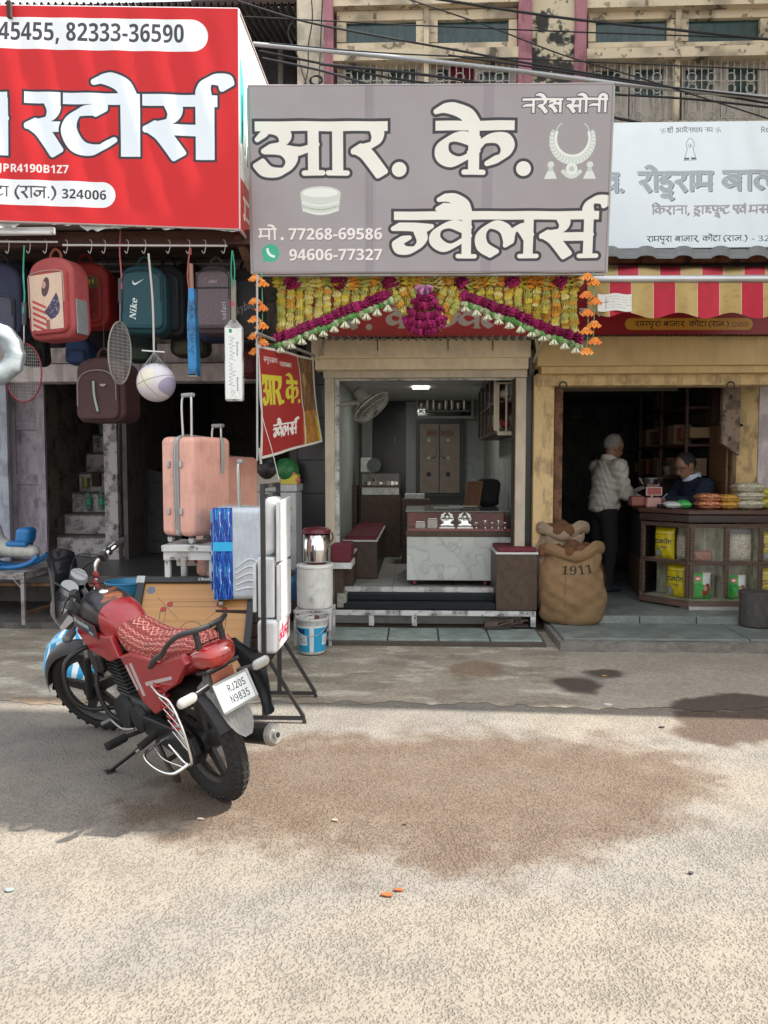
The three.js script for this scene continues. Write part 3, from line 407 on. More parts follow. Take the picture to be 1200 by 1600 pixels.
  for (const g of [BB(xl - 0.1, xl, 0, yc, -11.3, -7.24), BB(xr, xr + 0.1, 0, yc, -11.3, -7.24), BB(xl - 0.1, xr + 0.1, 0, yc, -11.4, -11.3)]) w('room_wall', g, K.roomWall); w('ceiling', BB(xl - 0.1, xr + 0.1, yc, yc + 0.12, -11.4, -7.24), K.white); w('lintel', BB(xl - 0.2, xr + 0.05, Y(592, 7.3), 2.85, -7.5, -7.22), K.greyWall);
  const fl = w('room_floor', BB(xl, xr, 0.02, yf - 0.014, -11.3, -7.24), K.roomFloor);
  for (let i = 0; i < 3; i++) for (let j = 0; j < 6; j++) put('floor_tile', B(0.594, 0.012, 0.594, xl + 0.3 + 0.6 * i - 1.3, yf - 0.008, -7.56 - 0.6 * j + 7.5, 0.002, 1), K.roomFloor, fl);
  w('door_sill', BP(522, 918, 775, 926, 7.2, 0.06), K.paintWhite);
  // grocer's room
  const gl = X(876, 7.3), gr = X(1150, 7.3) + 0.25;
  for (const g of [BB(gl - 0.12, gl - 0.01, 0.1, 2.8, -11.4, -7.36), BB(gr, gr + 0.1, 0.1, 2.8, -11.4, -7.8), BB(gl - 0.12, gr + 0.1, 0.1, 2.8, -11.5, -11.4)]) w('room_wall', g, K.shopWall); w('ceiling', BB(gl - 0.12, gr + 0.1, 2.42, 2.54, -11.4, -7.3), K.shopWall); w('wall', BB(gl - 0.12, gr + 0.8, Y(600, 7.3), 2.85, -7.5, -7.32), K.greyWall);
  w('roof', BB(L, R, 7.5, 7.62, -12, -7.3), K.creamWall); w('wall', BB(L, L + 0.12, 2.6, 7.5, -12, -7.81), K.creamWall); w('wall', BB(L, R, 2.6, 7.5, -12.1, -12), K.creamWall);
}
// ---------- luggage shop building on the left ----------
{
  const b = thing('luggage_shop_building', 'dim luggage shop with lilac doors and a whitewashed stair', 'building', V(-3, 0, -8.4));
  const w = (n, g, m, l) => putw(n, g, m, b, l), xr = -1.3, fl = 0.48;
  w('floor_slab', BB(-6, X(478, 7.2), fl - 0.07, fl, -12, -7.06, 0.008), M([0.09, 0.085, 0.085], 0.35, { tex: 'rough', size: 0.8 })); w('slab_edge', BB(-6, X(476, 7.2), fl - 0.1, fl - 0.072, -7.3, -7.07), K.rust);
  w('plinth', [BB(-6, X(478, 7.2), 0, fl - 0.1, -8.3, -8.0), BB(-6, -1.2, -0.02, 0.07, -8.0, -6.9)], K.greyWall);
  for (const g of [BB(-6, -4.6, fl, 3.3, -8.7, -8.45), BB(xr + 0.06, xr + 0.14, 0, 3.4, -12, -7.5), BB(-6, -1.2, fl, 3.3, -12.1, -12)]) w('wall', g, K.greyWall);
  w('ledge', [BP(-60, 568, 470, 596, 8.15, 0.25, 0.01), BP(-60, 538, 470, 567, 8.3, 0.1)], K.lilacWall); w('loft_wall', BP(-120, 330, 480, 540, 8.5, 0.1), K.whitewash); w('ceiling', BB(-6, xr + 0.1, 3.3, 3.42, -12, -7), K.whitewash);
  // panelled door leaves
  w('door', BP(-40, 598, 13, 893, 8.2, 0.05, 0.006), K.paleBlue, 'pale blue door leaf');
  const dr = w('door', BP(14, 596, 72, 874, 8.42, 0.03, 0.004), K.purple, 'lilac panelled door leaf');
  for (const [y0, y1] of [[596, 604], [658, 672], [741, 757], [858, 874]]) putw('rail', BP(24, y0, 60, y1, 8.395, 0.024, 0.003), K.purple, dr);
  for (const [x0, x1] of [[15, 25], [59, 71]]) putw('stile', BP(x0, 597, x1, 873, 8.39, 0.03, 0.003), K.purple, dr);
  // stair
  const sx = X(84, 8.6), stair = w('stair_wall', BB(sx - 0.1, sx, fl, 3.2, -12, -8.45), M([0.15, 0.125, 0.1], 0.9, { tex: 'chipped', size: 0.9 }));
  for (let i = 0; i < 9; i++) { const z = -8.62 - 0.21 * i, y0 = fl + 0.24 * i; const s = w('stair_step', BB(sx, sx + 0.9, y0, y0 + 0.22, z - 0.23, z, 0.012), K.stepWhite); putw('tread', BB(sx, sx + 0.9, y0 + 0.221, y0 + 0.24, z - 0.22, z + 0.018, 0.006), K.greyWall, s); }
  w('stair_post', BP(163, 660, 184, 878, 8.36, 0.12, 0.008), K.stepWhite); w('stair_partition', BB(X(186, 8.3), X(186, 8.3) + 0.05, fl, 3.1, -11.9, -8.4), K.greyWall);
  w('door', panel(at(186, 595, 8.4), at(204, 590, 8.8), at(204, 835, 8.8), at(186, 868, 8.4), 0.03), K.paleBlue, 'grey-white door folded back by the stair');
  // upper wall behind the gap beside the red sign
  w('upper_wall', BP(300, -140, 466, 360, 8.9, 0.1), M([0.13, 0.14, 0.16], 0.8, { tex: 'rough', size: 1 })); w('board', BP(380, 30, 466, 44, 8.8, 0.06), M([0.03, 0.12, 0.15], 0.6, { tex: 'chipped', size: 0.8 })); for (const x of [434, 458]) w('post', BP(x, 0, x + 7, 135, 8.75, 0.05), x === 434 ? K.galv : K.darkBrown);
  const m = M([0.14, 0.14, 0.145], 0.75, { tex: 'rough', size: 0.5, side: THREE.DoubleSide });
  w('roof_sheet', grid(420, 1, (u, v) => { const a = at(mix(-60, 468, u), 4, 7.5); return V(a.x, a.y + 0.03 * Math.sin(u * 300) + v * 0.35 - 0.02, a.z - v * 1.4); }), m); w('fascia_board', BP(-60, 4, 470, 12, 7.55, 0.04), K.darkBrown); w('roof_sheet', grid(420, 1, (u, v) => { const a = at(mix(-60, 468, u), 26, 8.0); return V(a.x, a.y + 0.03 * Math.sin(u * 300) + v * 0.35 - 0.02, a.z - v * 1.0); }), M([0.04, 0.07, 0.1], 0.7, { side: THREE.DoubleSide }));
}
// ---------- what shades the street from the right, outside the frame ----------
{
  const b = thing('corner_building', 'tall plain plastered building standing forward of the grocer', 'building', V(6.6, 0, -9));
  putw('wall', BB(4.25, 9.5, 0, 10.2, -14, -4.5), K.creamWall, b); putw('cornice', BB(4.2, 9.6, 9.3, 9.5, -14.1, -4.36), K.pink, b);
  for (const y of [3.6, 6.6]) for (const z of [-6, -8.5]) { const f = putw('window', BB(4.21, 4.3, y, y + 1.3, z - 0.5, z + 0.5), K.cream, b); putw('pane', BB(4.2, 4.22, y + 0.1, y + 1.2, z - 0.42, z + 0.42), K.pane, f); }
  const h = thing('added_shade_hoarding', 'large blank hoarding projecting from the tall corner building', 'hoarding', V(4.27, 0, -3.4));  // invented board out of view, shaped to cast the shadow on the left road
  putw('board', BB(4.25, 4.3, 6.0, 9.2, -4.3, -2.78), K.white, h); for (const y of [6.2, 8.9]) putw('arm', BB(4.26, 4.29, y, y + 0.05, -4.45, -4.3), K.iron, h);
}
// ---------- sign boards ----------
function grime(g, w, h, n, a, rgb = '60,50,40') { for (let i = 0; i < n; i++) { const x = rnd() * w, y = rnd() * h, r = rr(2, 26); g.fillStyle = `rgba(${rgb},${a * rnd()})`; g.beginPath(); g.ellipse(x, y, r * rr(0.4, 2.4), r * rr(0.3, 1), rnd() * 3, 0, 7); g.fill(); } }
function flex(c) { return grid(60, 30, (u, v) => { const e = Math.min(u, 1 - u, v, 1 - v), k = sst(0, 0.12, e); return c[3].clone().lerp(c[0], v).lerp(c[2].clone().lerp(c[1], v), u).add(V(0, 0, 0.012 + 0.016 * k * (fbm(u * 5 + c[0].x * 7, v * 3, 3) - 0.5) + 0.004 * k * Math.sin(u * 46 + v * 9))); }); }
{ // grey jeweller's board
  const W = 1140, H = 584, sx = (x) => (x - 391) / 561 * W, sy = (y) => (y - 134) / 292 * H, k = W / 561;
  const t = canvasTex(W, H, (g) => {
    g.fillStyle = '#9f9899'; g.fillRect(0, 0, W, H); grime(g, W, H, 60, 0.035, '90,70,80'); grime(g, W, H, 40, 0.04, '220,205,205');
    for (const x of [590, 600]) { g.fillStyle = 'rgba(120,112,124,.12)'; g.fillRect(sx(572 + (x - 590)), 0, 14, H); } g.fillStyle = 'rgba(120,112,124,.3)'; g.fillRect(sx(755), 0, 34, H); g.fillRect(sx(573), 0, 24, H);
    const st = { fill: '#ebe7dd', line: '#37353a', edge: 4.4 * k, lw: 0.2, nib: 0.1, head: 0.2, foot: 0.2, stem: 1.3 };
    deva(g, 'a aa r', sx(400), sy(196), 208 * k, 74 * k, { ...st, lw: 0.18, nib: 0.08 }); for (const x of [626, 819]) for (const [c, r] of [['#37353a', 16], ['#ebe7dd', 11.5]]) { g.fillStyle = c; g.beginPath(); g.arc(sx(x), sy(263), r * k, 0, 7); g.fill(); }
    deva(g, 'k e', sx(682), sy(196), 122 * k, 74 * k, { ...st, lw: 0.18, nib: 0.09 }); deva(g, 'jh v ai l s reph', sx(618), sy(336), 320 * k, 66 * k, { ...st, lw: 0.175, nib: 0.08 });
    const s2 = { fill: '#ece8e2', line: '#55505a', edge: 1.6 * k, lw: 0.17, nib: 0.08 }; deva(g, 'n r e sh', sx(815), sy(157), 62 * k, 20 * k, s2); deva(g, 's aa e n ii', sx(882), sy(157), 63 * k, 20 * k, s2);
    deva(g, 'm aa e', sx(402), sy(356), 30 * k, 17 * k, { fill: '#ece6e0', line: '#8f7f86', edge: k, lw: 0.17 }); g.fillStyle = '#ece6e0'; g.beginPath(); g.arc(sx(440), sy(371), 2.6 * k, 0, 7); g.fill();
    for (const [s, y] of [['77268-69586', 373], ['94606-77327', 406]]) { txt(g, s, sx(451), sy(y + 1.4), 150 * k, 18 * k, '#7f6e76'); txt(g, s, sx(450), sy(y), 150 * k, 18 * k, '#ece6e0'); }
    // green phone badge
    g.fillStyle = '#3fae8c'; g.beginPath(); g.arc(sx(421), sy(394), 14 * k, 0, 7); g.fill(); g.beginPath(); g.moveTo(sx(408), sy(409)); g.lineTo(sx(410), sy(397)); g.lineTo(sx(419), sy(405)); g.fill(); g.strokeStyle = '#eef4ee'; g.lineWidth = 4 * k; g.lineCap = 'round'; g.beginPath(); g.moveTo(sx(416), sy(388)); g.quadraticCurveTo(sx(416.5), sy(397.5), sx(426), sy(399.5)); g.stroke();
    // necklace, ear-rings, bangle: pale silver print
    g.strokeStyle = '#d9ded6'; g.lineCap = 'round'; const bead = (x, y, r, c = '#d7dcd4') => { g.fillStyle = c; g.beginPath(); g.arc(sx(x), sy(y), r * k, 0, 7); g.fill(); };
    g.lineWidth = 1.2 * k; for (const s of [-1, 1]) { g.beginPath(); g.moveTo(sx(893 + s * 17), sy(194)); g.quadraticCurveTo(sx(893 + s * 24), sy(198), sx(893 + s * 25), sy(206)); g.stroke(); }
    for (let i = 0; i <= 46; i++) { const a = mix(-0.35, Math.PI + 0.35, i / 46), x = 893 + 32 * Math.cos(a), y = 218 + 34 * Math.sin(a); bead(x, y, 3.6 + 2 * Math.sin(a), i % 2 ? '#dfe4dc' : '#c6ccc4'); bead(893 + 26 * Math.cos(a), 217 + 27 * Math.sin(a), 2.2, '#e6eae2'); }
    for (let i = 0; i < 9; i++) bead(893 + (i - 4) * 3.2, 268 + 8 * Math.cos((i - 4) / 2.6), 3.4, '#d3d9d0'); bead(893, 264, 9, '#e2e6dd'); bead(893, 264, 4, '#b9c2ba');
    for (const x of [861, 921]) { bead(x, 257, 5); bead(x, 265, 4, '#c4ccc3'); g.fillStyle = '#dbe0d8'; g.beginPath(); g.moveTo(sx(x - 5), sy(267)); g.lineTo(sx(x + 5), sy(267)); g.lineTo(sx(x + 10), sy(279)); g.lineTo(sx(x - 10), sy(279)); g.fill(); }
    g.fillStyle = '#cfd4ca'; g.beginPath(); g.ellipse(sx(502), sy(300), 32 * k, 11 * k, 0, 0, 7); g.fill(); g.beginPath(); g.moveTo(sx(470), sy(300)); g.lineTo(sx(473), sy(326)); g.quadraticCurveTo(sx(502), sy(342), sx(531), sy(326)); g.lineTo(sx(534), sy(300)); g.fill(); g.fillStyle = '#e9ece4'; g.beginPath(); g.ellipse(sx(502), sy(299), 28 * k, 7 * k, 0, 0, 7); g.fill();
    for (let i = 0; i < 16; i++) for (let j = 0; j < 3; j++) bead(475 + i * 3.6, 314 + j * 6.5 + 5 * Math.sin((i / 15) * Math.PI), 1.3, j === 1 ? '#9aa69c' : '#f0f2ea');
    g.strokeStyle = 'rgba(80,60,66,.35)'; g.lineWidth = 3; g.strokeRect(2, 2, W - 4, H - 4);
  });
  const b = thing('jewellery_signboard', 'grey printed signboard with cream lettering above the jeweller', 'signboard', V(X(673, 5.75), Y(426, 5.8), -5.75));
  const c = [at(388, 135, 5.68), at(958, 132, 5.68), at(946, 425, 5.8), at(395, 427, 5.8)];
  putw('printed_sheet', flex(c), pic(t, 0.5, { side: THREE.DoubleSide }), b);
  for (let i = 0; i < 4; i++) putw('frame_bar', bar(c[i].clone().add(V(0, 0, -0.03)), c[(i + 1) % 4].clone().add(V(0, 0, -0.03)), 0.035), K.galv, b);
  for (const [i, j] of [[0, 1], [1, 2], [2, 3], [3, 0]]) putw('edge_trim', tube(Array.from({ length: 9 }, (_, q) => c[i].clone().lerp(c[j], q / 8).add(V(0, (i % 2 ? 0 : rr(-0.004, 0.004)), 0.006))), 0.006, 6), M([0.42, 0.36, 0.36], 0.5), b);
  for (const x of [470, 860]) for (const y of [170, 400]) putw('stay', rod(at(x, y, 5.84), V(X(x, 5.84), Y(y, 5.84), -7.5), 0.014, 8), K.iron, b);
}
{ // red luggage-shop board, a box with printed sides
  const x0 = -60, x1 = 372, W = 1296, H = 1029, k = 3, sx = (x) => (x - x0) * k, sy = (y) => (y - 12) * k;   // drawing follows the board, level with its own edges
  const t = canvasTex(W, H, (g) => {
    g.fillStyle = '#c80a12'; g.fillRect(0, 0, W, H); grime(g, W, H, 60, 0.04, '90,10,10'); g.strokeStyle = 'rgba(120,20,20,.3)'; g.lineWidth = 2; for (const x of [20, 205]) { g.beginPath(); g.moveTo(sx(x), 0); g.lineTo(sx(x), H); g.stroke(); }
    const pill = (xe, ya, yb) => { g.fillStyle = '#e9eef0'; g.beginPath(); g.roundRect(-200, sy(ya), sx(xe) + 200, (yb - ya) * k, ((yb - ya) * k) / 2); g.fill(); };
    pill(326, 30, 80); txt(g, '45455, 82333-36590', sx(0), sy(66), 290 * k, 29 * k, '#3b3b42');
    const st = { fill: '#e3ecf3', line: '#2b2530', edge: 3.6 * k, lw: 0.19, nib: 0.11, head: 0.2, stem: 1.6 };
    deva(g, 'n', sx(-50), sy(158), 64 * k, 92 * k, st);
    deva(g, 'sx', sx(40), sy(156), 68 * k, 92 * k, { ...st, lw: 0.16, nib: 0.07 }); g.fillStyle = '#c80a12'; deva(g, 't aa e', sx(100), sy(156), 124 * k, 90 * k, { ...st, lw: 0.17, nib: 0.08, stem: 2.0 }); deva(g, 's reph', sx(224), sy(156), 116 * k, 92 * k, { ...st, stem: 2.0, lw: 0.16, nib: 0.08 });
    txt(g, 'JPR4190B1Z7', sx(0), sy(276), 110 * k, 13 * k, '#f1e6e2'); pill(182, 288, 329); deva(g, 't aa', sx(-8), sy(300), 24 * k, 16 * k, { fill: '#4a3f44', lw: 0.12 }); deva(g, '( r aa j . )', sx(24), sy(299), 66 * k, 18 * k, { fill: '#4a3f44', lw: 0.12 }); txt(g, '324006', sx(98), sy(316), 70 * k, 15.5 * k, '#2d2d33');
  });
  const c = [at(x0, 9, 5.6), at(x1, 15, 5.6), at(374, 358, 5.6), at(x0, 343, 5.6)], bk = (p) => p.clone().setZ(-6.75);
  const b = thing('luggage_signboard', 'red box signboard with huge white lettering above the hanging school bags', 'signboard', V(X(160, 5.6), Y(350, 5.6), -5.7));
  putw('printed_front', flex(c), pic(t, 0.6, { side: THREE.DoubleSide }), b);
  const ts = canvasTex(256, 400, (g, w, h) => { g.fillStyle = '#eef0ee'; g.fillRect(0, 0, w, h); g.fillStyle = '#56c3c0'; g.beginPath(); g.moveTo(0, 60); g.quadraticCurveTo(70, 120, 30, 230); g.lineTo(0, 240); g.fill(); g.strokeStyle = '#8aa6a8'; g.lineWidth = 4; for (let i = 0; i < 7; i++) { g.beginPath(); g.ellipse(60 + i * 26, 120 + (i % 3) * 22, 12, 40, 0.2 * i, 0, 7); g.stroke(); } g.fillStyle = '#2b6f62'; for (let i = 0; i < 9; i++) g.fillRect(20 + i * 20, 190 + (i % 4) * 14, 10, 40); g.fillStyle = '#c80a12'; g.fillRect(0, 300, w, 100); deva(g, 'm r', 30, 330, 120, 50, { fill: '#f3ece8', lw: 0.16 }); });
  putw('printed_side', panel(c[1], bk(c[1]), bk(c[2]), c[2], 0.015), pic(ts, 0.4, { side: THREE.DoubleSide }), b);
  for (const [p, q] of [[c[0], c[1]], [c[1], c[2]], [c[3], c[2]], [c[1], bk(c[1])], [c[2], bk(c[2])]]) putw('edge_trim', rod(p, q, 0.011, 6), M([0.6, 0.5, 0.5], 0.4, { metal: 0.3 }), b);
  putw('hanger', BP(10, 0, 16, 26, 5.55, 0.03), K.darkBrown, b);
  const torn = grid(120, 3, (u, v) => { const x = mix(-40, 376, u), y = mix(341, 356.5, (x + 40) / 416), n = 18 * (fbm(u * 26, 3, 3)) * (0.35 + 0.9 * vn(u * 9, 7)); return at(x, y + v * n, 5.62 - 0.05 * v * fbm(u * 40, v * 3, 2)); });
  putw('torn_flap', torn, M([0.55, 0.54, 0.5], 0.8, { tex: 'rough', size: 0.3, side: THREE.DoubleSide }), b);
}
{ // white grocer's board
  const x0 = 944, W = 1024, k = W / 316, H = Math.round(197 * k), sx = (x) => (x - x0) * k, sy = (y) => (y - 190.5) * k;
  const t = canvasTex(W, H, (g) => {
    g.fillStyle = '#eef8fd'; g.fillRect(0, 0, W, H); grime(g, W, H, 30, 0.03, '150,160,170');
    const tiny = { fill: '#7b828a', lw: 0.13, nib: 0.05 }, hook = (x, y, s, c) => { g.strokeStyle = c; g.lineWidth = s * 0.22; g.beginPath(); g.moveTo(x - s, y - s); g.lineTo(x - s, y); g.lineTo(x + s, y); g.lineTo(x + s, y + s); g.moveTo(x - s, y + s); g.lineTo(x, y + s); g.lineTo(x, y - s); g.lineTo(x + s, y - s); g.stroke(); };
    deva(g, 'sh rb ii', sx(1042), sy(200), 10 * k, 7 * k, tiny); deva(g, 'a aa i dd n aa th aa y', sx(1056), sy(200), 42 * k, 7 * k, tiny); deva(g, 'n m vis', sx(1101), sy(200), 14 * k, 7 * k, tiny); hook(sx(1036), sy(204), 3.4 * k, '#7b828a'); hook(sx(1122), sy(204), 3.4 * k, '#7b828a');
    txt(g, 'Re', sx(1188), sy(208), 14 * k, 9 * k, '#5a6068', ''); g.strokeStyle = '#4d6b72'; g.lineWidth = 0.7 * k; g.beginPath(); g.moveTo(sx(1069), sy(250)); g.lineTo(sx(1074), sy(233)); g.quadraticCurveTo(sx(1070), sy(224), sx(1076), sy(217)); g.lineTo(sx(1081), sy(217)); g.quadraticCurveTo(sx(1087), sy(224), sx(1083), sy(233)); g.lineTo(sx(1088), sy(250)); g.closePath(); g.stroke(); g.fillStyle = '#4d6b72'; g.fillRect(sx(1070), sy(246), 7 * k, 3 * k); g.fillRect(sx(1080), sy(246), 7 * k, 3 * k); hook(sx(1078.5), sy(228), 2.6 * k, '#4d6b72');
    const sh = { fill: '#66737b', lw: 0.15, nib: 0.07, head: 0.16, line: '#66737b', edge: k * 0.5 }, fc = { ...sh, fill: '#a9b3ba', line: '#dfe6ea', edge: k * 0.7 };
    for (const [o, s] of [[1.8, sh], [0, fc]]) { deva(g, 'v .', sx(946 + o), sy(270 + o), 30 * k, 29 * k, s); deva(g, 'r aa e d uu r aa m', sx(996 + o), sy(269 + o), 118 * k, 29 * k, s); deva(g, 'b aa l aa', sx(1128 + o), sy(269 + o), 110 * k, 29 * k, s); }
    const g2 = { fill: '#a7a4a8', lw: 0.17, nib: 0.09 }; deva(g, 'i k r aa n aa ,', sx(1018), sy(322), 60 * k, 13 * k, g2); deva(g, 'd rbb aa ii_ f rb uu t', sx(1084), sy(322), 56 * k, 13 * k, g2); deva(g, 'e_ v dot', sx(1144), sy(322), 22 * k, 13 * k, g2); deva(g, 'm s aa l aa', sx(1170), sy(322), 60 * k, 13 * k, g2);
    const g3 = { fill: '#3c4650', lw: 0.12, nib: 0.06 }; deva(g, 'r aa m p u r aa', sx(1010), sy(369), 40 * k, 8.6 * k, g3); deva(g, 'b aa j aa r ,', sx(1055), sy(369), 38 * k, 8.6 * k, g3); deva(g, 'k aa e t aa', sx(1098), sy(369), 28 * k, 8.6 * k, g3); deva(g, '( r aa j . )', sx(1130), sy(369), 38 * k, 8.6 * k, g3); txt(g, '- 324006', sx(1174), sy(378), 66 * k, 9 * k, '#3c4650', '');
  });
  const b = thing('grocery_signboard', 'white printed signboard with pale grey lettering above the striped awning', 'signboard', V(X(1100, 6.9), Y(388, 6.9), -6.92)), c = [at(944, 193, 6.9), at(1260, 189, 6.9), at(1260, 386, 6.9), at(944, 389, 6.9)];
  putw('printed_sheet', flex(c), pic(t, 0.25, { side: THREE.DoubleSide }), b); for (const i of [0, 2]) putw('frame_bar', bar(c[i].clone().add(V(0, 0, -0.05)), c[(i + 1) % 4].clone().add(V(0, 0, -0.05)), 0.04), K.galv, b);
  const r = thing('corrugated_roof', 'small corrugated sheet roof under the white grocery signboard', 'roof', V(X(1080, 6.7), Y(408, 6.7), -6.8));
  putw('sheet', grid(200, 1, (u, v) => { const a = at(mix(938, 1262, u), mix(404, 389, v), mix(6.45, 6.88, v)), s = Math.sin(u * 6.283 * 5.6); return a.add(V(0, 0.028 * Math.max(0, s) ** 0.6 * Math.sign(s), 0)); }), M([0.26, 0.25, 0.24], 0.5, { tex: 'rough', size: 0.6, metal: 0.3, side: THREE.DoubleSide }), r); putw('rafter', BP(938, 399, 1262, 409, 6.62, 0.05), K.rust, r); putw('rafter', BP(938, 410, 1262, 415, 6.8, 0.2), K.dark, r);
}
{ // fascia boards under the big signs
  const t = canvasTex(1024, 220, (g, w, h) => { g.fillStyle = '#a5302a'; g.fillRect(0, 0, w, h); grime(g, w, h, 30, 0.06); const k = w / 480, st = { fill: '#b3a598', lw: 0.2, nib: 0.1, foot: 0.16, stem: 1.3 }, sx = (x) => (x - 440) * k, y = 128; deva(g, 'a aa', sx(455), y, 60 * k, 30 * k, st); deva(g, 'r', sx(522), y, 40 * k, 30 * k, st); deva(g, 'k e', sx(605), y, 50 * k, 30 * k, st); deva(g, 'jh v e l r s', sx(690), y, 190 * k, 30 * k, st); g.fillStyle = '#b3a598'; for (const x of [578, 662]) { g.beginPath(); g.arc(sx(x), y + 28 * k, 5 * k, 0, 7); g.fill(); } });
  solo('jewellery_fascia', [sheet(440, 424, 920, 526, 6.92, 0.02)], pic(t, 0.55), 'dull red fascia with grey lettering behind the flower garland', 'signboard');
  const t2 = canvasTex(1024, 280, (g, w, h) => { const k = w / 350, sx = (x) => (x - 905) * k, sy = (y) => (y - 430) * k; g.fillStyle = '#8f1420'; g.fillRect(0, 0, w, h); g.fillStyle = '#b8242c'; g.fillRect(0, sy(430), w, 12); g.fillStyle = '#c48e2e'; g.beginPath(); g.roundRect(sx(977), sy(499), 200 * k, 19 * k, 9 * k); g.fill(); g.strokeStyle = '#7c5616'; g.lineWidth = 2; g.stroke(); const o = { fill: '#3b2410', lw: 0.13, nib: 0.06 }; deva(g, 'r aa m p u r aa', sx(992), sy(504.5), 42 * k, 8 * k, o); deva(g, 'b aa j aa r .', sx(1038), sy(504.5), 36 * k, 8 * k, o); deva(g, 'k aa e t aa', sx(1078), sy(504.5), 27 * k, 8 * k, o); deva(g, '( r aa j . )', sx(1108), sy(504.5), 32 * k, 8 * k, o); txt(g, '324006', sx(1142), sy(513), 28 * k, 8 * k, '#3b2410', 'italic'); deva(g, 'k i r aa', sx(905), sy(484), 40 * k, 12 * k, { fill: '#d9d0c6', line: '#20141a', edge: 3, lw: 0.18 }); });
  solo('grocery_fascia', [sheet(905, 430, 1255, 523, 6.88, 0.02)], pic(t2, 0.4), 'dark red fascia strip with a gold address plate below the awning', 'signboard');
}
{ // striped awning with its roller tube and scalloped valance
  const t = canvasTex(1024, 256, (g, w, h) => { for (let i = 0; i < 10; i++) { g.fillStyle = i % 2 ? '#b4283c' : '#b39a62'; g.fillRect(i * w / 10, 0, w / 10 + 1, h); } for (let i = 0; i < 10; i++) { g.fillStyle = 'rgba(225,205,190,.7)'; g.fillRect(i * w / 10 - 2, 0, 3, h); } grime(g, w, h, 160, 0.09, '60,45,25'); });
  const m = pic(t, 0.85, { side: THREE.DoubleSide }), b = thing('striped_awning', 'red and beige striped awning rolled out over the grocer', 'awning', V(X(1090, 6.1), Y(498, 6.05), -6.3));
  putw('canopy', grid(80, 8, (u, v) => { const x = mix(932, 1262, u); return at(x, mix(434, mix(414, 417, u), v) + 2.4 * Math.sin(u * 23) * v * (1 - v) * 4, mix(6.06, 6.75, v)); }), m, b);
  putw('roller', rod(at(918, 437, 6.03), at(1262, 435.5, 6.03), 0.03, 16), K.alu, b);
  putw('valance', grid(150, 10, (u, v) => { const x = mix(918, 1262, u), low = 493 + 4.5 * Math.sin(u * 6.283 * 4.2) + (u < 0.1 ? -12 * (0.1 - u) * 10 : 0); return at(x, mix(low, 442, v), 6.02 + 0.02 * Math.sin(u * 50) * (1 - v) + 0.03 * Math.sin(u * 17 + 2) * (1 - v)); }), m, b);
  const pt = canvasTex(256, 128, (g, w, h) => { g.fillStyle = '#d9d8d2'; g.fillRect(0, 0, w, h); g.fillStyle = '#8b8d90'; for (let j = 0; j < 5; j++) for (let i = 0; i < 14; i++) if (rnd() > 0.25) g.fillRect(70 + i * 13, 20 + j * 20, rr(4, 11), 4); g.fillStyle = '#55585c'; g.fillRect(60, 18, 4, 90); g.fillRect(40, 55, 44, 4); });
  solo('paper_notice', grid(12, 4, (u, v) => at(mix(934, 987, u), mix(486, 459, v) + 1.2 * Math.sin(u * 9), 5.985 + 0.006 * Math.sin(u * 7))), pic(pt, 0.8, { side: THREE.DoubleSide }), 'creased white paper notice stuck on the striped awning', 'notice');
}
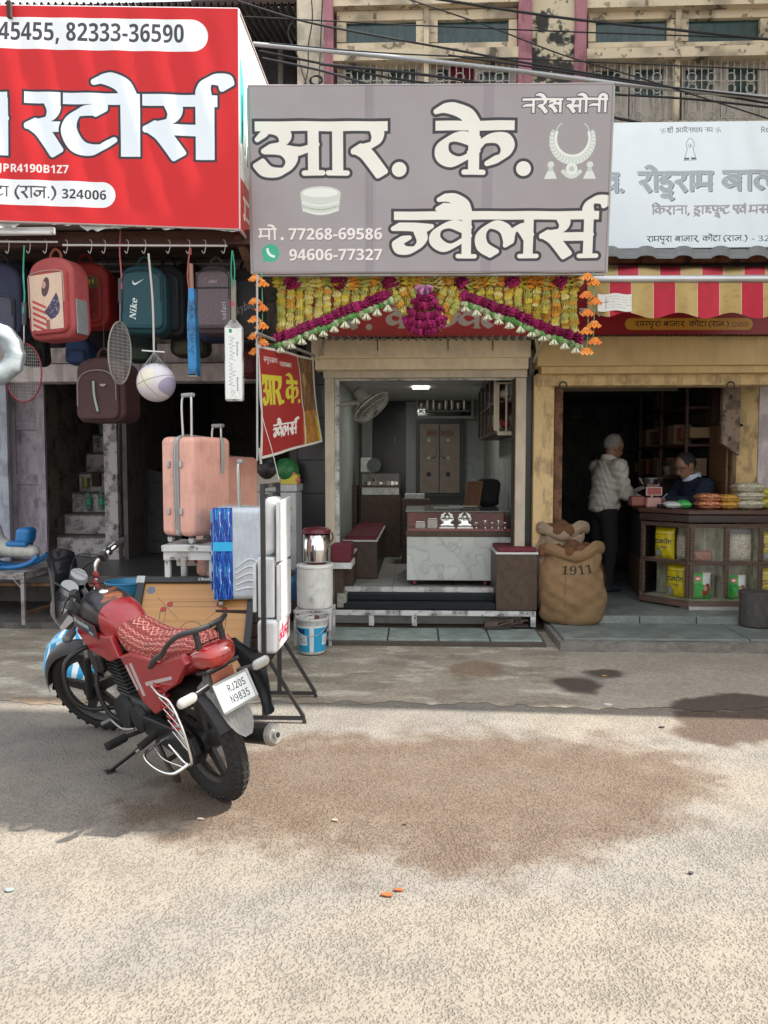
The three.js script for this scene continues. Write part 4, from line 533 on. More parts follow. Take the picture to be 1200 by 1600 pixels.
{ // hanging side banner, seen at a slant
  const t = canvasTex(640, 700, (g, w, h) => {
    g.fillStyle = '#a22c2a'; g.fillRect(0, 0, w, h); grime(g, w, h, 40, 0.06); const st = { fill: '#d5cb3c', lw: 0.11, nib: 0.06, head: 0.2, stem: 1.5 }; deva(g, 'a aa r .', 30, 195, 230, 175, st); deva(g, 'k e', 270, 215, 120, 150, st); g.fillStyle = '#d5cb3c'; g.beginPath(); g.arc(395, 352, 14, 0, 7); g.fill(); deva(g, 'jh v ai l s reph', 120, 505, 250, 86, { fill: '#efe9e4', lw: 0.13, nib: 0.1 }); deva(g, 's p u r s th', 60, 66, 130, 30, { fill: '#d8d0ca', lw: 0.14 }); deva(g, 'p r th m b v n', 210, 82, 120, 30, { fill: '#d8d0ca', lw: 0.14 });
    // printed picture: a gilded temple-like figure in brown and gold
    g.fillStyle = '#6a4a33'; g.fillRect(430, 0, 210, h); g.fillStyle = '#b07a2e'; g.fillRect(430, 430, 210, 270); for (let i = 0; i < 260; i++) { g.strokeStyle = pick(['rgba(190,140,70,.5)', 'rgba(60,36,22,.5)', 'rgba(225,190,120,.4)', 'rgba(120,70,40,.5)']); g.lineWidth = rr(2, 8); const x = rr(440, 630), y = rr(0, h); g.beginPath(); g.moveTo(x, y); g.quadraticCurveTo(x + rr(-30, 30), y + 30, x + rr(-25, 25), y + rr(40, 90)); g.stroke(); } g.fillStyle = 'rgba(200,160,110,.7)'; g.beginPath(); g.ellipse(500, 190, 24, 60, 0.1, 0, 7); g.fill(); g.fillStyle = '#c9b52e'; g.fillRect(590, 480, 50, 200);
    g.strokeStyle = '#d9cfc6'; g.lineWidth = 10; g.beginPath(); g.moveTo(428, 0); g.bezierCurveTo(470, 160, 400, 300, 440, 430); g.lineTo(450, h); g.stroke(); g.strokeStyle = '#ddd8d0'; g.lineWidth = 34; g.strokeRect(0, 0, w, h);
  });
  const q = (x, y, d) => at(x, y, d), c = [q(404, 538, 5.6), q(489, 560, 6.9), q(503, 690, 6.9), q(406, 718, 5.6)];
  const b = thing('hanging_banner', 'red cloth banner with yellow lettering hung edgewise beside the jeweller', 'banner', V((c[0].x + c[1].x) / 2, c[3].y, -6.25));
  putw('printed_sheet', grid(24, 12, (u, v) => { const a = c[3].clone().lerp(c[0], v), e = c[2].clone().lerp(c[1], v); return a.lerp(e, u).add(V(0.012 * Math.sin(u * 9 + v * 4), 0, 0)); }), pic(t, 0.6, { side: THREE.DoubleSide }), b);
  putw('top_bar', rod(q(400, 520, 5.55), q(492, 556, 6.95), 0.012, 8), K.galv, b); putw('cord', tube([q(404, 538, 5.6), q(408, 640, 5.58), q(424, 700, 5.5), q(436, 750, 5.2)], 0.003, 5), K.paintWhite, b);
  for (let i = 0; i < 9; i++) putw('tie', rod(c[0].clone().lerp(c[1], i / 8), q(400, 521, 5.55).lerp(q(492, 556, 6.95), i / 8), 0.0025, 4), K.wire, b);
  putw('bracket', [rod(q(402, 430, 5.6), q(402, 720, 5.6), 0.008, 6), rod(q(405, 700, 5.6), q(408, 725, 5.6), 0.01, 6)], K.galv, b);
}
// ---------- flower garland over the jeweller's door ----------
function coloured(list) {                              // [geometry, colour] -> one geometry with vertex colours
  const g = mrg(list.map((q) => q[0])), n = g.attributes.position.count, c = new Float32Array(n * 3); let i = 0; for (const [q, k] of list) { const m = (q.index ? q.index.count : q.attributes.position.count), col = C(k); for (let j = 0; j < m; j++, i++) c.set([col.r, col.g, col.b], i * 3); } g.setAttribute('color', new THREE.BufferAttribute(c, 3)); return g;
}
const petalMat = new THREE.MeshPhysicalMaterial({ vertexColors: true, roughness: 0.8, side: THREE.DoubleSide });
function ruffle(r, h, n = 11) {                        // one frilled blossom about the y axis
  const k = rnd() * 6, g = grid(n * 2, 2, (u, v) => { const a = u * 6.2832, f = (Math.round(u * n * 2) % 2 ? 0.8 : 1.06) * (0.92 + 0.16 * vn(u * 9 + k, k)), q = [0.12, 0.62, 1][Math.round(v * 2)]; return V(Math.cos(a) * r * q * f, h * (v < 0.2 ? 0.3 : v < 0.8 ? 0.5 : (Math.round(u * n * 2) % 2 ? -0.5 : 0.1)), Math.sin(a) * r * q * f); });
  return g;
}
function strandOf(pts, r, cols, step = 0.03) {         // blossoms threaded on a line
  const c = new THREE.CatmullRomCurve3(pts), L = c.getLength(), n = Math.max(2, Math.round(L / step)), out = [];
  for (let i = 0; i <= n; i++) { const p = c.getPointAt(i / n), t = c.getTangentAt(i / n); out.push([aim(ruffle(r * rr(0.8, 1.2), step * 1.9).rotateY(rnd() * 6), p.clone().add(V(rr(-0.005, 0.005), 0, rr(-0.005, 0.005))), p.clone().add(t).add(V(rr(-0.35, 0.35), rr(-0.2, 0.2), rr(-0.35, 0.35)))), pick(cols)]); }
  return coloured(out);
}
{
  const YL = [[0.72, 0.56, 0.06], [0.74, 0.62, 0.14], [0.6, 0.56, 0.12], [0.78, 0.68, 0.26], [0.72, 0.36, 0.05], [0.5, 0.5, 0.14]], MG = [[0.3, 0.008, 0.09], [0.4, 0.015, 0.14], [0.24, 0.006, 0.07]], GR = [[0.12, 0.32, 0.07], [0.2, 0.42, 0.14], [0.55, 0.62, 0.38]];
  const d = 5.98, b = thing('flower_garland', 'yellow and magenta flower garland draped under the grey signboard', 'garland', V(X(670, d), Y(540, d), -d)), P = (x, y, o = 0) => at(x, y, d - o);
  const S = (n, p, r, c, st) => putw(n, strandOf(p, r, c, st), petalMat, b);
  for (const [x0, x1] of [[434, 505], [505, 578], [578, 640], [640, 700], [700, 770], [770, 840], [840, 905]]) S('flower_strand', [P(x0, 438 + rr(-3, 3)), P((x0 + x1) / 2, 445), P(x1, 438 + rr(-3, 3))], 0.055, [...YL, [0.8, 0.3, 0.03]], 0.034);
  for (const x of [455, 531, 607, 721, 800, 876]) S('blossom', [P(x - 4, 434, 0.03), P(x + 4, 446, 0.03)], 0.06, MG, 0.018);
  const line = (x) => x < 640 ? mix(526, 460, (x - 434) / 172) : mix(460, 527, (x - 727) / 178);
  for (const s of [0, 1]) for (let i = 0; i < 12; i++) { const x = s ? 736 + i * 14.6 : 440 + i * 14.4; S('flower_strand', [P(x, 452), P(x + rr(-2, 2), (452 + line(x)) / 2), P(x, line(x) - 6)], 0.036, YL, 0.023); }
  for (const [xa, xb] of [[432, 612], [722, 906]]) {
    const pts = Array.from({ length: 8 }, (_, i) => { const x = mix(xa, xb, i / 7); return P(x, line(x) + 3 + rr(-3, 4), 0.02); }); for (let i = 0; i < 7; i++) S('magenta_strand', [pts[i], pts[i + 1]], 0.046, MG, 0.02);
    S('leaf_strand', pts.map((p) => p.clone().add(V(0, -0.055, 0.01))), 0.026, GR, 0.022);
    for (let i = 0; i < 11; i++) { const x = mix(xa + 6, xb - 6, i / 10), y = line(x) + 14, l = []; for (let q = 0; q < 6; q++) { const a = q * 1.05, p = P(x, y, 0.03); l.push([rod(p, p.clone().add(V(0.028 * Math.cos(a), -0.06, 0.028 * Math.sin(a))), 0.005, 4, 0.011), [0.75, 0.74, 0.55]]); } l.push([ball(0.02, P(x, y, 0.03).x, P(x, y, 0.03).y, P(x, y, 0.03).z, 8, 6), [0.2, 0.45, 0.15]]); putw('bell_flower', coloured(l), petalMat, b); }
  }
  for (const [a, m, c] of [[[612, 452], [628, 480], [652, 512]], [[628, 452], [644, 480], [660, 500]], [[642, 452], [652, 466], [668, 484]], [[722, 452], [708, 484], [686, 512]], [[708, 452], [698, 478], [682, 500]], [[694, 452], [688, 466], [676, 484]]].map((q) => q)) S('flower_strand', [P(...a, 0.01), P(...m, 0.03), P(...c, 0.03)], 0.036, YL, 0.024);
  const arc = (x, y, rx, ry, o, cols, r) => S('petal_arc', Array.from({ length: 9 }, (_, i) => { const q = Math.PI * (1.06 - 1.12 * i / 8); return P(x + rx * Math.cos(q), y + ry * Math.sin(q), o); }), r, cols, 0.017);
  for (const [y, rx, ry, o] of [[500, 32, 20, 0.05], [497, 26, 12, 0.07], [484, 26, 12, 0.07], [470, 17, 10, 0.08], [462, 10, 6, 0.08]]) arc(664, y, rx * 0.9, ry * 0.9, o, MG, 0.034); arc(664, 450, 8, 5, 0.1, [[0.5, 0.12, 0.36], [0.62, 0.3, 0.5]], 0.034);
  // marigold strings at both ends of the board
  const OR = [[0.78, 0.25, 0.03], [0.8, 0.33, 0.08], [0.72, 0.2, 0.04]];
  for (const [x, label, ys] of [[404, 'orange marigold string hanging beside the hung school bags', [438, 446, 474, 484, 502, 512, 528, 538, 552]], [922, 'orange marigold string hanging in front of the striped awning', [436, 444, 464, 474, 492, 510, 520, 536, 552]]]) {
    const m = thing('marigold_string', label, 'flower string', at(x, 562, 5.72)), q = (a, y) => at(a, y, 5.72);
    for (const e of [[q(x - 4, 424), q(x - 3, 500), q(x - 5, 556)], [q(x + 5, 424), q(x + 6, 500), q(x + 3, 560)]]) putw('cord', tube(e, 0.004, 5), M([0.1, 0.4, 0.28], 0.7), m);
    ys.forEach((y, i) => { const a = q(x + (i % 2 ? 6 : -5) + rr(-1, 1), y); putw('marigold', coloured([0, 1, 2].map((k) => [ruffle(0.052 - k * 0.012, 0.03, 9).rotateY(k).rotateX(0.25).translate(a.x, a.y + k * 0.012, a.z + 0.012), pick(OR)])), petalMat, m); });
  }
}
// ---------- cables and pipe across the upper floor ----------
{
  const run = (pts, r, d) => tube(pts.map(([x, y, q]) => at(x, y, q ?? d)), r, 6, pts.length * 8);
  solo('conduit_pipe', run([[396, 69], [600, 88], [800, 110], [960, 130], [1262, 158]], 0.02, 7.05), M([0.55, 0.56, 0.57], 0.4, { metal: 0.4, tex: 'metal', size: 0.5 }), 'long silver conduit pipe sloping across the upper windows', 'pipe');
  for (const [p, r] of [[[[372, 2], [470, 32], [600, 58], [700, 76], [820, 98], [1000, 128], [1262, 172]], 0.009], [[[380, 26], [660, 40], [900, 50], [1262, 62]], 0.006], [[[630, -4], [760, 40], [880, 86], [1000, 122], [1262, 205]], 0.006], [[[680, -2], [880, 28], [1040, 45], [1262, 68]], 0.011], [[[405, 80], [520, 103], [600, 120], [690, 134], [760, 150]], 0.01], [[[410, 91], [500, 110], [570, 130], [620, 144]], 0.01], [[[420, 67], [560, 80], [660, 86], [820, 92], [1262, 112]], 0.006], [[[500, 100], [640, 114], [740, 128], [800, 140]], 0.012], [[[930, 146], [1080, 155], [1262, 175]], 0.009], [[[940, 180], [1000, 192], [1100, 215]], 0.012], [[[700, 86], [880, 112], [980, 128], [1262, 160]], 0.008]])
    solo('overhead_cable', run(p, r, 7.0 + rr(-0.06, 0.14)), K.wire, 'thin black cable strung across the upper windows', 'cable', 'black cables across the upper floor');
  for (const p of [[[485, -20], [488, 30], [482, 70], [481, 110], [474, 140]], [[505, -20], [502, 40], [500, 90], [498, 140]], [[456, 35], [450, 50], [464, 85], [472, 112], [482, 140]]]) solo('wall_cable', run(p, 0.006, 7.4), K.wire, 'loose black wire hanging down the cream corner pillar', 'cable', 'wires down the corner pillar');
  solo('wire_coil', tube(Array.from({ length: 26 }, (_, i) => at(492 + 9 * Math.cos(i * 0.8) + i * 0.15, 127 + 7 * Math.sin(i * 0.8) - 0.1 * i, 7.36)), 0.006, 5, 120), K.wire, 'tangled coil of black wire on the cream corner pillar', 'cable');
}
// ---------- goods hung out under the red board ----------
function bagOutline(w, h, top = 0.5) {                 // dome-topped outline, foot at 0
  const s = new THREE.Shape(), r = w * 0.16; s.moveTo(-w / 2 + r, 0); s.lineTo(w / 2 - r, 0); s.quadraticCurveTo(w / 2, 0, w / 2, r); s.lineTo(w / 2 * 0.99, h * (1 - 0.42 * top)); s.bezierCurveTo(w / 2 * 0.98, h * (1 - 0.14 * top), w * 0.3, h, 0, h); s.bezierCurveTo(-w * 0.3, h, -w / 2 * 0.98, h * (1 - 0.14 * top), -w / 2 * 0.99, h * (1 - 0.42 * top)); s.lineTo(-w / 2, r); s.quadraticCurveTo(-w / 2, 0, -w / 2 + r, 0); return s;
}
function rim(s, z, r, a = 0, e = 1) { const p = s.getSpacedPoints(60), q = p.slice(Math.floor(a * 60), Math.ceil(e * 60) + 1).map((k) => V(k.x, k.y, z)); return tube(q, r, 6, q.length * 2); }
const bagCloth = (c, r = 0.75) => M(c, r, { tex: 'cloth', size: 0.25, bump: 0.001 });
function backpack(label, px0, py0, px1, py1, d, col, o = {}) {
  const w = X(px1, d) - X(px0, d), h = Y(py0, d) - Y(py1, d), base = at((px0 + px1) / 2, py1, d), b = thing('backpack', label, 'backpack', base, o.group), dep = o.dep ?? 0.14, mat = o.mat ?? bagCloth(col), bv = 0.035, sc = (w - 2 * bv) / w, trim = o.trim ?? M([0.02, 0.02, 0.025], 0.7);
  b.rotation.y = o.turn ?? 0; b.rotation.z = o.tilt ?? 0; const s = bagOutline(w - 2 * bv, h - 2 * bv);
  const body = new THREE.ExtrudeGeometry(s, { depth: dep, bevelEnabled: true, bevelSize: bv, bevelThickness: bv, bevelSegments: 4, curveSegments: 14 }); put('body', warp(uvm(body), (v) => { v.y += bv; v.x += 0.006 * Math.sin(v.y * 21 + v.z * 30); v.z -= dep; }), mat, b);
  const pw = w * (o.pw ?? 0.8), ph = h * (o.ph ?? 0.5), py = h * (o.py ?? 0.06), ps = bagOutline(pw - 0.03, ph - 0.03, o.ptop ?? 0.35), pk = new THREE.ExtrudeGeometry(ps, { depth: 0.02, bevelEnabled: true, bevelSize: 0.015, bevelThickness: 0.015, bevelSegments: 3, curveSegments: 10 }).translate(0, py + 0.015, bv - 0.004);
  put('front_pocket', warp(uvm(pk), (v) => { v.z += 0.004 * Math.sin(v.x * 30) * Math.cos(v.y * 24); }), o.pmat ?? mat, b);
  put('zip', rim(bagOutline(w * 0.9, h * 0.94), bv * 0.6, 0.005, 0.3, 0.95).translate(0, h * 0.02, 0), trim, b); if (o.pzip !== false) put('zip', rim(ps, bv + 0.034, 0.0045, 0.32, 0.9).translate(0, py + 0.015, 0), o.ztrim ?? trim, b);
  put('handle', tube([V(-0.05, h - 0.03, -0.05), V(-0.045, h + 0.04, -0.05), V(0, h + 0.075, -0.05), V(0.045, h + 0.04, -0.05), V(0.05, h - 0.03, -0.05)], 0.011, 6), o.hmat ?? mat, b); put('hook', rod(V(0, h + 0.07, -0.05), V(0, h + (o.hang ?? 0.2), -0.05), 0.004, 5), K.iron, b);
  if (o.print) put('print', grid(10, 10, (u, v) => V((u - 0.5) * pw * (o.prw ?? 0.84) + (o.prx ?? 0), py + ph * (o.pr0 ?? 0.06) + v * ph * (o.prh ?? 0.86), bv + 0.034 + 0.006 * Math.sin(u * 3.14) * Math.sin(v * 3.14))), pic(o.print, 0.6), b);
  if (o.side) { put('side_pocket', B(0.012, h * 0.42, dep * 0.9, w / 2 + 0.001, h * 0.26, -dep * 0.45, 0.005), o.side, b); }
  return b;
}
const clear = (g, w, h, c) => { g.fillStyle = c; g.fillRect(0, 0, w, h); };
{
  // sports girl picture bag: plain printed panel with stripes and a dark figure-like blot
  const pr = canvasTex(256, 340, (g, w, h) => { clear(g, w, h, '#cbb09a'); grime(g, w, h, 60, 0.1, '240,225,205'); grime(g, w, h, 30, 0.1, '120,90,80'); g.fillStyle = '#b03a40'; for (let i = 0; i < 6; i++) { g.save(); g.translate(20, 150 + i * 36); g.rotate(0.42); g.fillRect(0, 0, 120, 15); g.restore(); } g.fillStyle = '#3b3050'; g.beginPath(); g.moveTo(210, 120); g.bezierCurveTo(250, 200, 240, 270, 160, 280); g.lineTo(110, 230); g.bezierCurveTo(150, 200, 180, 160, 210, 120); g.fill(); g.fillStyle = '#d8d0d8'; for (let i = 0; i < 26; i++) g.fillRect(rr(150, 225), rr(165, 265), 4, 4); g.fillStyle = '#4a3038'; g.beginPath(); g.ellipse(128, 80, 30, 60, 0.2, 0, 7); g.fill(); g.fillStyle = '#b98a76'; g.beginPath(); g.ellipse(116, 66, 16, 22, 0.1, 0, 7); g.fill(); g.fillStyle = '#8f5550'; g.fillRect(120, 280, 30, 60); });
  backpack('pink backpack with a striped photo print and grey side pocket', 44, 400, 128, 531, 5.75, [0.55, 0.1, 0.1], { turn: -0.3, tilt: 0.03, dep: 0.13, pw: 0.86, ph: 0.78, ptop: 0.2, print: pr, pmat: bagCloth([0.5, 0.07, 0.07]), side: bagCloth([0.32, 0.34, 0.34], 0.4), trim: M([0.4, 0.25, 0.22], 0.7), hmat: bagCloth([0.4, 0.12, 0.07]), hang: 0.16 });
  const yel = canvasTex(256, 256, (g, w, h) => { clear(g, w, h, '#6a1013'); g.fillStyle = '#39401c'; g.fillRect(0, 0, w, 74); g.fillStyle = '#a98726'; for (let i = 0; i < 9; i++) g.fillRect(16 + i * 25, 22 + (i % 2) * 4, 14, 26); grime(g, w, h, 24, 0.3, '150,110,30'); });
  backpack('bright red school bag with a green panel, hanging behind the pink bag', 92, 408, 172, 512, 6.15, [0.42, 0.02, 0.018], { dep: 0.16, ph: 0.74, print: yel, prh: 0.9, trim: M([0.3, 0.02, 0.02], 0.6) });
  backpack('navy and grey backpack behind the green-tied racket', -32, 408, 36, 528, 6.1, [0.045, 0.055, 0.12], { dep: 0.16, ztrim: M([0.02, 0.02, 0.03], 0.6), pmat: bagCloth([0.1, 0.11, 0.16]) });
  backpack('dark blue backpack partly hidden behind the navy one', 2, 400, 52, 522, 6.5, [0.02, 0.026, 0.07], {});
  const nk = canvasTex(256, 330, (g, w, h) => { clear(g, w, h, '#174852'); grime(g, w, h, 40, 0.1, '10,40,50'); g.fillStyle = '#dfe6e6'; g.beginPath(); g.moveTo(70, 40); g.quadraticCurveTo(60, 78, 90, 76); g.lineTo(150, 34); g.lineTo(92, 62); g.quadraticCurveTo(74, 68, 70, 40); g.fill(); g.save(); g.translate(84, 300); g.rotate(-1.45); g.fillStyle = '#e6ecec'; g.font = 'italic bold 58px serif'; g.fillText('Nike', 0, 0); g.restore(); });
  backpack('teal backpack with white lettering and a black diagonal zip', 191, 413, 260, 522, 6.0, [0.02, 0.1, 0.13], { dep: 0.16, pw: 0.9, ph: 0.86, ptop: 0.4, print: nk, prw: 0.9, trim: M([0.01, 0.02, 0.03], 0.7), turn: 0.12 });
  const sp = canvasTex(200, 300, (g, w, h) => { clear(g, w, h, '#20242a'); g.save(); g.translate(60, 120); g.rotate(-1.5); g.fillStyle = '#8f9498'; g.font = 'bold 30px sans-serif'; g.fillText('SPORT', 0, 0); g.restore(); g.strokeStyle = '#8b8f92'; g.lineWidth = 4; g.beginPath(); for (let i = 0; i < 12; i++) g.lineTo(rr(60, 140), rr(180, 280)); g.stroke(); });
  backpack('black sports backpack with grey scribbled print beside the teal bag', 234, 412, 290, 525, 6.25, [0.02, 0.022, 0.026], { dep: 0.18, ph: 0.8, print: sp, trim: M([0.05, 0.06, 0.09], 0.6) });
  const sf = canvasTex(256, 330, (g, w, h) => { clear(g, w, h, '#66585e'); for (let i = 0; i < 900; i++) { const y = h * Math.pow(rnd(), 0.7); g.fillStyle = `rgba(220,214,216,${rr(0.2, 0.9)})`; const r = rr(0.6, 2.2); g.fillRect(rnd() * w, y, r, r); } g.fillStyle = '#1c1a1e'; g.fillRect(0, 92, w, 12); g.fillStyle = '#bdb4b6'; g.font = '26px sans-serif'; g.fillText('safari', 96, 66); g.save(); g.translate(226, 300); g.rotate(-1.57); g.font = '46px sans-serif'; g.fillText('safari', 0, 0); g.restore(); });
  backpack('speckled grey backpack with pale lettering beside the cricket bat', 308, 414, 366, 522, 6.05, [0.13, 0.1, 0.11], { dep: 0.16, pw: 0.94, ph: 0.88, print: sf, prw: 0.94 });
  backpack('blue rucksack base showing under the speckled bag', 312, 470, 366, 533, 6.25, [0.02, 0.035, 0.1], {});
  const sk = canvasTex(200, 260, (g, w, h) => { clear(g, w, h, '#141216'); g.save(); g.translate(20, 170); g.rotate(-0.3); g.fillStyle = '#8d8a8e'; g.font = 'italic 52px serif'; g.fillText('skybags', 0, 0); g.restore(); g.fillRect(0, 60, w, 3); });
  backpack('black backpack with slanted script lettering beside the marigold string', 360, 418, 410, 538, 6.2, [0.012, 0.011, 0.013], { dep: 0.16, pw: 0.92, ph: 0.8, print: sk });
  backpack('dark red bag hanging low behind the cricket bat', 374, 510, 402, 590, 6.5, [0.12, 0.015, 0.018], {});
  backpack('deep purple backpack hanging behind the red and teal bags', 134, 440, 200, 560, 6.6, [0.045, 0.02, 0.03], { hang: 0.4 });
  backpack('charcoal backpack squeezed behind the blue bat', 268, 410, 322, 520, 6.7, [0.03, 0.03, 0.034], { hang: 0.3 }); backpack('dark teal rucksack behind the maroon and red bags', 156, 420, 206, 540, 6.9, [0.02, 0.04, 0.045], { hang: 0.3 }); backpack('plum backpack behind the swim ring and racket', 40, 430, 100, 540, 6.8, [0.05, 0.025, 0.045], { hang: 0.3 });
  backpack('small blue child\'s bag under the pink backpack', 104, 528, 142, 570, 6.35, [0.015, 0.05, 0.16], { dep: 0.08, hang: 0.5 });
  backpack('small dark green bag with a pale patch under the teal backpack', 198, 520, 240, 566, 6.4, [0.012, 0.035, 0.03], { dep: 0.08, hang: 0.5, pmat: M([0.05, 0.09, 0.06], 0.7, { tex: 'speck', size: 0.1 }) });
  backpack('small black and yellow bag between the two bats', 268, 512, 326, 558, 6.4, [0.02, 0.02, 0.018], { dep: 0.08, hang: 0.4, pmat: M([0.08, 0.07, 0.03], 0.7, { tex: 'speck', size: 0.15 }) });
  backpack('small dark bag under the navy backpack', 32, 524, 72, 572, 6.4, [0.015, 0.02, 0.022], { dep: 0.08, hang: 0.5 });
  const mb = backpack('large maroon rucksack with grey piping hanging lowest', 119, 557, 200, 660, 5.95, [0.085, 0.035, 0.035], { dep: 0.2, pw: 0.86, ph: 0.78, py: 0.04, ptop: 0.8, trim: M([0.22, 0.2, 0.19], 0.7), turn: -0.14, hang: 0.75 });
  { const h = Y(557, 5.95) - Y(660, 5.95); put('pocket_zip', tube([V(-0.02, h * 0.62, 0.078), V(-0.012, h * 0.4, 0.082), V(0.012, h * 0.16, 0.078)], 0.009, 6), M([0.3, 0.36, 0.32], 0.5), mb); put('badge', extr([[-0.028, 0], [0, -0.014], [0.028, 0], [0.014, 0.012], [0, 0.004], [-0.014, 0.012]], 0.003).translate(0.055, h * 0.56, 0.072), M([0.3, 0.25, 0.24], 0.6), mb); }
}
{ // the beam, rails and tube light everything hangs from
  const b = thing('hanging_rail', 'brown beam with steel rails and hooks under the red signboard', 'rail', V(X(190, 5.9), Y(396, 5.9), -6.0));
  putw('beam', BP(-60, 362, 392, 384, 5.8, 0.08), M([0.11, 0.04, 0.025], 0.7, { tex: 'wood', size: 0.6 }), b); putw('beam', BP(-60, 384, 392, 404, 6.3, 0.06), K.darkBrown, b); for (const [x0, x1, y] of [[-60, 90, 377], [98, 355, 383]]) putw('rail', rod(at(x0, y, 5.74), at(x1, y + 1, 5.74), 0.008, 8), K.white, b); putw('brace', bar(at(372, 368, 5.8), at(392, 420, 6.1), 0.05), K.rust, b);
  putw('added_shade_slab', [BB(-4.8, X(384, 6), Y(358, 5.9), Y(352, 5.9), -7.4, -5.68)], M([0.2, 0.17, 0.15], 0.9), b); for (const y of [412, 424]) putw('rear_rail', rod(at(-60, y, 6.7), at(400, y, 6.7), 0.012, 6), K.galv, b);  // the roof slab here is added to keep the space over the bags dark
  for (let i = 0; i < 12; i++) { const x = 12 + i * 31 + rr(-6, 6), p = at(x, 381, 5.74); putw('hook', tube([p.clone().add(V(0, 0.03, 0)), p.clone().add(V(0.014, 0.02, 0)), p.clone().add(V(0.012, -0.04, 0)), p.clone().add(V(0, -0.07, 0)), p.clone().add(V(-0.014, -0.05, 0))], 0.0035, 5), K.galv, b); }
  const t = thing('tube_light', 'unlit white tube light batten under the red signboard', 'light', at(42, 366, 5.66)); putw('batten', BP(-40, 355, 84, 366, 5.66, 0.04, 0.006), K.plasticWhite, t); putw('tube', rod(at(-36, 363, 5.645), at(80, 364, 5.645), 0.013, 12), M([0.7, 0.7, 0.68], 0.3), t);
}
function racket(label, x, ytop, ybot, d, rx, red, turn) {   // hung head down; ytop is the grip's end
  const h = Y(ytop, d) - Y(ybot, d), b = thing('badminton_racket', label, 'racket', at(x, ybot, d)), hy = h * 0.3, ry = h * 0.3 - 0.004; b.rotation.y = turn; b.rotation.z = -0.03;
  const ringM = M(red ? [0.4, 0.03, 0.06] : [0.45, 0.42, 0.36], 0.35, { metal: 0.2, tex: 'speck', size: 0.1 }); put('head_frame', tube(Array.from({ length: 20 }, (_, i) => V(rx * Math.cos(i * 0.31416), hy + ry * Math.sin(i * 0.31416), 0)), 0.006, 6, 80, true), ringM, b);
  const st = []; for (let i = -8; i <= 8; i++) { const k = i / 9, a = ry * Math.sqrt(1 - k * k), c = rx * Math.sqrt(1 - k * k); st.push(rod(V(rx * k, hy - a, 0.001), V(rx * k, hy + a, 0.001), 0.0011, 3), rod(V(-c, hy + ry * k, -0.001), V(c, hy + ry * k, -0.001), 0.0011, 3)); } put('strings', st, M([0.55, 0.54, 0.5], 0.5), b);
  put('shaft', rod(V(0, hy + ry, 0), V(0, h * 0.8, 0), 0.0045, 8), M(red ? [0.5, 0.46, 0.45] : [0.2, 0.2, 0.21], 0.35, { metal: 0.4 }), b); put('grip', rod(V(0, h * 0.78, 0), V(0, h, 0), 0.015, 10, 0.017), M([0.08, 0.085, 0.1], 0.6, { tex: 'speck', size: 0.06 }), b);
  put('cord', tube([V(0, h - 0.08, 0.018), V(0.005, h + 0.05, 0.004), V(-0.006, h + 0.2, 0), V(0, h + (red ? 0.42 : 0.36), 0)], 0.006, 5), red ? M([0.03, 0.3, 0.2], 0.8) : M([0.4, 0.1, 0.12], 0.8), b); return b;
}
racket('badminton racket with a red head rim tied by green cord', 37, 470, 629, 5.68, 0.13, true, 0.1);
racket('badminton racket turned nearly edge-on, tied by pink cord', 187, 432, 601, 5.72, 0.1, false, 1.0);
{ // ball in a net
  const t = canvasTex(512, 256, (g, w, h) => { clear(g, w, h, '#d2ccd0'); g.fillStyle = '#9f98b0'; g.beginPath(); g.ellipse(120, 70, 60, 30, 0.3, 0, 7); g.ellipse(330, 190, 90, 44, 0.2, 0, 7); g.fill(); g.fillStyle = '#d8d1bd'; g.beginPath(); g.ellipse(210, 100, 50, 40, 0, 0, 7); g.fill(); g.strokeStyle = '#6f6878'; g.lineWidth = 2.5; for (const o of [0, 128, 256, 384]) { g.beginPath(); g.moveTo(o + 40, 0); g.bezierCurveTo(o + 90, 90, o + 60, 170, o + 110, 256); g.stroke(); } g.beginPath(); g.moveTo(0, 120); g.bezierCurveTo(150, 60, 330, 190, 512, 120); g.stroke(); });
  const c = at(244, 598, 5.66), r = 30 / F * 5.66, b = thing('netted_ball', 'white and lilac rubber ball hung in a string net', 'ball', c.clone().add(V(0, -r, 0)));
  put('ball', new THREE.SphereGeometry(r, 32, 22).rotateY(-1.2).rotateZ(0.5).translate(0, r, 0), pic(t, 0.4), b); const net = []; const top = V(-0.012, r + 0.23, 0); for (let i = 0; i < 14; i++) { const a = i * 0.4488, p = V(r * 0.93 * Math.cos(a), r * 1.36, r * 0.93 * Math.sin(a)); net.push(rod(p, top, 0.0016, 3), rod(p, V(0.6 * (p.x + top.x), (p.y + top.y) / 2, 0.5 * p.z), 0.0012, 3)); } put('net', net, M([0.45, 0.45, 0.44], 0.7), b); put('cord', tube([top, V(-0.016, r + 0.6, 0), V(-0.04, Y(392, 5.66) - c.y + r, 0)], 0.008, 6), M([0.5, 0.47, 0.42], 0.8), b); put('knot', rod(V(-0.1, r + 0.235, 0.005), V(0.07, r + 0.222, 0.005), 0.006, 6), K.white, b);
}
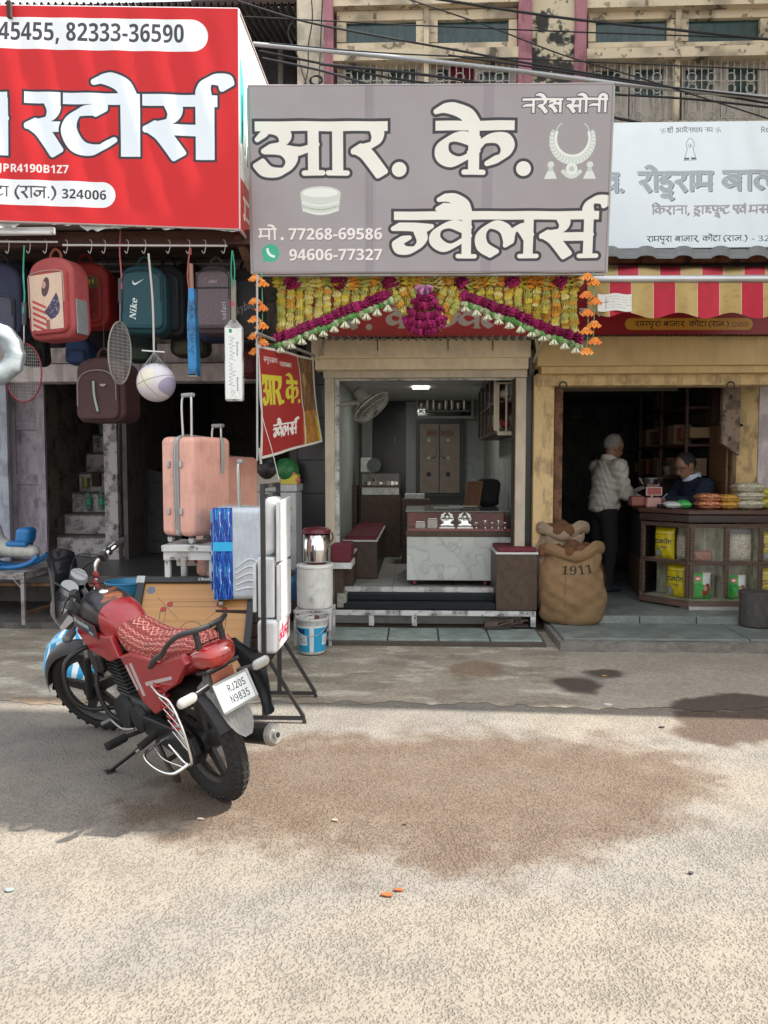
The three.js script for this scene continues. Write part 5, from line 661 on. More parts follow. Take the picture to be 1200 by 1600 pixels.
{ // cricket bats
  const b = thing('cricket_bat', 'narrow blue cricket bat hung edge-on by red cord', 'cricket bat', at(303, 588, 5.66)), H = Y(450, 5.66) - Y(588, 5.66), m = M([0.02, 0.22, 0.5], 0.4, { tex: 'chipped', size: 0.5 });
  put('blade', warp(uvm(new THREE.BoxGeometry(0.062, H, 0.1, 2, 8, 2).translate(0, H / 2, 0)), (v) => { v.x *= 1 - 0.35 * sst(0.55, 1, v.y / H); v.z *= 1 - 0.5 * sst(0.6, 1, v.y / H); v.x += 0.01 * (0.5 - v.y / H); }), m, b); put('toe', B(0.062, 0.02, 0.1, 0.004, 0.004, 0, 0.004), M([0.5, 0.45, 0.36], 0.7), b); put('handle', rod(V(-0.008, H, 0), V(-0.012, H + 0.18, 0), 0.017, 10), M([0.4, 0.24, 0.18], 0.7, { tex: 'chipped', size: 0.15 }), b); put('cord', [tube([V(-0.02, H - 0.02, 0.02), V(-0.03, H + 0.1, 0.02), V(-0.012, H + 0.3, 0), V(-0.01, Y(396, 5.66) - Y(588, 5.66), 0)], 0.006, 5)], M([0.32, 0.08, 0.07], 0.8), b);
  const t = canvasTex(256, 660, (g, w, h) => { clear(g, w, h, '#e3e6e2'); grime(g, w, h, 40, 0.08, '150,130,100'); g.fillStyle = '#1f8a52'; g.fillRect(60, 8, 46, 34); g.strokeStyle = '#55585a'; g.lineWidth = 3; for (let j = 0; j < 2; j++) { g.beginPath(); g.moveTo(50, 70 + j * 250); for (let i = 0; i < 14; i++) g.lineTo(i % 2 ? 120 + rr(-10, 50) : 50 + rr(0, 26), 80 + j * 240 + i * 17); g.stroke(); } for (const y of [190, 520]) { g.save(); g.translate(176, y); g.rotate(1.57); g.fillStyle = '#2c2f31'; g.font = 'bold 40px sans-serif'; g.fillText('Genius', -66, 0); g.restore(); } for (let i = 0; i < 40; i++) { g.fillStyle = `rgba(150,110,60,${rr(0.2, 0.7)})`; g.fillRect(rr(20, 230), rr(540, 650), rr(3, 16), rr(2, 9)); } g.strokeStyle = '#77684c'; g.beginPath(); g.arc(110, 600, 24, 0, 7); g.stroke(); });
  const q = thing('cricket_bat', 'white cricket bat with dark lettering hung by green cord', 'cricket bat', at(366, 626, 5.62)), w = 27 / F * 5.62, h = Y(500, 5.62) - Y(626, 5.62);
  put('blade', new THREE.ExtrudeGeometry(shape([[-w / 2, 0.01], [-w / 2 + 0.01, 0], [w / 2 - 0.01, 0], [w / 2, 0.01], [w / 2, h - 0.05], [0.02, h], [-0.02, h], [-w / 2, h - 0.05]]), { depth: 0.03, bevelEnabled: true, bevelSize: 0.004, bevelThickness: 0.006, bevelSegments: 2 }).translate(0, 0, -0.03), K.paintWhite, q); put('sticker', panel(V(-w / 2 + 0.003, h - 0.055, 0.0075), V(w / 2 - 0.003, h - 0.055, 0.0075), V(w / 2 - 0.003, 0.012, 0.0075), V(-w / 2 + 0.003, 0.012, 0.0075), 0.001), pic(t, 0.45), q);
  put('handle', rod(V(0, h - 0.02, -0.012), V(0.002, h + 0.29, -0.012), 0.019, 12), M([0.42, 0.4, 0.32], 0.8, { tex: 'speck', size: 0.08 }), q); put('grip_band', rod(V(0, h + 0.1, -0.012), V(0, h + 0.14, -0.012), 0.0196, 12), M([0.42, 0.08, 0.12], 0.7), q); for (const e of [[V(0.0, h + 0.24, 0.01), V(-0.012, h + 0.34, 0), V(-0.004, h + 0.5, 0)], [V(0.01, h + 0.26, 0.01), V(0.014, h + 0.36, 0), V(0.0, h + 0.5, 0)]]) put('cord', tube(e, 0.005, 5), M([0.03, 0.28, 0.17], 0.8), q);
  const c = at(-14, 552, 5.6), r = solo('swim_ring', warp(new THREE.TorusGeometry(0.16, 0.075, 14, 36).rotateY(0.35).translate(c.x, c.y, c.z), (v) => { v.x += 0.006 * Math.sin(v.y * 60); v.y += 0.005 * Math.sin(v.x * 50); }), M([0.36, 0.41, 0.43], 0.4, { tex: 'metal', size: 0.4 }), 'pale inflated swim ring wrapped in plastic by the pale blue door', 'swim ring');
}
// ---------- suitcases on their stand ----------
function suitcase(label, base, w, h, dep, turn, shell, o = {}) {
  const b = thing('suitcase', label, 'suitcase', base); b.rotation.y = turn; const y0 = 0.05, gap = 0.03, half = (dep - gap) / 2, side = o.side ?? shell;
  put('shell', warp(B(w, h - y0, half, 0, y0 + (h - y0) / 2, gap / 2 + half / 2, 0.045, 5), () => {}), shell, b, o.l1); put('shell', B(w, h - y0, half, 0, y0 + (h - y0) / 2, -gap / 2 - half / 2, 0.045, 5), side, b, o.l2);
  const ring = shape([[-w / 2 + 0.004, y0 + 0.02], [w / 2 - 0.004, y0 + 0.02], [w / 2 - 0.004, h - 0.02], [-w / 2 + 0.004, h - 0.02]]); put('zip_band', B(w - 0.004, h - y0 - 0.004, gap + 0.012, 0, y0 + (h - y0) / 2, 0, 0.03, 4), M([0.36, 0.37, 0.38], 0.45, { metal: 0.3 }), b);
  for (const s of [-1, 1]) put('zip', tube([V(-w / 2 - 0.001, y0 + 0.05, s * 0.008), V(-w / 2 - 0.001, h - 0.05, s * 0.008), V(-w / 2 + 0.04, h + 0.001, s * 0.008), V(w / 2 - 0.04, h + 0.001, s * 0.008)], 0.004, 5), K.galv, b);
  for (const y of [0.3, 0.74]) for (const s of [-1, 1]) put('foot_stud', new THREE.CapsuleGeometry(0.012, 0.03, 4, 8).translate(-w / 2 - 0.008, h * y, s * 0.06), K.galv, b);
  for (const x of [-1, 1]) for (const z of [-1, 1]) { const c = put('castor', [cyl(0.016, 0.016, 0.03, x * (w / 2 - 0.05), 0.035, z * (dep / 2 - 0.05), 10), B(0.035, 0.03, 0.04, x * (w / 2 - 0.05), 0.055, z * (dep / 2 - 0.05), 0.005)], K.iron, b); put('wheel', cyl(0.024, 0.024, 0.026, 0, -0.013, 0, 16).rotateZ(Math.PI / 2).translate(x * (w / 2 - 0.05), 0.024, z * (dep / 2 - 0.05)), K.galv, c); }
  if (o.handle) put('pull_handle', tube([V(o.hx ?? 0, h - 0.02, -0.03), V(o.hx ?? 0, h + o.handle - 0.02, -0.03), V((o.hx ?? 0) + 0.01, h + o.handle, -0.015), V((o.hx ?? 0) + 0.01, h + o.handle, 0.04), V(o.hx ?? 0, h + o.handle - 0.02, 0.055), V(o.hx ?? 0, h - 0.02, 0.055)], 0.009, 8, 60), K.alu, b), put('grip', B(0.04, 0.03, 0.11, (o.hx ?? 0) + 0.01, h + o.handle, 0.013, 0.01), M([0.3, 0.3, 0.3], 0.5), b);
  return b;
}
const rose = M([0.8, 0.42, 0.33], 0.4, { tex: 'metal', size: 0.5 });
{
  const y0 = Y(850, 5.5), b = suitcase('large rose-pink hard suitcase standing on the white table', V(X(306, 5.6), y0 + 0.005, -5.62), 0.42, Y(683, 5.5) - y0, 0.31, Math.PI / 2 - 0.5, rose, { handle: 0.3, hx: -0.1 });
  put('luggage_tag', grid(2, 8, (u, v) => V(0.08 + 0.04 * u, 0.76 - 0.26 * (1 - v), 0.157 + 0.012 * Math.sin(v * 3))), M([0.6, 0.6, 0.56], 0.6, { tex: 'speck', size: 0.1, side: THREE.DoubleSide }), b);
  suitcase('second rose-pink suitcase standing behind the white table', V(X(352, 6.0), 0.6, -6.05), 0.46, 0.98, 0.28, Math.PI / 2 - 0.5, rose, { handle: 0.24, hx: -0.12 });
  const blue = canvasTex(256, 384, (g, w, h) => { clear(g, w, h, '#123a9c'); const gr = ['#29a4df', '#4cc1ea', '#0c2370', '#1a50bd', '#d7e6ee', '#0a1a55']; for (let i = 0; i < 90; i++) { g.strokeStyle = pick(gr); g.globalAlpha = rr(0.3, 0.9); g.lineWidth = rr(3, 22); const x = rnd() * w, y = rnd() * h; g.beginPath(); g.moveTo(x, y); g.bezierCurveTo(x + rr(-60, 60), y + rr(-40, 60), x + rr(-60, 60), y + rr(0, 90), x + rr(-40, 40), y + rr(30, 110)); g.stroke(); } g.globalAlpha = 1; g.fillStyle = '#35b4e6'; g.fillRect(0, 0, w, 60); });
  blue.wrapS = blue.wrapT = THREE.RepeatWrapping; blue.repeat.set(2.2, 1.6);
  const s = suitcase('blue and white patterned suitcase beside the white table', V(X(370, 5.35), 0.52, -5.42), 0.36, 0.7, 0.25, 0.12 - Math.PI / 2 + 1.6, M([0.58, 0.63, 0.68], 0.35, { tex: 'metal', size: 0.4 }), { handle: 0.32 });
  put('printed_face', warp(B(0.012, 0.56, 0.17, -0.187, 0.4, 0, 0.005), () => {}), pic(blue, 0.3), s); put('printed_face', panel(V(-0.172, 0.7, 0.127), V(-0.04, 0.7, 0.127), V(-0.04, 0.06, 0.127), V(-0.172, 0.06, 0.127), 0.002), pic(blue, 0.3), s); for (let i = 0; i < 5; i++) put('rib', tube([V(-0.02, 0.28 - i * 0.04, 0.126), V(0.08, 0.34 - i * 0.05, 0.128), V(0.16, 0.3 - i * 0.05, 0.126)], 0.006, 5), K.plasticWhite, s);
  const p = thing('storage_crate', 'dark wooden crate holding up the suitcases', 'crate', V(X(362, 5.7), 0, -5.8)); for (let i = 0; i < 5; i++) putw('plank', BB(X(345, 5.5), X(395, 5.5) + 0.06, 0.012 + i * 0.1, 0.1 + i * 0.1, -6.1, -5.3, 0.004), K.darkBrown, p);
  // white timber table
  const t = thing('white_table', 'small white-painted timber table under the pink suitcase', 'table', V(X(292, 5.55), 0.012, -5.6)), tw = (n, g) => putw(n, g, K.paintWhite, t);
  tw('tabletop', BB(X(251, 5.4), X(334, 5.4), y0 - 0.05, y0 - 0.004, -5.85, -5.38, 0.006)); tw('apron', BB(X(253, 5.4), X(332, 5.4), y0 - 0.11, y0 - 0.052, -5.42, -5.4)); for (const x of [253, 323]) for (const z of [-5.44, -5.82]) tw('leg', BB(X(x, 5.4), X(x, 5.4) + 0.04, 0.013, y0 - 0.052, z - 0.02, z + 0.02, 0.004)); tw('stretcher', BB(X(256, 5.4), X(323, 5.4), 0.3, 0.34, -5.83, -5.81));
  const g = canvasTex(256, 128, (q, w, h) => { clear(q, w, h, '#b8b3a8'); for (const [x, c] of [[30, '#8d7a5a'], [66, '#a05a48'], [140, '#9a2420'], [200, '#2d2d31']]) { q.fillStyle = c; q.beginPath(); q.ellipse(x, 64, 26, 44, 0, 0, 7); q.fill(); } });
  solo('boxed_game', [sheet(276, 862, 334, 884, 5.9, 0.3)], pic(g, 0.5), 'printed game box lying on the shop step behind the white table', 'box');
}
{ // carrom board leaning against the table
  const t = canvasTex(1024, 1024, (g, w, h) => {
    clear(g, w, h, '#b0804a'); for (let i = 0; i < 240; i++) { g.strokeStyle = `rgba(${pick(['120,76,36', '205,160,104'])},${rr(0.05, 0.2)})`; g.lineWidth = rr(1, 7); const y = rnd() * h; g.beginPath(); g.moveTo(0, y); g.bezierCurveTo(300, y + rr(-30, 30), 700, y + rr(-30, 30), w, y + rr(-16, 16)); g.stroke(); }
    const D = (x, y) => { g.fillStyle = '#a3201d'; g.beginPath(); g.arc(x, y, 26, 0, 7); g.fill(); g.strokeStyle = '#1c1210'; g.lineWidth = 4; g.stroke(); }; g.strokeStyle = '#1c1210'; g.lineWidth = 5;
    for (let k = 0; k < 4; k++) { g.save(); g.translate(512, 512); g.rotate(k * Math.PI / 2); g.translate(-512, -512); g.strokeStyle = '#1c1210'; g.lineWidth = 5; g.beginPath(); g.moveTo(280, 196); g.lineTo(744, 196); g.stroke(); g.lineWidth = 3; g.beginPath(); g.moveTo(280, 248); g.lineTo(744, 248); g.stroke(); D(276, 222); D(748, 222); g.lineWidth = 3; g.beginPath(); g.moveTo(140, 140); g.lineTo(380, 380); g.stroke(); g.fillStyle = '#5d6670'; g.beginPath(); g.arc(72, 72, 42, 0, 7); g.fill(); g.restore(); } g.beginPath(); g.arc(512, 512, 110, 0, 7); g.stroke();
  });
  const W = 0.84, b = thing('carrom_board', 'wooden carrom board with red dots leaning behind the motorcycle', 'carrom board', V(X(288, 5.1), 0.012, -4.98)); b.rotation.set(-0.61, 0.03, 0, 'YXZ');
  put('playing_surface', panel(V(-W / 2 + 0.04, W - 0.05, 0.012), V(W / 2 - 0.04, W - 0.05, 0.012), V(W / 2 - 0.04, 0.045, 0.012), V(-W / 2 + 0.04, 0.045, 0.012), 0.014), pic(t, 0.35), b); for (const y of [0.025, W - 0.025]) put('frame_rail', B(W + 0.02, 0.05, 0.05, 0, y, 0.01, 0.006), K.black, b); for (const x of [-W / 2 + 0.02, W / 2 - 0.02]) put('frame_rail', B(0.05, W - 0.102, 0.048, x, W / 2, 0.01, 0.006), K.black, b);
  const l = canvasTex(256, 48, (g, w, h) => { clear(g, w, h, '#0c0c0d'); g.fillStyle = '#d9d9d4'; g.font = 'italic bold 34px serif'; g.fillText('Champion', 34, 36); }); put('nameplate', panel(V(-0.03, W - 0.006, 0.0365), V(0.21, W - 0.006, 0.0365), V(0.21, W - 0.044, 0.0365), V(-0.03, W - 0.044, 0.0365), 0.001), pic(l, 0.4), b); for (const x of [-1, 1]) put('corner_cap', B(0.062, 0.058, 0.054, x * (W / 2 - 0.012), W - 0.026, 0.01, 0.006), K.galv, b);
}
{ // double-sided sign on an iron stand, faces along the street
  const b = thing('sign_stand', 'black iron stand holding white light-box signs beside the motorcycle', 'sign stand', gnd(425, 1120)), q = (x, y, z) => V(x, y, z), p1 = gnd(402, 1135), p2 = gnd(436, 1092), top = 1.4, w = (n, g, m = K.iron) => putw(n, g, m, b), bx = (a, c, t = 0.022) => bar(a, c, t);
  const x = p1.x + 0.03, z1 = -4.42, z2 = -4.92; w('post', bx(q(x, 0.02, z1), q(x, top, z1), 0.026)); w('post', bx(q(x, 0.02, z2), q(x, top, z2), 0.026)); w('top_bar', bx(q(x, top - 0.01, z1 - 0.013), q(x, top - 0.01, z2 + 0.013), 0.026)); w('cross_bar', bx(q(x, 0.48, z1 - 0.013), q(x, 0.48, z2 + 0.013), 0.024)); w('cross_bar', bx(q(x, 1.33, z1 - 0.013), q(x, 1.33, z2 + 0.013), 0.02));
  for (const z of [z1, z2]) { w('foot_bar', bx(q(x - 0.24, 0.03, z), q(x + 0.24, 0.03, z), 0.02)); for (const s of [-1, 1]) { w('foot', bx(q(x + s * 0.235, 0.0, z), q(x + s * 0.235, 0.02, z), 0.022)); w('brace', bx(q(x + s * 0.012, 0.4, z), q(x + s * 0.23, 0.04, z), 0.02)); } }
  const t = canvasTex(256, 160, (g, w2, h) => { clear(g, w2, h, '#e8e6e2'); deva(g, 'jh v ai l s reph', 24, 62, 210, 66, { fill: '#c01c4a', lw: 0.16, nib: 0.1 }); });
  const zc = (z1 + z2) / 2; w('light_box', B(0.09, 0.34, 0.36, x + 0.005, 1.15, zc, 0.04), K.plasticWhite); w('light_box', B(0.1, 0.36, 0.4, x + 0.005, 0.79, zc, 0.012), K.plasticWhite); const lb = w('light_box', B(0.12, 0.2, 0.46, x + 0.015, 0.49 + 0.012, zc, 0.025), K.plasticWhite);
  for (const [s, y, h] of [[1, 1.13, 0.36], [1, 0.77, 0.34], [-1, 0.8, 0.3]]) w('acrylic_face', extr([[-0.2, -h / 2], [0.2, -h / 2 - 0.03], [0.21, h / 2], [-0.19, h / 2 - 0.02]], 0.012, 0.004).rotateY(Math.PI / 2).translate(x + s * 0.07, y, zc), K.plasticWhite);
  putw('lettering', panel(q(x + 0.077, 0.585, zc + 0.2), q(x + 0.077, 0.585, zc - 0.2), q(x + 0.077, 0.42, zc - 0.2), q(x + 0.077, 0.42, zc + 0.2), 0.001), pic(t, 0.4), lb);
}
// ---------- left shop step: bench with a ride-on toy, stair bottles ----------
{
  const b = thing('metal_bench', 'low metal bench on thin legs below the pale blue door', 'bench', V(X(30, 6.9), 0.07, -7.0)), w = (n, g, m) => putw(n, g, m ?? M([0.34, 0.31, 0.31], 0.6, { tex: 'chipped', size: 0.5 }), b), yt = 0.55, xa = X(-50, 6.75), xb = X(30, 6.75), za = -6.78, zb = -7.6;
  w('bench_top', [extr([[xa, 0], [xb, 0], [xb + 0.02, 0.78], [xa, 0.78]], 0.03).rotateX(-Math.PI / 2).translate(0, yt - 0.03, za)]); w('rim_bar', BB(xa, xb, yt - 0.065, yt - 0.031, za - 0.03, za)); w('rim_bar', bar(V(xb, yt - 0.048, za - 0.03), V(xb + 0.02, yt - 0.048, zb + 0.03), 0.03));
  for (const [x, z] of [[xb - 0.02, za - 0.02], [xb + 0.01, zb + 0.03], [xa + 0.05, za - 0.02]]) w('leg', BB(x - 0.016, x + 0.016, 0.07, yt - 0.032, z - 0.016, z + 0.016)); w('stretcher', bar(V(xb - 0.02, 0.16, za - 0.03), V(xb + 0.01, 0.16, zb + 0.04), 0.03), K.rust); w('brace', bar(V(xb - 0.02, yt - 0.16, za - 0.02), V(xb - 0.12, yt - 0.05, za - 0.02), 0.014));
  const toy = thing('ride_on_toy', 'white and blue rocking ride-on toy standing on the metal bench', 'toy', V(X(18, 7.0), yt, -7.05)), bl = M([0.015, 0.16, 0.42], 0.4), wh = M([0.55, 0.55, 0.5], 0.5, { tex: 'metal', size: 0.2 });
  for (const z of [-0.09, 0.09]) put('rocker', tube([V(-0.34, 0.12, z), V(-0.2, 0.04, z), V(0, 0.022, z), V(0.16, 0.06, z), V(0.25, 0.13, z)], 0.022, 8), bl, toy);
  put('body', nets(smin([cap(-0.2, 0.2, 0, 0.09, 0.16, 0.16, 0, 0.06), cap(-0.2, 0.2, 0, 0.09, -0.24, 0.36, 0, 0.075), cap(-0.24, 0.36, 0, 0.075, -0.36, 0.34, 0, 0.05)], 0.08), [-0.46, 0.04, -0.14], [0.28, 0.48, 0.14], 0.014), wh, toy);
  put('seat_back', warp(B(0.15, 0.16, 0.17, 0.09, 0.31, 0, 0.05, 4), (v) => { v.x += 0.15 * (v.y - 0.3); }), bl, toy); put('seat', B(0.2, 0.05, 0.16, 0.03, 0.235, 0, 0.02, 3), bl, toy); for (const x of [-0.16]) { const wl = put('wheel', new THREE.TorusGeometry(0.045, 0.026, 8, 18).translate(x, 0.1, 0.13), M([0.012, 0.02, 0.12], 0.6), toy); put('hub', ball(0.028, x, 0.1, 0.14, 10, 8), M([0.35, 0.08, 0.06], 0.5), wl); }
  const bo = (x, y, d, r, h, m, n, label) => { const p = at(x, y, d); return solo(n, lathe([[0, 0], [r, 0], [r, h * 0.62], [r * 0.9, h * 0.7], [r * 0.35, h * 0.84], [r * 0.35, h], [0, h]].map((k) => k), 14).translate(p.x, p.y, p.z), m, label, 'bottle'); };
  const pet = new THREE.MeshPhysicalMaterial({ color: 0xbfd8d0, roughness: 0.1, transmission: 0.85, thickness: 0, ior: 1.3 }); bo(139, 796, 9.0, 0.04, 0.27, pet, 'water_bottle', 'clear plastic bottle standing free on the stair'); bo(159, 796, 9.0, 0.04, 0.27, pet, 'water_bottle', 'clear plastic bottle against the stair post'); 
  for (const [x, l] of [[139, 'green paper band on the free-standing stair bottle'], [159, 'green paper band on the bottle by the stair post']]) { const p = at(x, 784, 9.0); solo('bottle_label', new THREE.CylinderGeometry(0.0412, 0.0412, 0.06, 14, 1, true).translate(p.x, p.y, p.z), M([0.04, 0.3, 0.17], 0.5, { side: THREE.DoubleSide }), l, 'label'); }
  const p = at(134, 762, 9.2); solo('tin_can', lathe([[0, 0], [0.04, 0], [0.042, 0.005], [0.042, 0.115], [0.04, 0.12], [0, 0.118]], 18).translate(p.x, p.y, p.z), M([0.3, 0.32, 0.05], 0.4, { tex: 'speck', size: 0.1 }), 'yellow-green tin can on a stair step', 'tin'); solo('dark_box', BP(143, 738, 156, 760, 9.2, 0.1, 0.004), K.darkBrown, 'small dark box beside the tin can on the stair', 'box');
  solo('leaning_board', extr([[0, 0], [0.62, 0], [0.62, 0.9], [0.09, 1.02], [0, 0.94]], 0.02).rotateX(-0.08).translate(X(197, 8.9), 0.485, -9.0), M([0.05, 0.055, 0.055], 0.6, { tex: 'speck', size: 0.7 }), 'dark printed board leaning inside the luggage shop doorway', 'board');
}
{ // fridge with toys on top
  const d = 6.85, y0 = 0.49, y1 = Y(757, d), x0 = X(368, d), x1 = X(462, d), b = thing('white_fridge', 'white chest fridge with faded stickers inside the luggage shop', 'fridge', V((x0 + x1) / 2, y0, -d - 0.3)), wm = M([0.45, 0.47, 0.48], 0.4, { tex: 'metal', size: 0.8 });
  putw('body', BB(x0, x1, y0, y1 - 0.07, -d - 0.6, -d, 0.012), wm, b); putw('lid', BB(x0 - 0.01, x1 + 0.01, y1 - 0.066, y1, -d - 0.61, -d + 0.01, 0.01), wm, b); putw('seal', BB(x0 + 0.005, x1 - 0.005, y1 - 0.07, y1 - 0.066, -d - 0.6, -d - 0.004), K.black, b);
  const st = (x, y, r, c) => { const p = at(x, y, d - 0.004); putw('sticker', extr(Array.from({ length: 14 }, (_, i) => [r * (0.8 + 0.3 * vn(i * 1.7, x)) * Math.cos(i * 0.4488), r * (0.8 + 0.3 * vn(i * 1.7, y)) * Math.sin(i * 0.4488)]), 0.002).translate(p.x, p.y, p.z), c, b); }; st(452, 795, 0.025, M([0.12, 0.32, 0.08], 0.5)); for (const y of [822, 828, 858, 868]) st(450 + (y % 3), y, 0.03, K.black); const lg = at(378, 784, d - 0.004); putw('logo', [tube([V(0, 0, 0), V(0.05, 0.03, 0), V(0.09, 0.0, 0), V(0.13, 0.02, 0)], 0.004, 4).translate(lg.x, lg.y, lg.z)], K.black, b);
  const q = (x, y, r, label, c, c2) => { const p = at(x, y, d + 0.12); const t = thing('play_ball', label, 'ball', V(p.x, y1, p.z)); put('ball', ball(r, 0, r, 0, 20, 14), c, t); put('carton', B(r * 1.9, r * 0.75, r * 1.5, 0, r * 0.375, 0, 0.006), c2, t); };
  q(420, 722, 0.13, 'black ball in a white printed carton on the fridge', M([0.02, 0.02, 0.02], 0.4, { tex: 'speck', size: 0.2 }), M([0.4, 0.36, 0.3], 0.6)); q(447, 722, 0.12, 'green ball in a yellow carton on the fridge', M([0.03, 0.25, 0.07], 0.4, { tex: 'speck', size: 0.2 }), M([0.55, 0.45, 0.06], 0.6)); q(380, 730, 0.12, 'red and blue ball at the left end of the fridge lid', M([0.25, 0.05, 0.06], 0.4, { tex: 'speck', size: 0.3 }), M([0.03, 0.08, 0.25], 0.6));
  for (let i = 0; i < 2; i++) solo('ball_packet', warp(BP(384, 741 - i * 13, 432, 752 - i * 13, d - 0.02 + 0.05, 0.16, 0.018), () => {}), M([0.3, 0.1, 0.1], 0.4, { tex: 'speck', size: 0.08 }), i ? 'upper red netted packet of balls on the fridge' : 'lower red netted packet of balls on the fridge', 'packet'); for (let i = 0; i < 5; i++) { const p = at(436 + i * 7, 750 - (i % 2) * 9, d + 0.06); solo('small_ball', ball(0.034, p.x, p.y, p.z, 12, 9), pick([M([0.55, 0.3, 0.08], 0.5), M([0.45, 0.12, 0.1], 0.5), M([0.5, 0.5, 0.1], 0.5)]), 'small coloured ball heaped below the green ball', 'ball', 'small balls on the fridge'); }
}
// ---------- motorcycle on its side stand ----------
{
  const rc = gnd(345, 1243), fc = gnd(152, 1133), hd = fc.clone().sub(rc).normalize();
  const bike = thing('motorcycle', 'red commuter motorcycle leaning on its side stand, number plate towards the road', 'motorcycle', rc); bike.scale.set(0.94, 0.95, 0.8); bike.rotation.set(-0.255, Math.atan2(-hd.z, hd.x), 0, 'YXZ');
  const p = (n, g, m, l) => put(n, g, m, bike, l), red = M([0.36, 0.012, 0.016], 0.3, { clearcoat: 0.6, clearcoatRoughness: 0.15, tex: 'metal', size: 0.3 }), blk = M([0.012, 0.012, 0.013], 0.4), gry = M([0.2, 0.2, 0.19], 0.55, { tex: 'rough', size: 0.3 }), eng = M([0.045, 0.045, 0.046], 0.5, { metal: 0.4, tex: 'rough', size: 0.12 }), sil = M([0.45, 0.45, 0.44], 0.4, { metal: 0.8, tex: 'metal', size: 0.2 }), rub = M([0.025, 0.024, 0.023], 0.85, { tex: 'rough', size: 0.15 });
  // steering: turn a piece about the fork axis
  const SA = V(0.955, 0.86, 0), SU = V(0.955 - 1.215, 0.86 - 0.3, 0).normalize(), SM = new THREE.Matrix4().makeTranslation(SA.x, SA.y, SA.z).multiply(new THREE.Matrix4().makeRotationAxis(SU, 0.6)).multiply(new THREE.Matrix4().makeTranslation(-SA.x, -SA.y, -SA.z)), st = (g) => (Array.isArray(g) ? mrg(g) : g).applyMatrix4(SM);
  function wheel(name, ax, R, tw, knob, f) {
    const tr = (g) => f(g.translate(ax.x, ax.y, 0)), r = tw, Rc = R - r * 0.96, w = new THREE.Group(); w.name = name; bike.add(w);
    put('tyre', tr(new THREE.TorusGeometry(Rc, r, 16, 64).scale(1, 1, 1.02)), rub, w);
    if (knob) { const l = []; for (let i = 0; i < 40; i++) for (const [z, o, q] of [[0, 0, 0], [-0.033, 0.5, -0.75], [0.033, 0.5, 0.75], [-0.047, 0, -1.25], [0.047, 0, 1.25]]) { const rad = Rc + Math.sqrt(Math.max(0, r * r - z * z)) - 0.001, a = (i + o) / 40 * 6.2832; l.push(B(0.011, 0.032, 0.024, 0, 0, 0, 0.003, 1).rotateY(-q * 0.7).translate(rad, 0, z).rotateZ(a)); } const t = put('tread', tr(mrg(l)), M([0.03, 0.029, 0.028], 0.9, { tex: 'rough', size: 0.1 }), w); t.userData.kind = 'stuff'; }
    else { const l = []; for (let i = 0; i < 60; i++) l.push(B(0.006, 0.012, 0.07, Rc + r - 0.001, 0, 0).rotateX(i % 2 ? 0.4 : -0.4).rotateZ(i / 60 * 6.2832)); const t = put('tread', tr(mrg(l)), rub, w); t.userData.kind = 'stuff'; }
    put('rim', tr(new THREE.LatheGeometry([[Rc - r * 0.8, -0.03], [Rc - r * 0.55, -0.036], [Rc - r * 0.6, -0.02], [Rc - r * 1.05, 0], [Rc - r * 0.6, 0.02], [Rc - r * 0.55, 0.036], [Rc - r * 0.8, 0.03], [Rc - r * 1.25, 0.012], [Rc - r * 1.25, -0.012], [Rc - r * 0.8, -0.03]].map((k) => new THREE.Vector2(...k)), 56).rotateX(Math.PI / 2)), M([0.05, 0.045, 0.04], 0.45, { metal: 0.3, tex: 'rough', size: 0.2 }), w);
    for (let k = 0; k < 5; k++) put('spoke', tr(extr([[0.04, -0.03], [Rc - r * 1.1, -0.022], [Rc - r * 1.1, 0.022], [0.04, 0.03]], 0.016, 0.004).translate(0, 0, -0.008).rotateZ(k * 1.2566 + 0.35)), M([0.075, 0.07, 0.065], 0.5, { metal: 0.4, tex: 'rough', size: 0.2 }), w);
    put('hub', tr(mrg([cyl(0.062, 0.062, 0.1, 0, -0.05, 0, 24).rotateX(Math.PI / 2), cyl(0.02, 0.02, 0.2, 0, -0.1, 0, 12).rotateX(Math.PI / 2)])), eng, w); return w;
  }
  wheel('rear_wheel', V(0, 0.305, 0), 0.305, 0.053, true, (g) => g); wheel('front_wheel', V(1.235, 0.3, 0), 0.3, 0.043, false, st);
  // fork, fender, bars
  for (const z of [-0.085, 0.085]) { p('fork_leg', st(rod(V(1.235, 0.3, z), V(1.1, 0.58, z), 0.024, 14)), blk); p('fork_tube', st(rod(V(1.1, 0.58, z), V(0.95, 0.89, z), 0.0155, 12)), K.chrome); }
  p('fork_yoke', st(B(0.07, 0.03, 0.22, 0.955, 0.87, 0, 0.01)), blk); p('steering_column', rod(V(0.97, 0.7, 0), V(0.91, 0.88, 0), 0.03, 12), blk);
  const arch = (cx, cy, r, w, a0, a1, th, n = 26) => grid(10, n, (u, v) => { const a = mix(a0, a1, v), k = (u - 0.5) * 2, rr2 = r - th * k * k * 1.6; return V(cx + rr2 * Math.cos(a), cy + rr2 * Math.sin(a), k * w); });
  const dbl = (m) => { const q = m.clone(); q.side = THREE.DoubleSide; return q; };
  p('front_fender', st(arch(1.235, 0.3, 0.345, 0.068, 0.15, 2.55, 0.03)), dbl(blk)); p('fender_sticker', st(arch(1.235, 0.3, 0.3475, 0.04, 2.1, 2.35, 0.022, 6)), dbl(M([0.5, 0.48, 0.22], 0.5)));
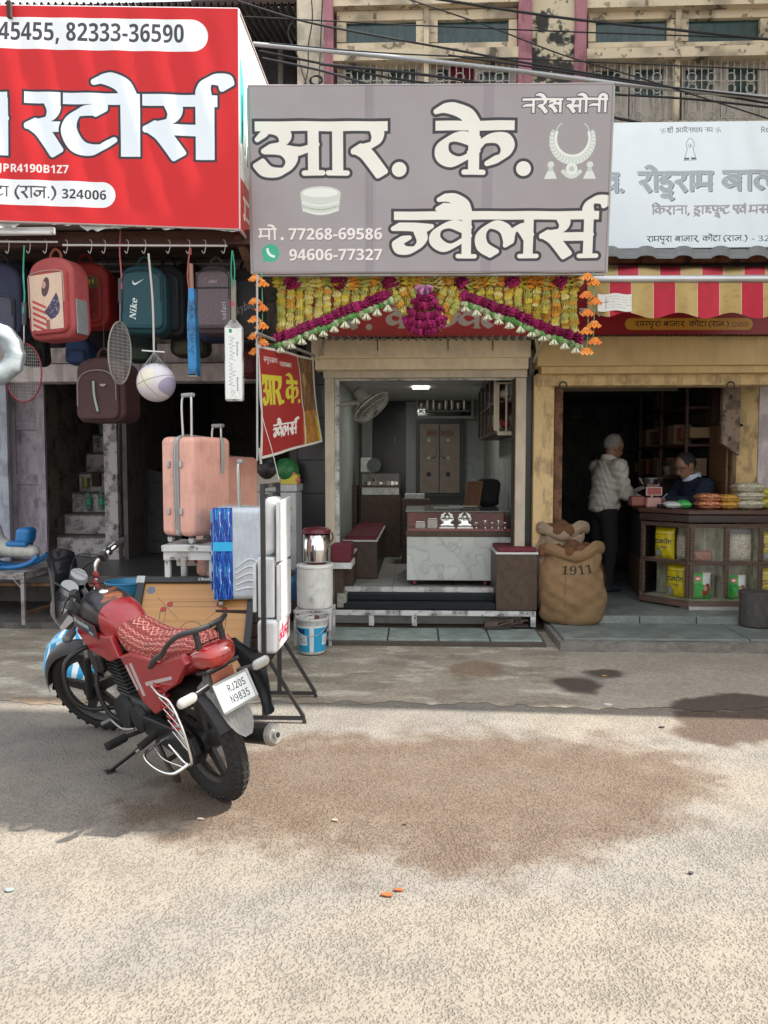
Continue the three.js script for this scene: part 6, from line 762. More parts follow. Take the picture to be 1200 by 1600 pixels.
  p('handlebar', st(tube([V(0.8, 1.04, -0.36), V(0.84, 1.045, -0.24), V(0.91, 1.02, -0.16), V(0.93, 0.93, -0.1), V(0.935, 0.9, -0.03), V(0.935, 0.9, 0.03), V(0.93, 0.93, 0.1), V(0.91, 1.02, 0.16), V(0.84, 1.045, 0.24), V(0.8, 1.04, 0.36)], 0.0115, 10, 90)), K.chrome);
  for (const s of [-1, 1]) { p('grip', st([rod(V(0.84, 1.045, s * 0.25), V(0.796, 1.04, s * 0.375), 0.017, 14), rod(V(0.843, 1.045, s * 0.24), V(0.838, 1.045, s * 0.252), 0.024, 14)]), rub); p('switch_box', st(B(0.045, 0.05, 0.05, 0.862, 1.04, s * 0.2, 0.012)), blk); p('lever', st(tube([V(0.875, 1.045, s * 0.2), V(0.885, 1.045, s * 0.26), V(0.86, 1.035, s * 0.36)], 0.006, 6)), s < 0 ? blk : sil); p('front_indicator', st([new THREE.CapsuleGeometry(0.028, 0.05, 6, 12).rotateX(Math.PI / 2).scale(1.2, 0.8, 1).translate(1.04, 0.8, s * 0.2), rod(V(1.03, 0.82, s * 0.08), V(1.04, 0.8, s * 0.17), 0.012, 8)]), M([0.09, 0.09, 0.095], 0.35)); }
  for (const [a, c] of [[0.2, 0.02], [-0.2, -0.03], [0.17, 0.06]]) p('control_cable', st(tube([V(0.87, 1.05, a), V(1.0, 1.1, a * 0.7), V(1.04, 0.98, c), V(0.98, 0.82, c)], 0.0045, 6)), blk); p('brake_hose', st(tube([V(0.87, 1.04, 0.2), V(1.02, 1.0, 0.16), V(1.08, 0.8, 0.11), V(1.2, 0.4, 0.1)], 0.005, 6)), blk);
  // headlight cowl with tall dark visor
  const cowl = smoothSecs([[0.98, 0.93, 0.05, 0.1, 0.1, 2.4], [1.04, 0.93, 0.07, 0.14, 0.135, 2.6], [1.11, 0.91, 0.08, 0.16, 0.14, 2.4], [1.17, 0.88, 0.07, 0.13, 0.11, 2.2], [1.2, 0.86, 0.03, 0.06, 0.05, 2]], 4); p('headlight_cowl', st(loft(cowl, 30)), M([0.1, 0.1, 0.11], 0.3, { clearcoat: 0.5 }));
  const hl = p('headlight', st(ball(0.1, 1.13, 0.855, 0, 18, 14).scale(1, 1, 1)), M([0.5, 0.5, 0.52], 0.1, { metal: 0.6 })); hl.visible = true; p('cowl_graphic', st([extr([[1.0, 0.86], [1.12, 0.8], [1.13, 0.825], [1.03, 0.89]], 0.008).translate(0, 0, -0.14), extr([[1.02, 0.92], [1.11, 0.88], [1.12, 0.9], [1.04, 0.94]], 0.008).translate(0, 0, -0.138)]), M([0.5, 0.48, 0.48], 0.35)); 
  p('visor', st(grid(18, 14, (u, v) => { const a = (u - 0.5) * 2.5, w = mix(0.17, 0.13, v * v); return V(1.17 - 0.12 * v - 0.09 * (1 - Math.cos(a)), 0.88 + 0.33 * v * (1 - 0.25 * (u - 0.5) * (u - 0.5) * 4), w * Math.sin(a) * 1.05); })), new THREE.MeshPhysicalMaterial({ color: C([0.02, 0.022, 0.028]), roughness: 0.12, side: THREE.DoubleSide, clearcoat: 0.5 }));
  p('instrument_pod', st([B(0.06, 0.05, 0.24, 1.02, 0.985, 0, 0.02)]), M([0.09, 0.09, 0.095], 0.5)); for (const z of [-0.062, 0.062]) { const d = p('dial', st([cyl(0.055, 0.05, 0.03, 0, 0, 0, 26).rotateZ(0.7).translate(1.0, 1.0, z)]), M([0.4, 0.4, 0.4], 0.35, { metal: 0.5 })); put('dial_face', st(cyl(0.047, 0.047, 0.004, 0, 0.03, 0, 26).rotateZ(0.7).translate(1.0, 1.0, z)), M([0.35, 0.37, 0.36], 0.12, { clearcoat: 1, tex: 'speck', size: 0.08 }), d); } p('ignition', st([cyl(0.018, 0.018, 0.03, 0.95, 0.93, 0, 12), rod(V(0.94, 0.96, 0), V(0.925, 1.0, 0.01), 0.004, 5)]), K.alu); p('ribbon', st([ball(0.022, 0.915, 0.975, 0.12, 8, 6), ball(0.018, 0.92, 0.945, 0.09, 8, 6), ball(0.016, 0.9, 0.93, 0.06, 8, 6)]), M([0.4, 0.05, 0.06], 0.8, { tex: 'speck', size: 0.05 }));
  // tank: cloth-covered front, glossy red rear
  const tank = smoothSecs([[0.93, 0.83, 0.03, 0.03, 0.04, 2.3], [0.89, 0.84, 0.09, 0.08, 0.1, 2.5], [0.8, 0.85, 0.125, 0.11, 0.14, 2.6], [0.68, 0.84, 0.125, 0.11, 0.145, 2.6], [0.6, 0.83, 0.105, 0.1, 0.135, 2.6]], 4), tankB = smoothSecs([[0.6, 0.83, 0.107, 0.102, 0.137, 2.6], [0.52, 0.815, 0.09, 0.09, 0.12, 2.6], [0.44, 0.79, 0.05, 0.06, 0.09, 2.4]], 4);
  const tcov = dataTex(256, 128, (u, v) => { const n = fbm(u * 6, v * 4, 4, 6), o = sst(0.52, 0.66, n) * sst(0.3, 0.6, v); return [mix(34, 150, o), mix(34, 88, o), mix(38, 54, o)].map((k) => k * (0.7 + 0.6 * fbm(u * 40, v * 40, 2, 40))); }); p('tank', loft(tank, 34), new THREE.MeshPhysicalMaterial({ map: tcov, roughness: 0.35 }), 'grimy black tank front with brown patches'); p('tank', loft(tankB, 34), red, 'glossy red rear of the tank'); p('filler_cap', lathe([[0, 0.012], [0.028, 0.01], [0.034, 0.0], [0.036, -0.02]], 20).rotateZ(0.1).translate(0.72, 0.968, 0), K.chrome);
  const pas = canvasTex(512, 160, (g, w, h) => { g.fillStyle = '#2b3440'; g.fillRect(0, 0, w, h); g.fillStyle = '#c9ccce'; g.font = 'italic bold 84px serif'; g.fillText('Passion', 26, 92); g.font = 'italic bold 46px sans-serif'; g.fillText('PRO', 330, 140); g.fillStyle = '#8d1a1e'; g.fillRect(0, 148, w, 12); });
  for (const s of [-1, 1]) { p('tank_side', extr([[0.46, 0.7], [0.58, 0.66], [0.8, 0.68], [0.9, 0.76], [0.86, 0.82], [0.62, 0.78], [0.5, 0.79]], 0.02, 0.012).translate(0, 0, s > 0 ? 0.118 : -0.138), red); p('tank_badge', panel(...(s < 0 ? [V(0.9, 0.87, -0.153), V(0.62, 0.84, -0.158), V(0.62, 0.765, -0.16), V(0.9, 0.8, -0.157)] : [V(0.62, 0.84, 0.158), V(0.9, 0.87, 0.153), V(0.9, 0.8, 0.157), V(0.62, 0.765, 0.16)]), 0.004), pic(pas, 0.3)); }
  // seat with a net-patterned cover
  const sc = canvasTex(512, 512, (g, w, h) => { g.fillStyle = '#8a3630'; g.fillRect(0, 0, w, h); grime(g, w, h, 160, 0.25, '40,14,14'); for (const a of [0, 1]) for (let i = -4; i < 24; i++) { g.strokeStyle = `rgba(226,158,140,${rr(0.55, 0.95)})`; g.lineWidth = rr(2.5, 5); g.beginPath(); for (let j = 0; j <= 16; j++) { const y = j * 32, x = i * 30 + (j % 2 === a ? 15 : 0) + rr(-3, 3); j ? g.lineTo(x, y) : g.moveTo(x, y); } g.stroke(); } }); sc.wrapS = sc.wrapT = THREE.RepeatWrapping; sc.repeat.set(0.9, 1.3);
  const seat = smoothSecs([[0.5, 0.79, 0.05, 0.06, 0.09, 2.4], [0.44, 0.79, 0.065, 0.09, 0.115, 2.6], [0.32, 0.775, 0.05, 0.1, 0.125, 2.8], [0.18, 0.77, 0.05, 0.09, 0.13, 2.8], [0.05, 0.785, 0.06, 0.08, 0.13, 2.8], [-0.1, 0.8, 0.06, 0.07, 0.125, 2.8], [-0.24, 0.805, 0.05, 0.05, 0.115, 2.6], [-0.32, 0.8, 0.01, 0.02, 0.08, 2.4]], 5); p('seat', loft(seat, 36), pic(sc, 0.7, { bumpMap: sc, bumpScale: 0.003 }));
  // tail, side panels, lamp
  const tail = smoothSecs([[0.26, 0.71, 0.05, 0.06, 0.135, 2.8], [0.1, 0.73, 0.05, 0.06, 0.14, 2.8], [-0.1, 0.74, 0.05, 0.06, 0.13, 2.6], [-0.28, 0.755, 0.045, 0.05, 0.115, 2.5], [-0.36, 0.765, 0.035, 0.04, 0.105, 2.4]], 4); p('tail_cowl', loft(tail, 30), red);
  for (const s of [-1, 1]) { const sp = p('side_panel', extr([[0.42, 0.7], [0.3, 0.5], [0.2, 0.46], [0.12, 0.5], [0.06, 0.6], [-0.12, 0.68], [-0.34, 0.76], [-0.3, 0.79], [0.0, 0.75], [0.3, 0.74]], 0.018, 0.012).translate(0, 0, s > 0 ? 0.118 : -0.136), red); put('stripe', [extr([[0.3, 0.7], [0.24, 0.54], [0.27, 0.53], [0.33, 0.69]], 0.003).translate(0, 0, s > 0 ? 0.149 : -0.152), extr([[0.36, 0.68], [0.3, 0.56], [0.32, 0.55], [0.38, 0.67]], 0.003).translate(0, 0, s > 0 ? 0.149 : -0.152), extr([[0.2, 0.6], [-0.1, 0.7], [-0.1, 0.715], [0.2, 0.62]], 0.003).translate(0, 0, s > 0 ? 0.149 : -0.152)], M([0.45, 0.36, 0.36], 0.4), sp); p('grab_rail', tube([V(0.1, 0.72, s * 0.15), V(0.0, 0.78, s * 0.165), V(-0.18, 0.855, s * 0.165), V(-0.34, 0.89, s * 0.14), V(-0.42, 0.885, s * 0.08), V(-0.435, 0.88, 0)], 0.0135, 10, 60), s < 0 ? M([0.06, 0.06, 0.062], 0.3, { metal: 0.6 }) : blk); }
  for (const z of [0.07, -0.07]) p('grab_rail_bracket', B(0.03, 0.12, 0.03, -0.4, 0.82, z, 0.008), blk);
  const lamp = smoothSecs([[-0.33, 0.762, 0.045, 0.045, 0.115, 2.8], [-0.4, 0.755, 0.05, 0.055, 0.115, 2.8], [-0.47, 0.745, 0.045, 0.055, 0.095, 2.6], [-0.51, 0.74, 0.02, 0.035, 0.06, 2.4], [-0.52, 0.738, 0.002, 0.002, 0.01, 2]], 5); p('tail_lamp', loft(lamp, 30), M([0.42, 0.012, 0.008], 0.12, { clearcoat: 1, tex: 'speck', size: 0.12 })); p('tail_lamp_base', B(0.16, 0.02, 0.2, -0.41, 0.695, 0, 0.008), blk); p('reflector', B(0.012, 0.045, 0.13, -0.45, 0.655, 0, 0.004).rotateZ(0.0), M([0.3, 0.1, 0.06], 0.3));
  const fen = M([0.34, 0.33, 0.31], 0.6, { tex: 'rough', size: 0.3, side: THREE.DoubleSide }); p('rear_fender', grid(10, 18, (u, v) => { const k = (u - 0.5) * 2, x = mix(-0.28, -0.6, Math.pow(v, 0.8)), y = 0.66 - 0.3 * Math.pow(v, 1.5), w = 0.09 * (1 - 0.25 * v * v) * (v > 0.7 ? Math.sqrt(Math.max(0.02, 1 - Math.pow((v - 0.7) / 0.3, 2) * 0.9)) : 1); return V(x + 0.02 * k * k * (1 - v), y - 0.035 * k * k * (1 - v), k * w); }), fen); p('fender_stay', B(0.1, 0.12, 0.14, -0.36, 0.62, 0, 0.02), gry); p('inner_fender', arch(0, 0.305, 0.345, 0.075, 0.9, 2.7, 0.02), dbl(blk));
  const np = canvasTex(384, 250, (g, w, h) => { g.fillStyle = '#c4c7c6'; g.fillRect(0, 0, w, h); g.strokeStyle = '#5d6062'; g.lineWidth = 8; g.strokeRect(4, 4, w - 8, h - 8); txt(g, 'RJ20S', 120, 108, 210, 62, '#1d1f22', 'bold', 'monospace'); txt(g, 'N9835', 110, 206, 220, 64, '#1d1f22', 'bold', 'monospace'); g.fillStyle = '#b9bcc0'; g.fillRect(28, 50, 10, 150); });
  const pl = [V(-0.535, 0.635, -0.1), V(-0.535, 0.635, 0.1), V(-0.6, 0.505, 0.1), V(-0.6, 0.505, -0.1)]; p('number_plate', panel(...pl, 0.004), pic(np, 0.45)); p('plate_frame', pl.map((a, i) => bar(a, pl[(i + 1) % 4], 0.011)), M([0.3, 0.31, 0.31], 0.4, { metal: 0.5 })); p('plate_bracket', B(0.1, 0.03, 0.12, -0.5, 0.58, 0, 0.008), gry);
  for (const s of [-1, 1]) { p('rear_indicator', [new THREE.CapsuleGeometry(0.029, 0.055, 8, 14).rotateX(Math.PI / 2).scale(0.8, 0.85, 1).translate(-0.46, 0.62, s * 0.225)], M([0.62, 0.6, 0.57], 0.15, { clearcoat: 1, tex: 'speck', size: 0.06 })); p('indicator_stalk', rod(V(-0.43, 0.63, s * 0.09), V(-0.455, 0.622, s * 0.17), 0.016, 10), blk); }
  // suspension, swing arm, chain, engine
  for (const s of [-1, 1]) { const a = V(-0.03, 0.34, s * 0.135), b = V(0.09, 0.66, s * 0.135), n = 9, pts = []; for (let i = 0; i <= n * 10; i++) { const t = i / (n * 10), c = a.clone().lerp(b, 0.24 + 0.7 * t), q = t * n * 6.283; pts.push(c.add(V(0.026 * Math.cos(q), 0, 0.026 * Math.sin(q)))); } p('shock_spring', new THREE.TubeGeometry(new THREE.CatmullRomCurve3(pts), 240, 0.0055, 6), M([0.42, 0.02, 0.025], 0.35)); p('shock_damper', [rod(a, a.clone().lerp(b, 0.35), 0.02, 12), rod(a, b, 0.011, 10)], sil); p('swing_arm', bar(V(0.0, 0.305, s * 0.105), V(0.42, 0.33, s * 0.1), 0.03, 0.045), blk); }
  p('chain_case', [extr([[-0.07, 0.3], [-0.05, 0.37], [0.02, 0.385], [0.42, 0.37], [0.45, 0.32], [0.42, 0.28], [0, 0.235], [-0.05, 0.25]], 0.03, 0.008).translate(0, 0, -0.12)], blk); p('frame_tube', [tube([V(0.95, 0.78, 0), V(0.88, 0.55, 0), V(0.8, 0.35, 0), V(0.72, 0.27, 0)], 0.018, 8), tube([V(0.93, 0.76, 0), V(0.6, 0.72, 0), V(0.2, 0.66, 0), V(-0.3, 0.7, 0)], 0.02, 8), rod(V(0.4, 0.3, 0), V(0.42, 0.7, 0), 0.02, 8)], blk);
  p('crankcase', [B(0.34, 0.2, 0.2, 0.56, 0.33, 0, 0.04, 3), cyl(0.095, 0.085, 0.04, 0, 0, 0, 24).rotateX(-Math.PI / 2).translate(0.63, 0.34, -0.1), cyl(0.075, 0.065, 0.035, 0, 0, 0, 24).rotateX(-Math.PI / 2).translate(0.47, 0.34, -0.1), cyl(0.1, 0.09, 0.05, 0, 0, 0, 24).rotateX(Math.PI / 2).translate(0.58, 0.34, 0.1)], eng); { const f = []; for (let i = 0; i < 9; i++) f.push(B(0.15, 0.008, 0.16, 0.67 + 0.008 * i, 0.44 + i * 0.02, 0, 0.003, 1).rotateZ(0)); p('cylinder_fins', f, M([0.07, 0.07, 0.07], 0.5, { metal: 0.6 })); } p('cylinder_head', B(0.13, 0.08, 0.15, 0.75, 0.66, 0, 0.02), eng); p('carburettor', [B(0.1, 0.1, 0.1, 0.52, 0.57, -0.02, 0.02), cyl(0.035, 0.035, 0.12, 0, 0, 0, 14).rotateZ(Math.PI / 2).translate(0.52, 0.58, -0.02)], eng); p('horn', [lathe([[0, 0], [0.05, 0.005], [0.055, 0.02], [0.03, 0.04], [0, 0.045]], 20).rotateX(-Math.PI / 2).translate(0.86, 0.62, -0.08), B(0.12, 0.13, 0.06, 0.8, 0.6, -0.12, 0.03, 3)], blk);
  // exhaust on the far side
  p('exhaust', [tube([V(0.74, 0.6, 0.06), V(0.84, 0.5, 0.1), V(0.78, 0.3, 0.14), V(0.5, 0.24, 0.16), V(0.25, 0.25, 0.17)], 0.019, 10, 60)], sil); p('muffler', [rod(V(0.25, 0.25, 0.17), V(-0.1, 0.285, 0.185), 0.038, 20, 0.05), rod(V(-0.1, 0.285, 0.185), V(-0.52, 0.33, 0.2), 0.05, 20, 0.052)], M([0.05, 0.05, 0.05], 0.4, { metal: 0.5 })); p('muffler_cap', [rod(V(-0.5, 0.328, 0.199), V(-0.555, 0.334, 0.202), 0.056, 20, 0.042), rod(V(-0.55, 0.333, 0.202), V(-0.585, 0.337, 0.203), 0.02, 14)], M([0.62, 0.6, 0.56], 0.35, { metal: 0.5, tex: 'rough', size: 0.1 })); p('muffler_outlet', rod(V(-0.584, 0.337, 0.203), V(-0.588, 0.3375, 0.203), 0.013, 14), K.black);
  // crash guard, sari guard, pegs, stands
  for (const s of [-1, 1]) p('crash_guard', tube([V(0.86, 0.66, s * 0.03), V(0.88, 0.67, s * 0.16), V(0.9, 0.62, s * 0.28), V(0.88, 0.45, s * 0.31), V(0.84, 0.36, s * 0.24), V(0.79, 0.33, s * 0.12), V(0.74, 0.31, s * 0.05)], 0.014, 10, 60), blk); p('crash_guard', tube([V(0.82, 0.6, -0.12), V(0.8, 0.45, -0.17), V(0.76, 0.32, -0.16), V(0.68, 0.26, -0.12)], 0.014, 10, 40), blk);
  const g1 = [V(0.12, 0.62, -0.16), V(-0.02, 0.625, -0.2), V(-0.13, 0.62, -0.21), V(-0.19, 0.56, -0.22), V(-0.22, 0.46, -0.225), V(-0.21, 0.35, -0.225), V(-0.15, 0.325, -0.22), V(0.02, 0.36, -0.2)]; p('sari_guard', tube(g1, 0.008, 8, 90), K.chrome); for (let i = 0; i < 4; i++) p('sari_guard_bar', rod(V(0.06 - i * 0.016, 0.58 - i * 0.055, -0.165), V(-0.165 - i * 0.016, 0.58 - i * 0.06, -0.22), 0.0045, 6), K.chrome); p('step_guard', tube([V(0.22, 0.3, -0.12), V(0.2, 0.29, -0.26), V(0.08, 0.285, -0.3), V(-0.12, 0.3, -0.29), V(-0.17, 0.33, -0.22)], 0.008, 8, 50), K.chrome); p('step_guard', tube([V(0.2, 0.3, -0.2), V(0.05, 0.3, -0.24), V(-0.14, 0.315, -0.24)], 0.005, 6), K.chrome);
  for (const s of [-1, 1]) { p('rider_peg', [rod(V(0.52, 0.265, s * 0.2), V(0.53, 0.262, s * 0.33), 0.02, 12), ...Array.from({ length: 9 }, (_, i) => rod(V(0.52, 0.264, s * (0.21 + i * 0.013)), V(0.52, 0.264, s * (0.217 + i * 0.013)), 0.0235, 10))], rub); p('peg_bar', rod(V(0.5, 0.25, 0), V(0.52, 0.264, s * 0.2), 0.012, 8), blk); p('pillion_peg', rod(V(0.27, 0.32, s * 0.14), V(0.25, 0.31, s * 0.26), 0.019, 12), rub); } p('gear_lever', [tube([V(0.5, 0.29, -0.15), V(0.62, 0.27, -0.17), V(0.72, 0.3, -0.18)], 0.007, 6), rod(V(0.72, 0.3, -0.18), V(0.72, 0.3, -0.24), 0.011, 8)], sil);
  { // the side stand reaches the level ground on the left
    bike.updateMatrixWorld(true); const foot = bike.worldToLocal(gnd(172, 1204, 0.012)), top = V(0.42, 0.24, -0.1), kn = top.clone().lerp(foot, 0.88); p('side_stand', [tube([top, top.clone().lerp(foot, 0.5).add(V(0, 0.0, 0.01)), kn, foot], 0.012, 8), aim(B(0.035, 0.012, 0.06, 0, 0, 0, 0.004), foot, foot.clone().add(V(0, 1, 0.255)))], blk); p('stand_spring', rod(top.clone().add(V(-0.02, 0, -0.01)), top.clone().lerp(foot, 0.4).add(V(-0.02, 0, 0)), 0.008, 8), sil);
    p('centre_stand', [tube([V(0.36, 0.24, -0.1), V(0.24, 0.14, -0.13), V(0.18, 0.12, -0.14)], 0.013, 8), tube([V(0.36, 0.24, 0.1), V(0.24, 0.14, 0.13), V(0.18, 0.12, 0.14)], 0.013, 8), rod(V(0.26, 0.17, -0.12), V(0.26, 0.17, 0.12), 0.012, 8), B(0.05, 0.05, 0.03, 0.17, 0.115, -0.14, 0.008)], M([0.05, 0.035, 0.03], 0.7, { tex: 'rough', size: 0.1 })); }
  // black sheet hung over the far side behind the lamp
  p('side_sheet', grid(16, 14, (u, v) => { const x = mix(-0.26, 0.12, u), y = 0.78 - 0.36 * v * (0.85 + 0.25 * Math.sin(u * 5)); return V(x - 0.18 * v, y, 0.2 + 0.09 * Math.sin(v * 2.4) + 0.018 * Math.sin(u * 16 + v * 5)); }), new THREE.MeshPhysicalMaterial({ color: C([0.035, 0.04, 0.045]), roughness: 0.3, side: THREE.DoubleSide }), 'crumpled black plastic side bag');
  // shorten the overhang behind the axle
  for (const c of bike.children) if (c.isMesh && !/inner_fender|shock|chain|swing|sari|step|stand|peg/.test(c.name)) { const g = c.geometry, q = g.attributes.position; let hit = false; for (let i = 0; i < q.count; i++) { const x = q.getX(i); if (x < -0.1) { hit = true; q.setX(i, -0.1 + (x + 0.1) * (/muffler/.test(c.name) ? 0.54 : 0.64)); if (!/muffler|sheet/.test(c.name)) q.setY(i, q.getY(i) + 0.17 * (-0.1 - x)); } } if (hit) g.computeVertexNormals(); }
}
{ // goods lying behind the motorcycle
  const g = gnd(118, 1068); const t = canvasTex(128, 128, (q, w, h) => { clear(q, w, h, '#2f9bd0'); q.fillStyle = '#dfe8ec'; for (let i = 0; i < 4; i++) q.fillRect(i * 34 + 6, 0, 12, h); q.fillStyle = '#8fd0ea'; q.fillRect(0, 70, w, 16); }); t.wrapS = t.wrapT = THREE.RepeatWrapping; t.repeat.set(3, 2);
  solo('plastic_sack', warp(new THREE.SphereGeometry(0.2, 24, 16).scale(1.1, 0.95, 0.7).translate(g.x, 0.2, g.z), (v) => { v.y += 0.03 * Math.sin(v.x * 18 + v.z * 11); v.z += 0.03 * Math.sin(v.y * 22); if (v.y < 0.015) v.y = 0.015; }), pic(t, 0.35), 'light blue and white plastic sack behind the front wheel', 'sack');
  const b = gnd(190, 1075); solo('blue_tub', [lathe([[0.0, 0.48], [0.15, 0.48], [0.16, 0.62], [0.175, 0.625], [0.175, 0.635], [0.15, 0.635], [0.14, 0.5], [0, 0.495]], 26).translate(X(185, 5.6), 0, -5.75)], M([0.03, 0.2, 0.36], 0.4), 'round blue plastic tub standing behind the handlebar', 'tub');
  const s = thing('tub_stool', 'plain dark stool carrying the blue tub', 'stool', V(X(185, 5.6), 0.012, -5.75)); put('seat', cyl(0.14, 0.14, 0.03, 0, 0.438, 0, 20), K.darkBrown, s); for (let i = 0; i < 4; i++) { const a = i * 1.5708 + 0.78; put('leg', rod(V(0.15 * Math.cos(a), 0, 0.15 * Math.sin(a)), V(0.12 * Math.cos(a), 0.438, 0.12 * Math.sin(a)), 0.016, 8), K.darkBrown, s); }
}
// ---------- in front of the jeweller ----------
{
  const b = thing('entrance_step', 'white-painted metal step frame before the jeweller\'s doorway', 'step', V(X(682, 6.9), 0.066, -7.05)), w = (n, g, m = K.paintWhite) => putw(n, g, m, b), y1 = 0.205, x0 = X(520, 6.9), x1 = X(840, 6.9);
  w('front_rail', BB(x0, x1, y1 - 0.045, y1, -6.93, -6.9, 0.003)); for (const x of [576, 644, 832]) w('leg', BB(X(x, 6.9), X(x + 8, 6.9), 0.066, y1 - 0.046, -6.935, -6.905)); w('deck', BB(x0 + 0.01, x1 - 0.01, y1 - 0.02, y1 - 0.002, -7.2, -6.932), K.greyWall);
  const mat = M([0.012, 0.018, 0.02], 0.9, { tex: 'cloth', size: 0.1 }); for (const [y, z0, z1] of [[0.205, -7.2, -6.94], [0.27, -7.2, -7.06]]) solo('step_mat', BB(X(536, 6.95), X(776, 6.95), y, y + 0.06, z0, z1, 0.012), mat, y < 0.25 ? 'lower black rubber step mat at the jeweller\'s door' : 'upper black rubber step mat at the jeweller\'s door', 'mat');
  solo('stone_block', BP(526, 928, 541, 950, 6.95, 0.2, 0.012), M([0.5, 0.49, 0.42], 0.6, { tex: 'rough', size: 0.2 }), 'pale stone block beside the black step mats', 'block');
  const box = (label, x0, x1, y0, y1, z0, z1, m, skew = 0) => { const t = thing('cushion_box', label, 'bench', V((x0 + x1) / 2, y0, (z0 + z1) / 2)); putw('box', BB(x0, x1, y0, y1 - 0.03, z0, z1, 0.004), m, t); putw('edge_trim', BB(x0 - 0.006, x1 + 0.006, y1 - 0.029, y1 - 0.012, z0 - 0.004, z1 + 0.006), K.white, t); putw('cushion', B(x1 - x0 - 0.02, 0.045, z1 - z0 - 0.02, (x0 + x1) / 2, y1 + 0.006, (z0 + z1) / 2, 0.02, 3), K.maroon, t); return t; };
  box('brown laminate bench box with maroon cushion beside the burlap sacks', X(777, 6.95), X(842, 6.95), 0.206, 0.745, -7.48, -6.96, K.brownLam);
  const lb = thing('ledge_seat', 'small maroon cushioned ledge seat left of the jeweller\'s door', 'bench', V(X(532, 7.0), 0.2, -7.1)); putw('cushion', BP(517, 851, 548, 879, 6.95, 0.4, 0.02), K.maroon, lb); putw('board', BP(515, 879.5, 549, 889, 6.94, 0.42, 0.003), K.white, lb); putw('support', BB(X(522, 7), X(536, 7), 0.207, Y(889.5, 6.94), -7.12, -6.99), K.brownLam, lb);
  box('low maroon bench just inside the jeweller\'s door', X(522, 7.4) + 0.04, X(550, 7.35), 0.341, 0.68, -7.9, -7.36, K.brownLam); box('long dark maroon bench along the jeweller\'s left wall', X(522, 7.4) + 0.04, X(590, 8.0), 0.341, 0.76, -9.9, -7.93, K.brownLam);
  // pair of sandals
  const so = (label, x, y, turn) => { const p = gnd(x, y, 0.066), t = thing('sandal', label, 'sandal', p), sh = new THREE.Shape(); t.rotation.y = turn; sh.moveTo(-0.13, 0); sh.bezierCurveTo(-0.14, 0.05, -0.02, 0.035, 0.04, 0.045); sh.bezierCurveTo(0.15, 0.06, 0.15, -0.05, 0.04, -0.045); sh.bezierCurveTo(-0.02, -0.03, -0.14, -0.05, -0.13, 0); put('sole', extr(sh, 0.014, 0.004).rotateX(-Math.PI / 2).translate(0, 0.004, 0), M([0.04, 0.03, 0.025], 0.8), t); put('upper', grid(12, 8, (u, v) => { const a = mix(0.1, 3.04, u), x2 = mix(0.0, 0.115, v); return V(x2, 0.02 + (0.062 - 0.02 * v) * Math.sin(a), 0.046 * Math.cos(a) * (1 - 0.35 * v * v)); }), M([0.1, 0.06, 0.04], 0.6, { side: THREE.DoubleSide, tex: 'rough', size: 0.1 }), t); put('heel_strap', tube([V(0.0, 0.03, 0.045), V(-0.09, 0.06, 0.04), V(-0.125, 0.06, 0), V(-0.09, 0.06, -0.04), V(0.0, 0.03, -0.045)], 0.007, 6), M([0.09, 0.055, 0.04], 0.6), t); };
  so('brown leather sandal lying free on the stone slab', 776, 982, 3.3); so('brown leather sandal nearer the bench box leg', 802, 979, 3.0);
}
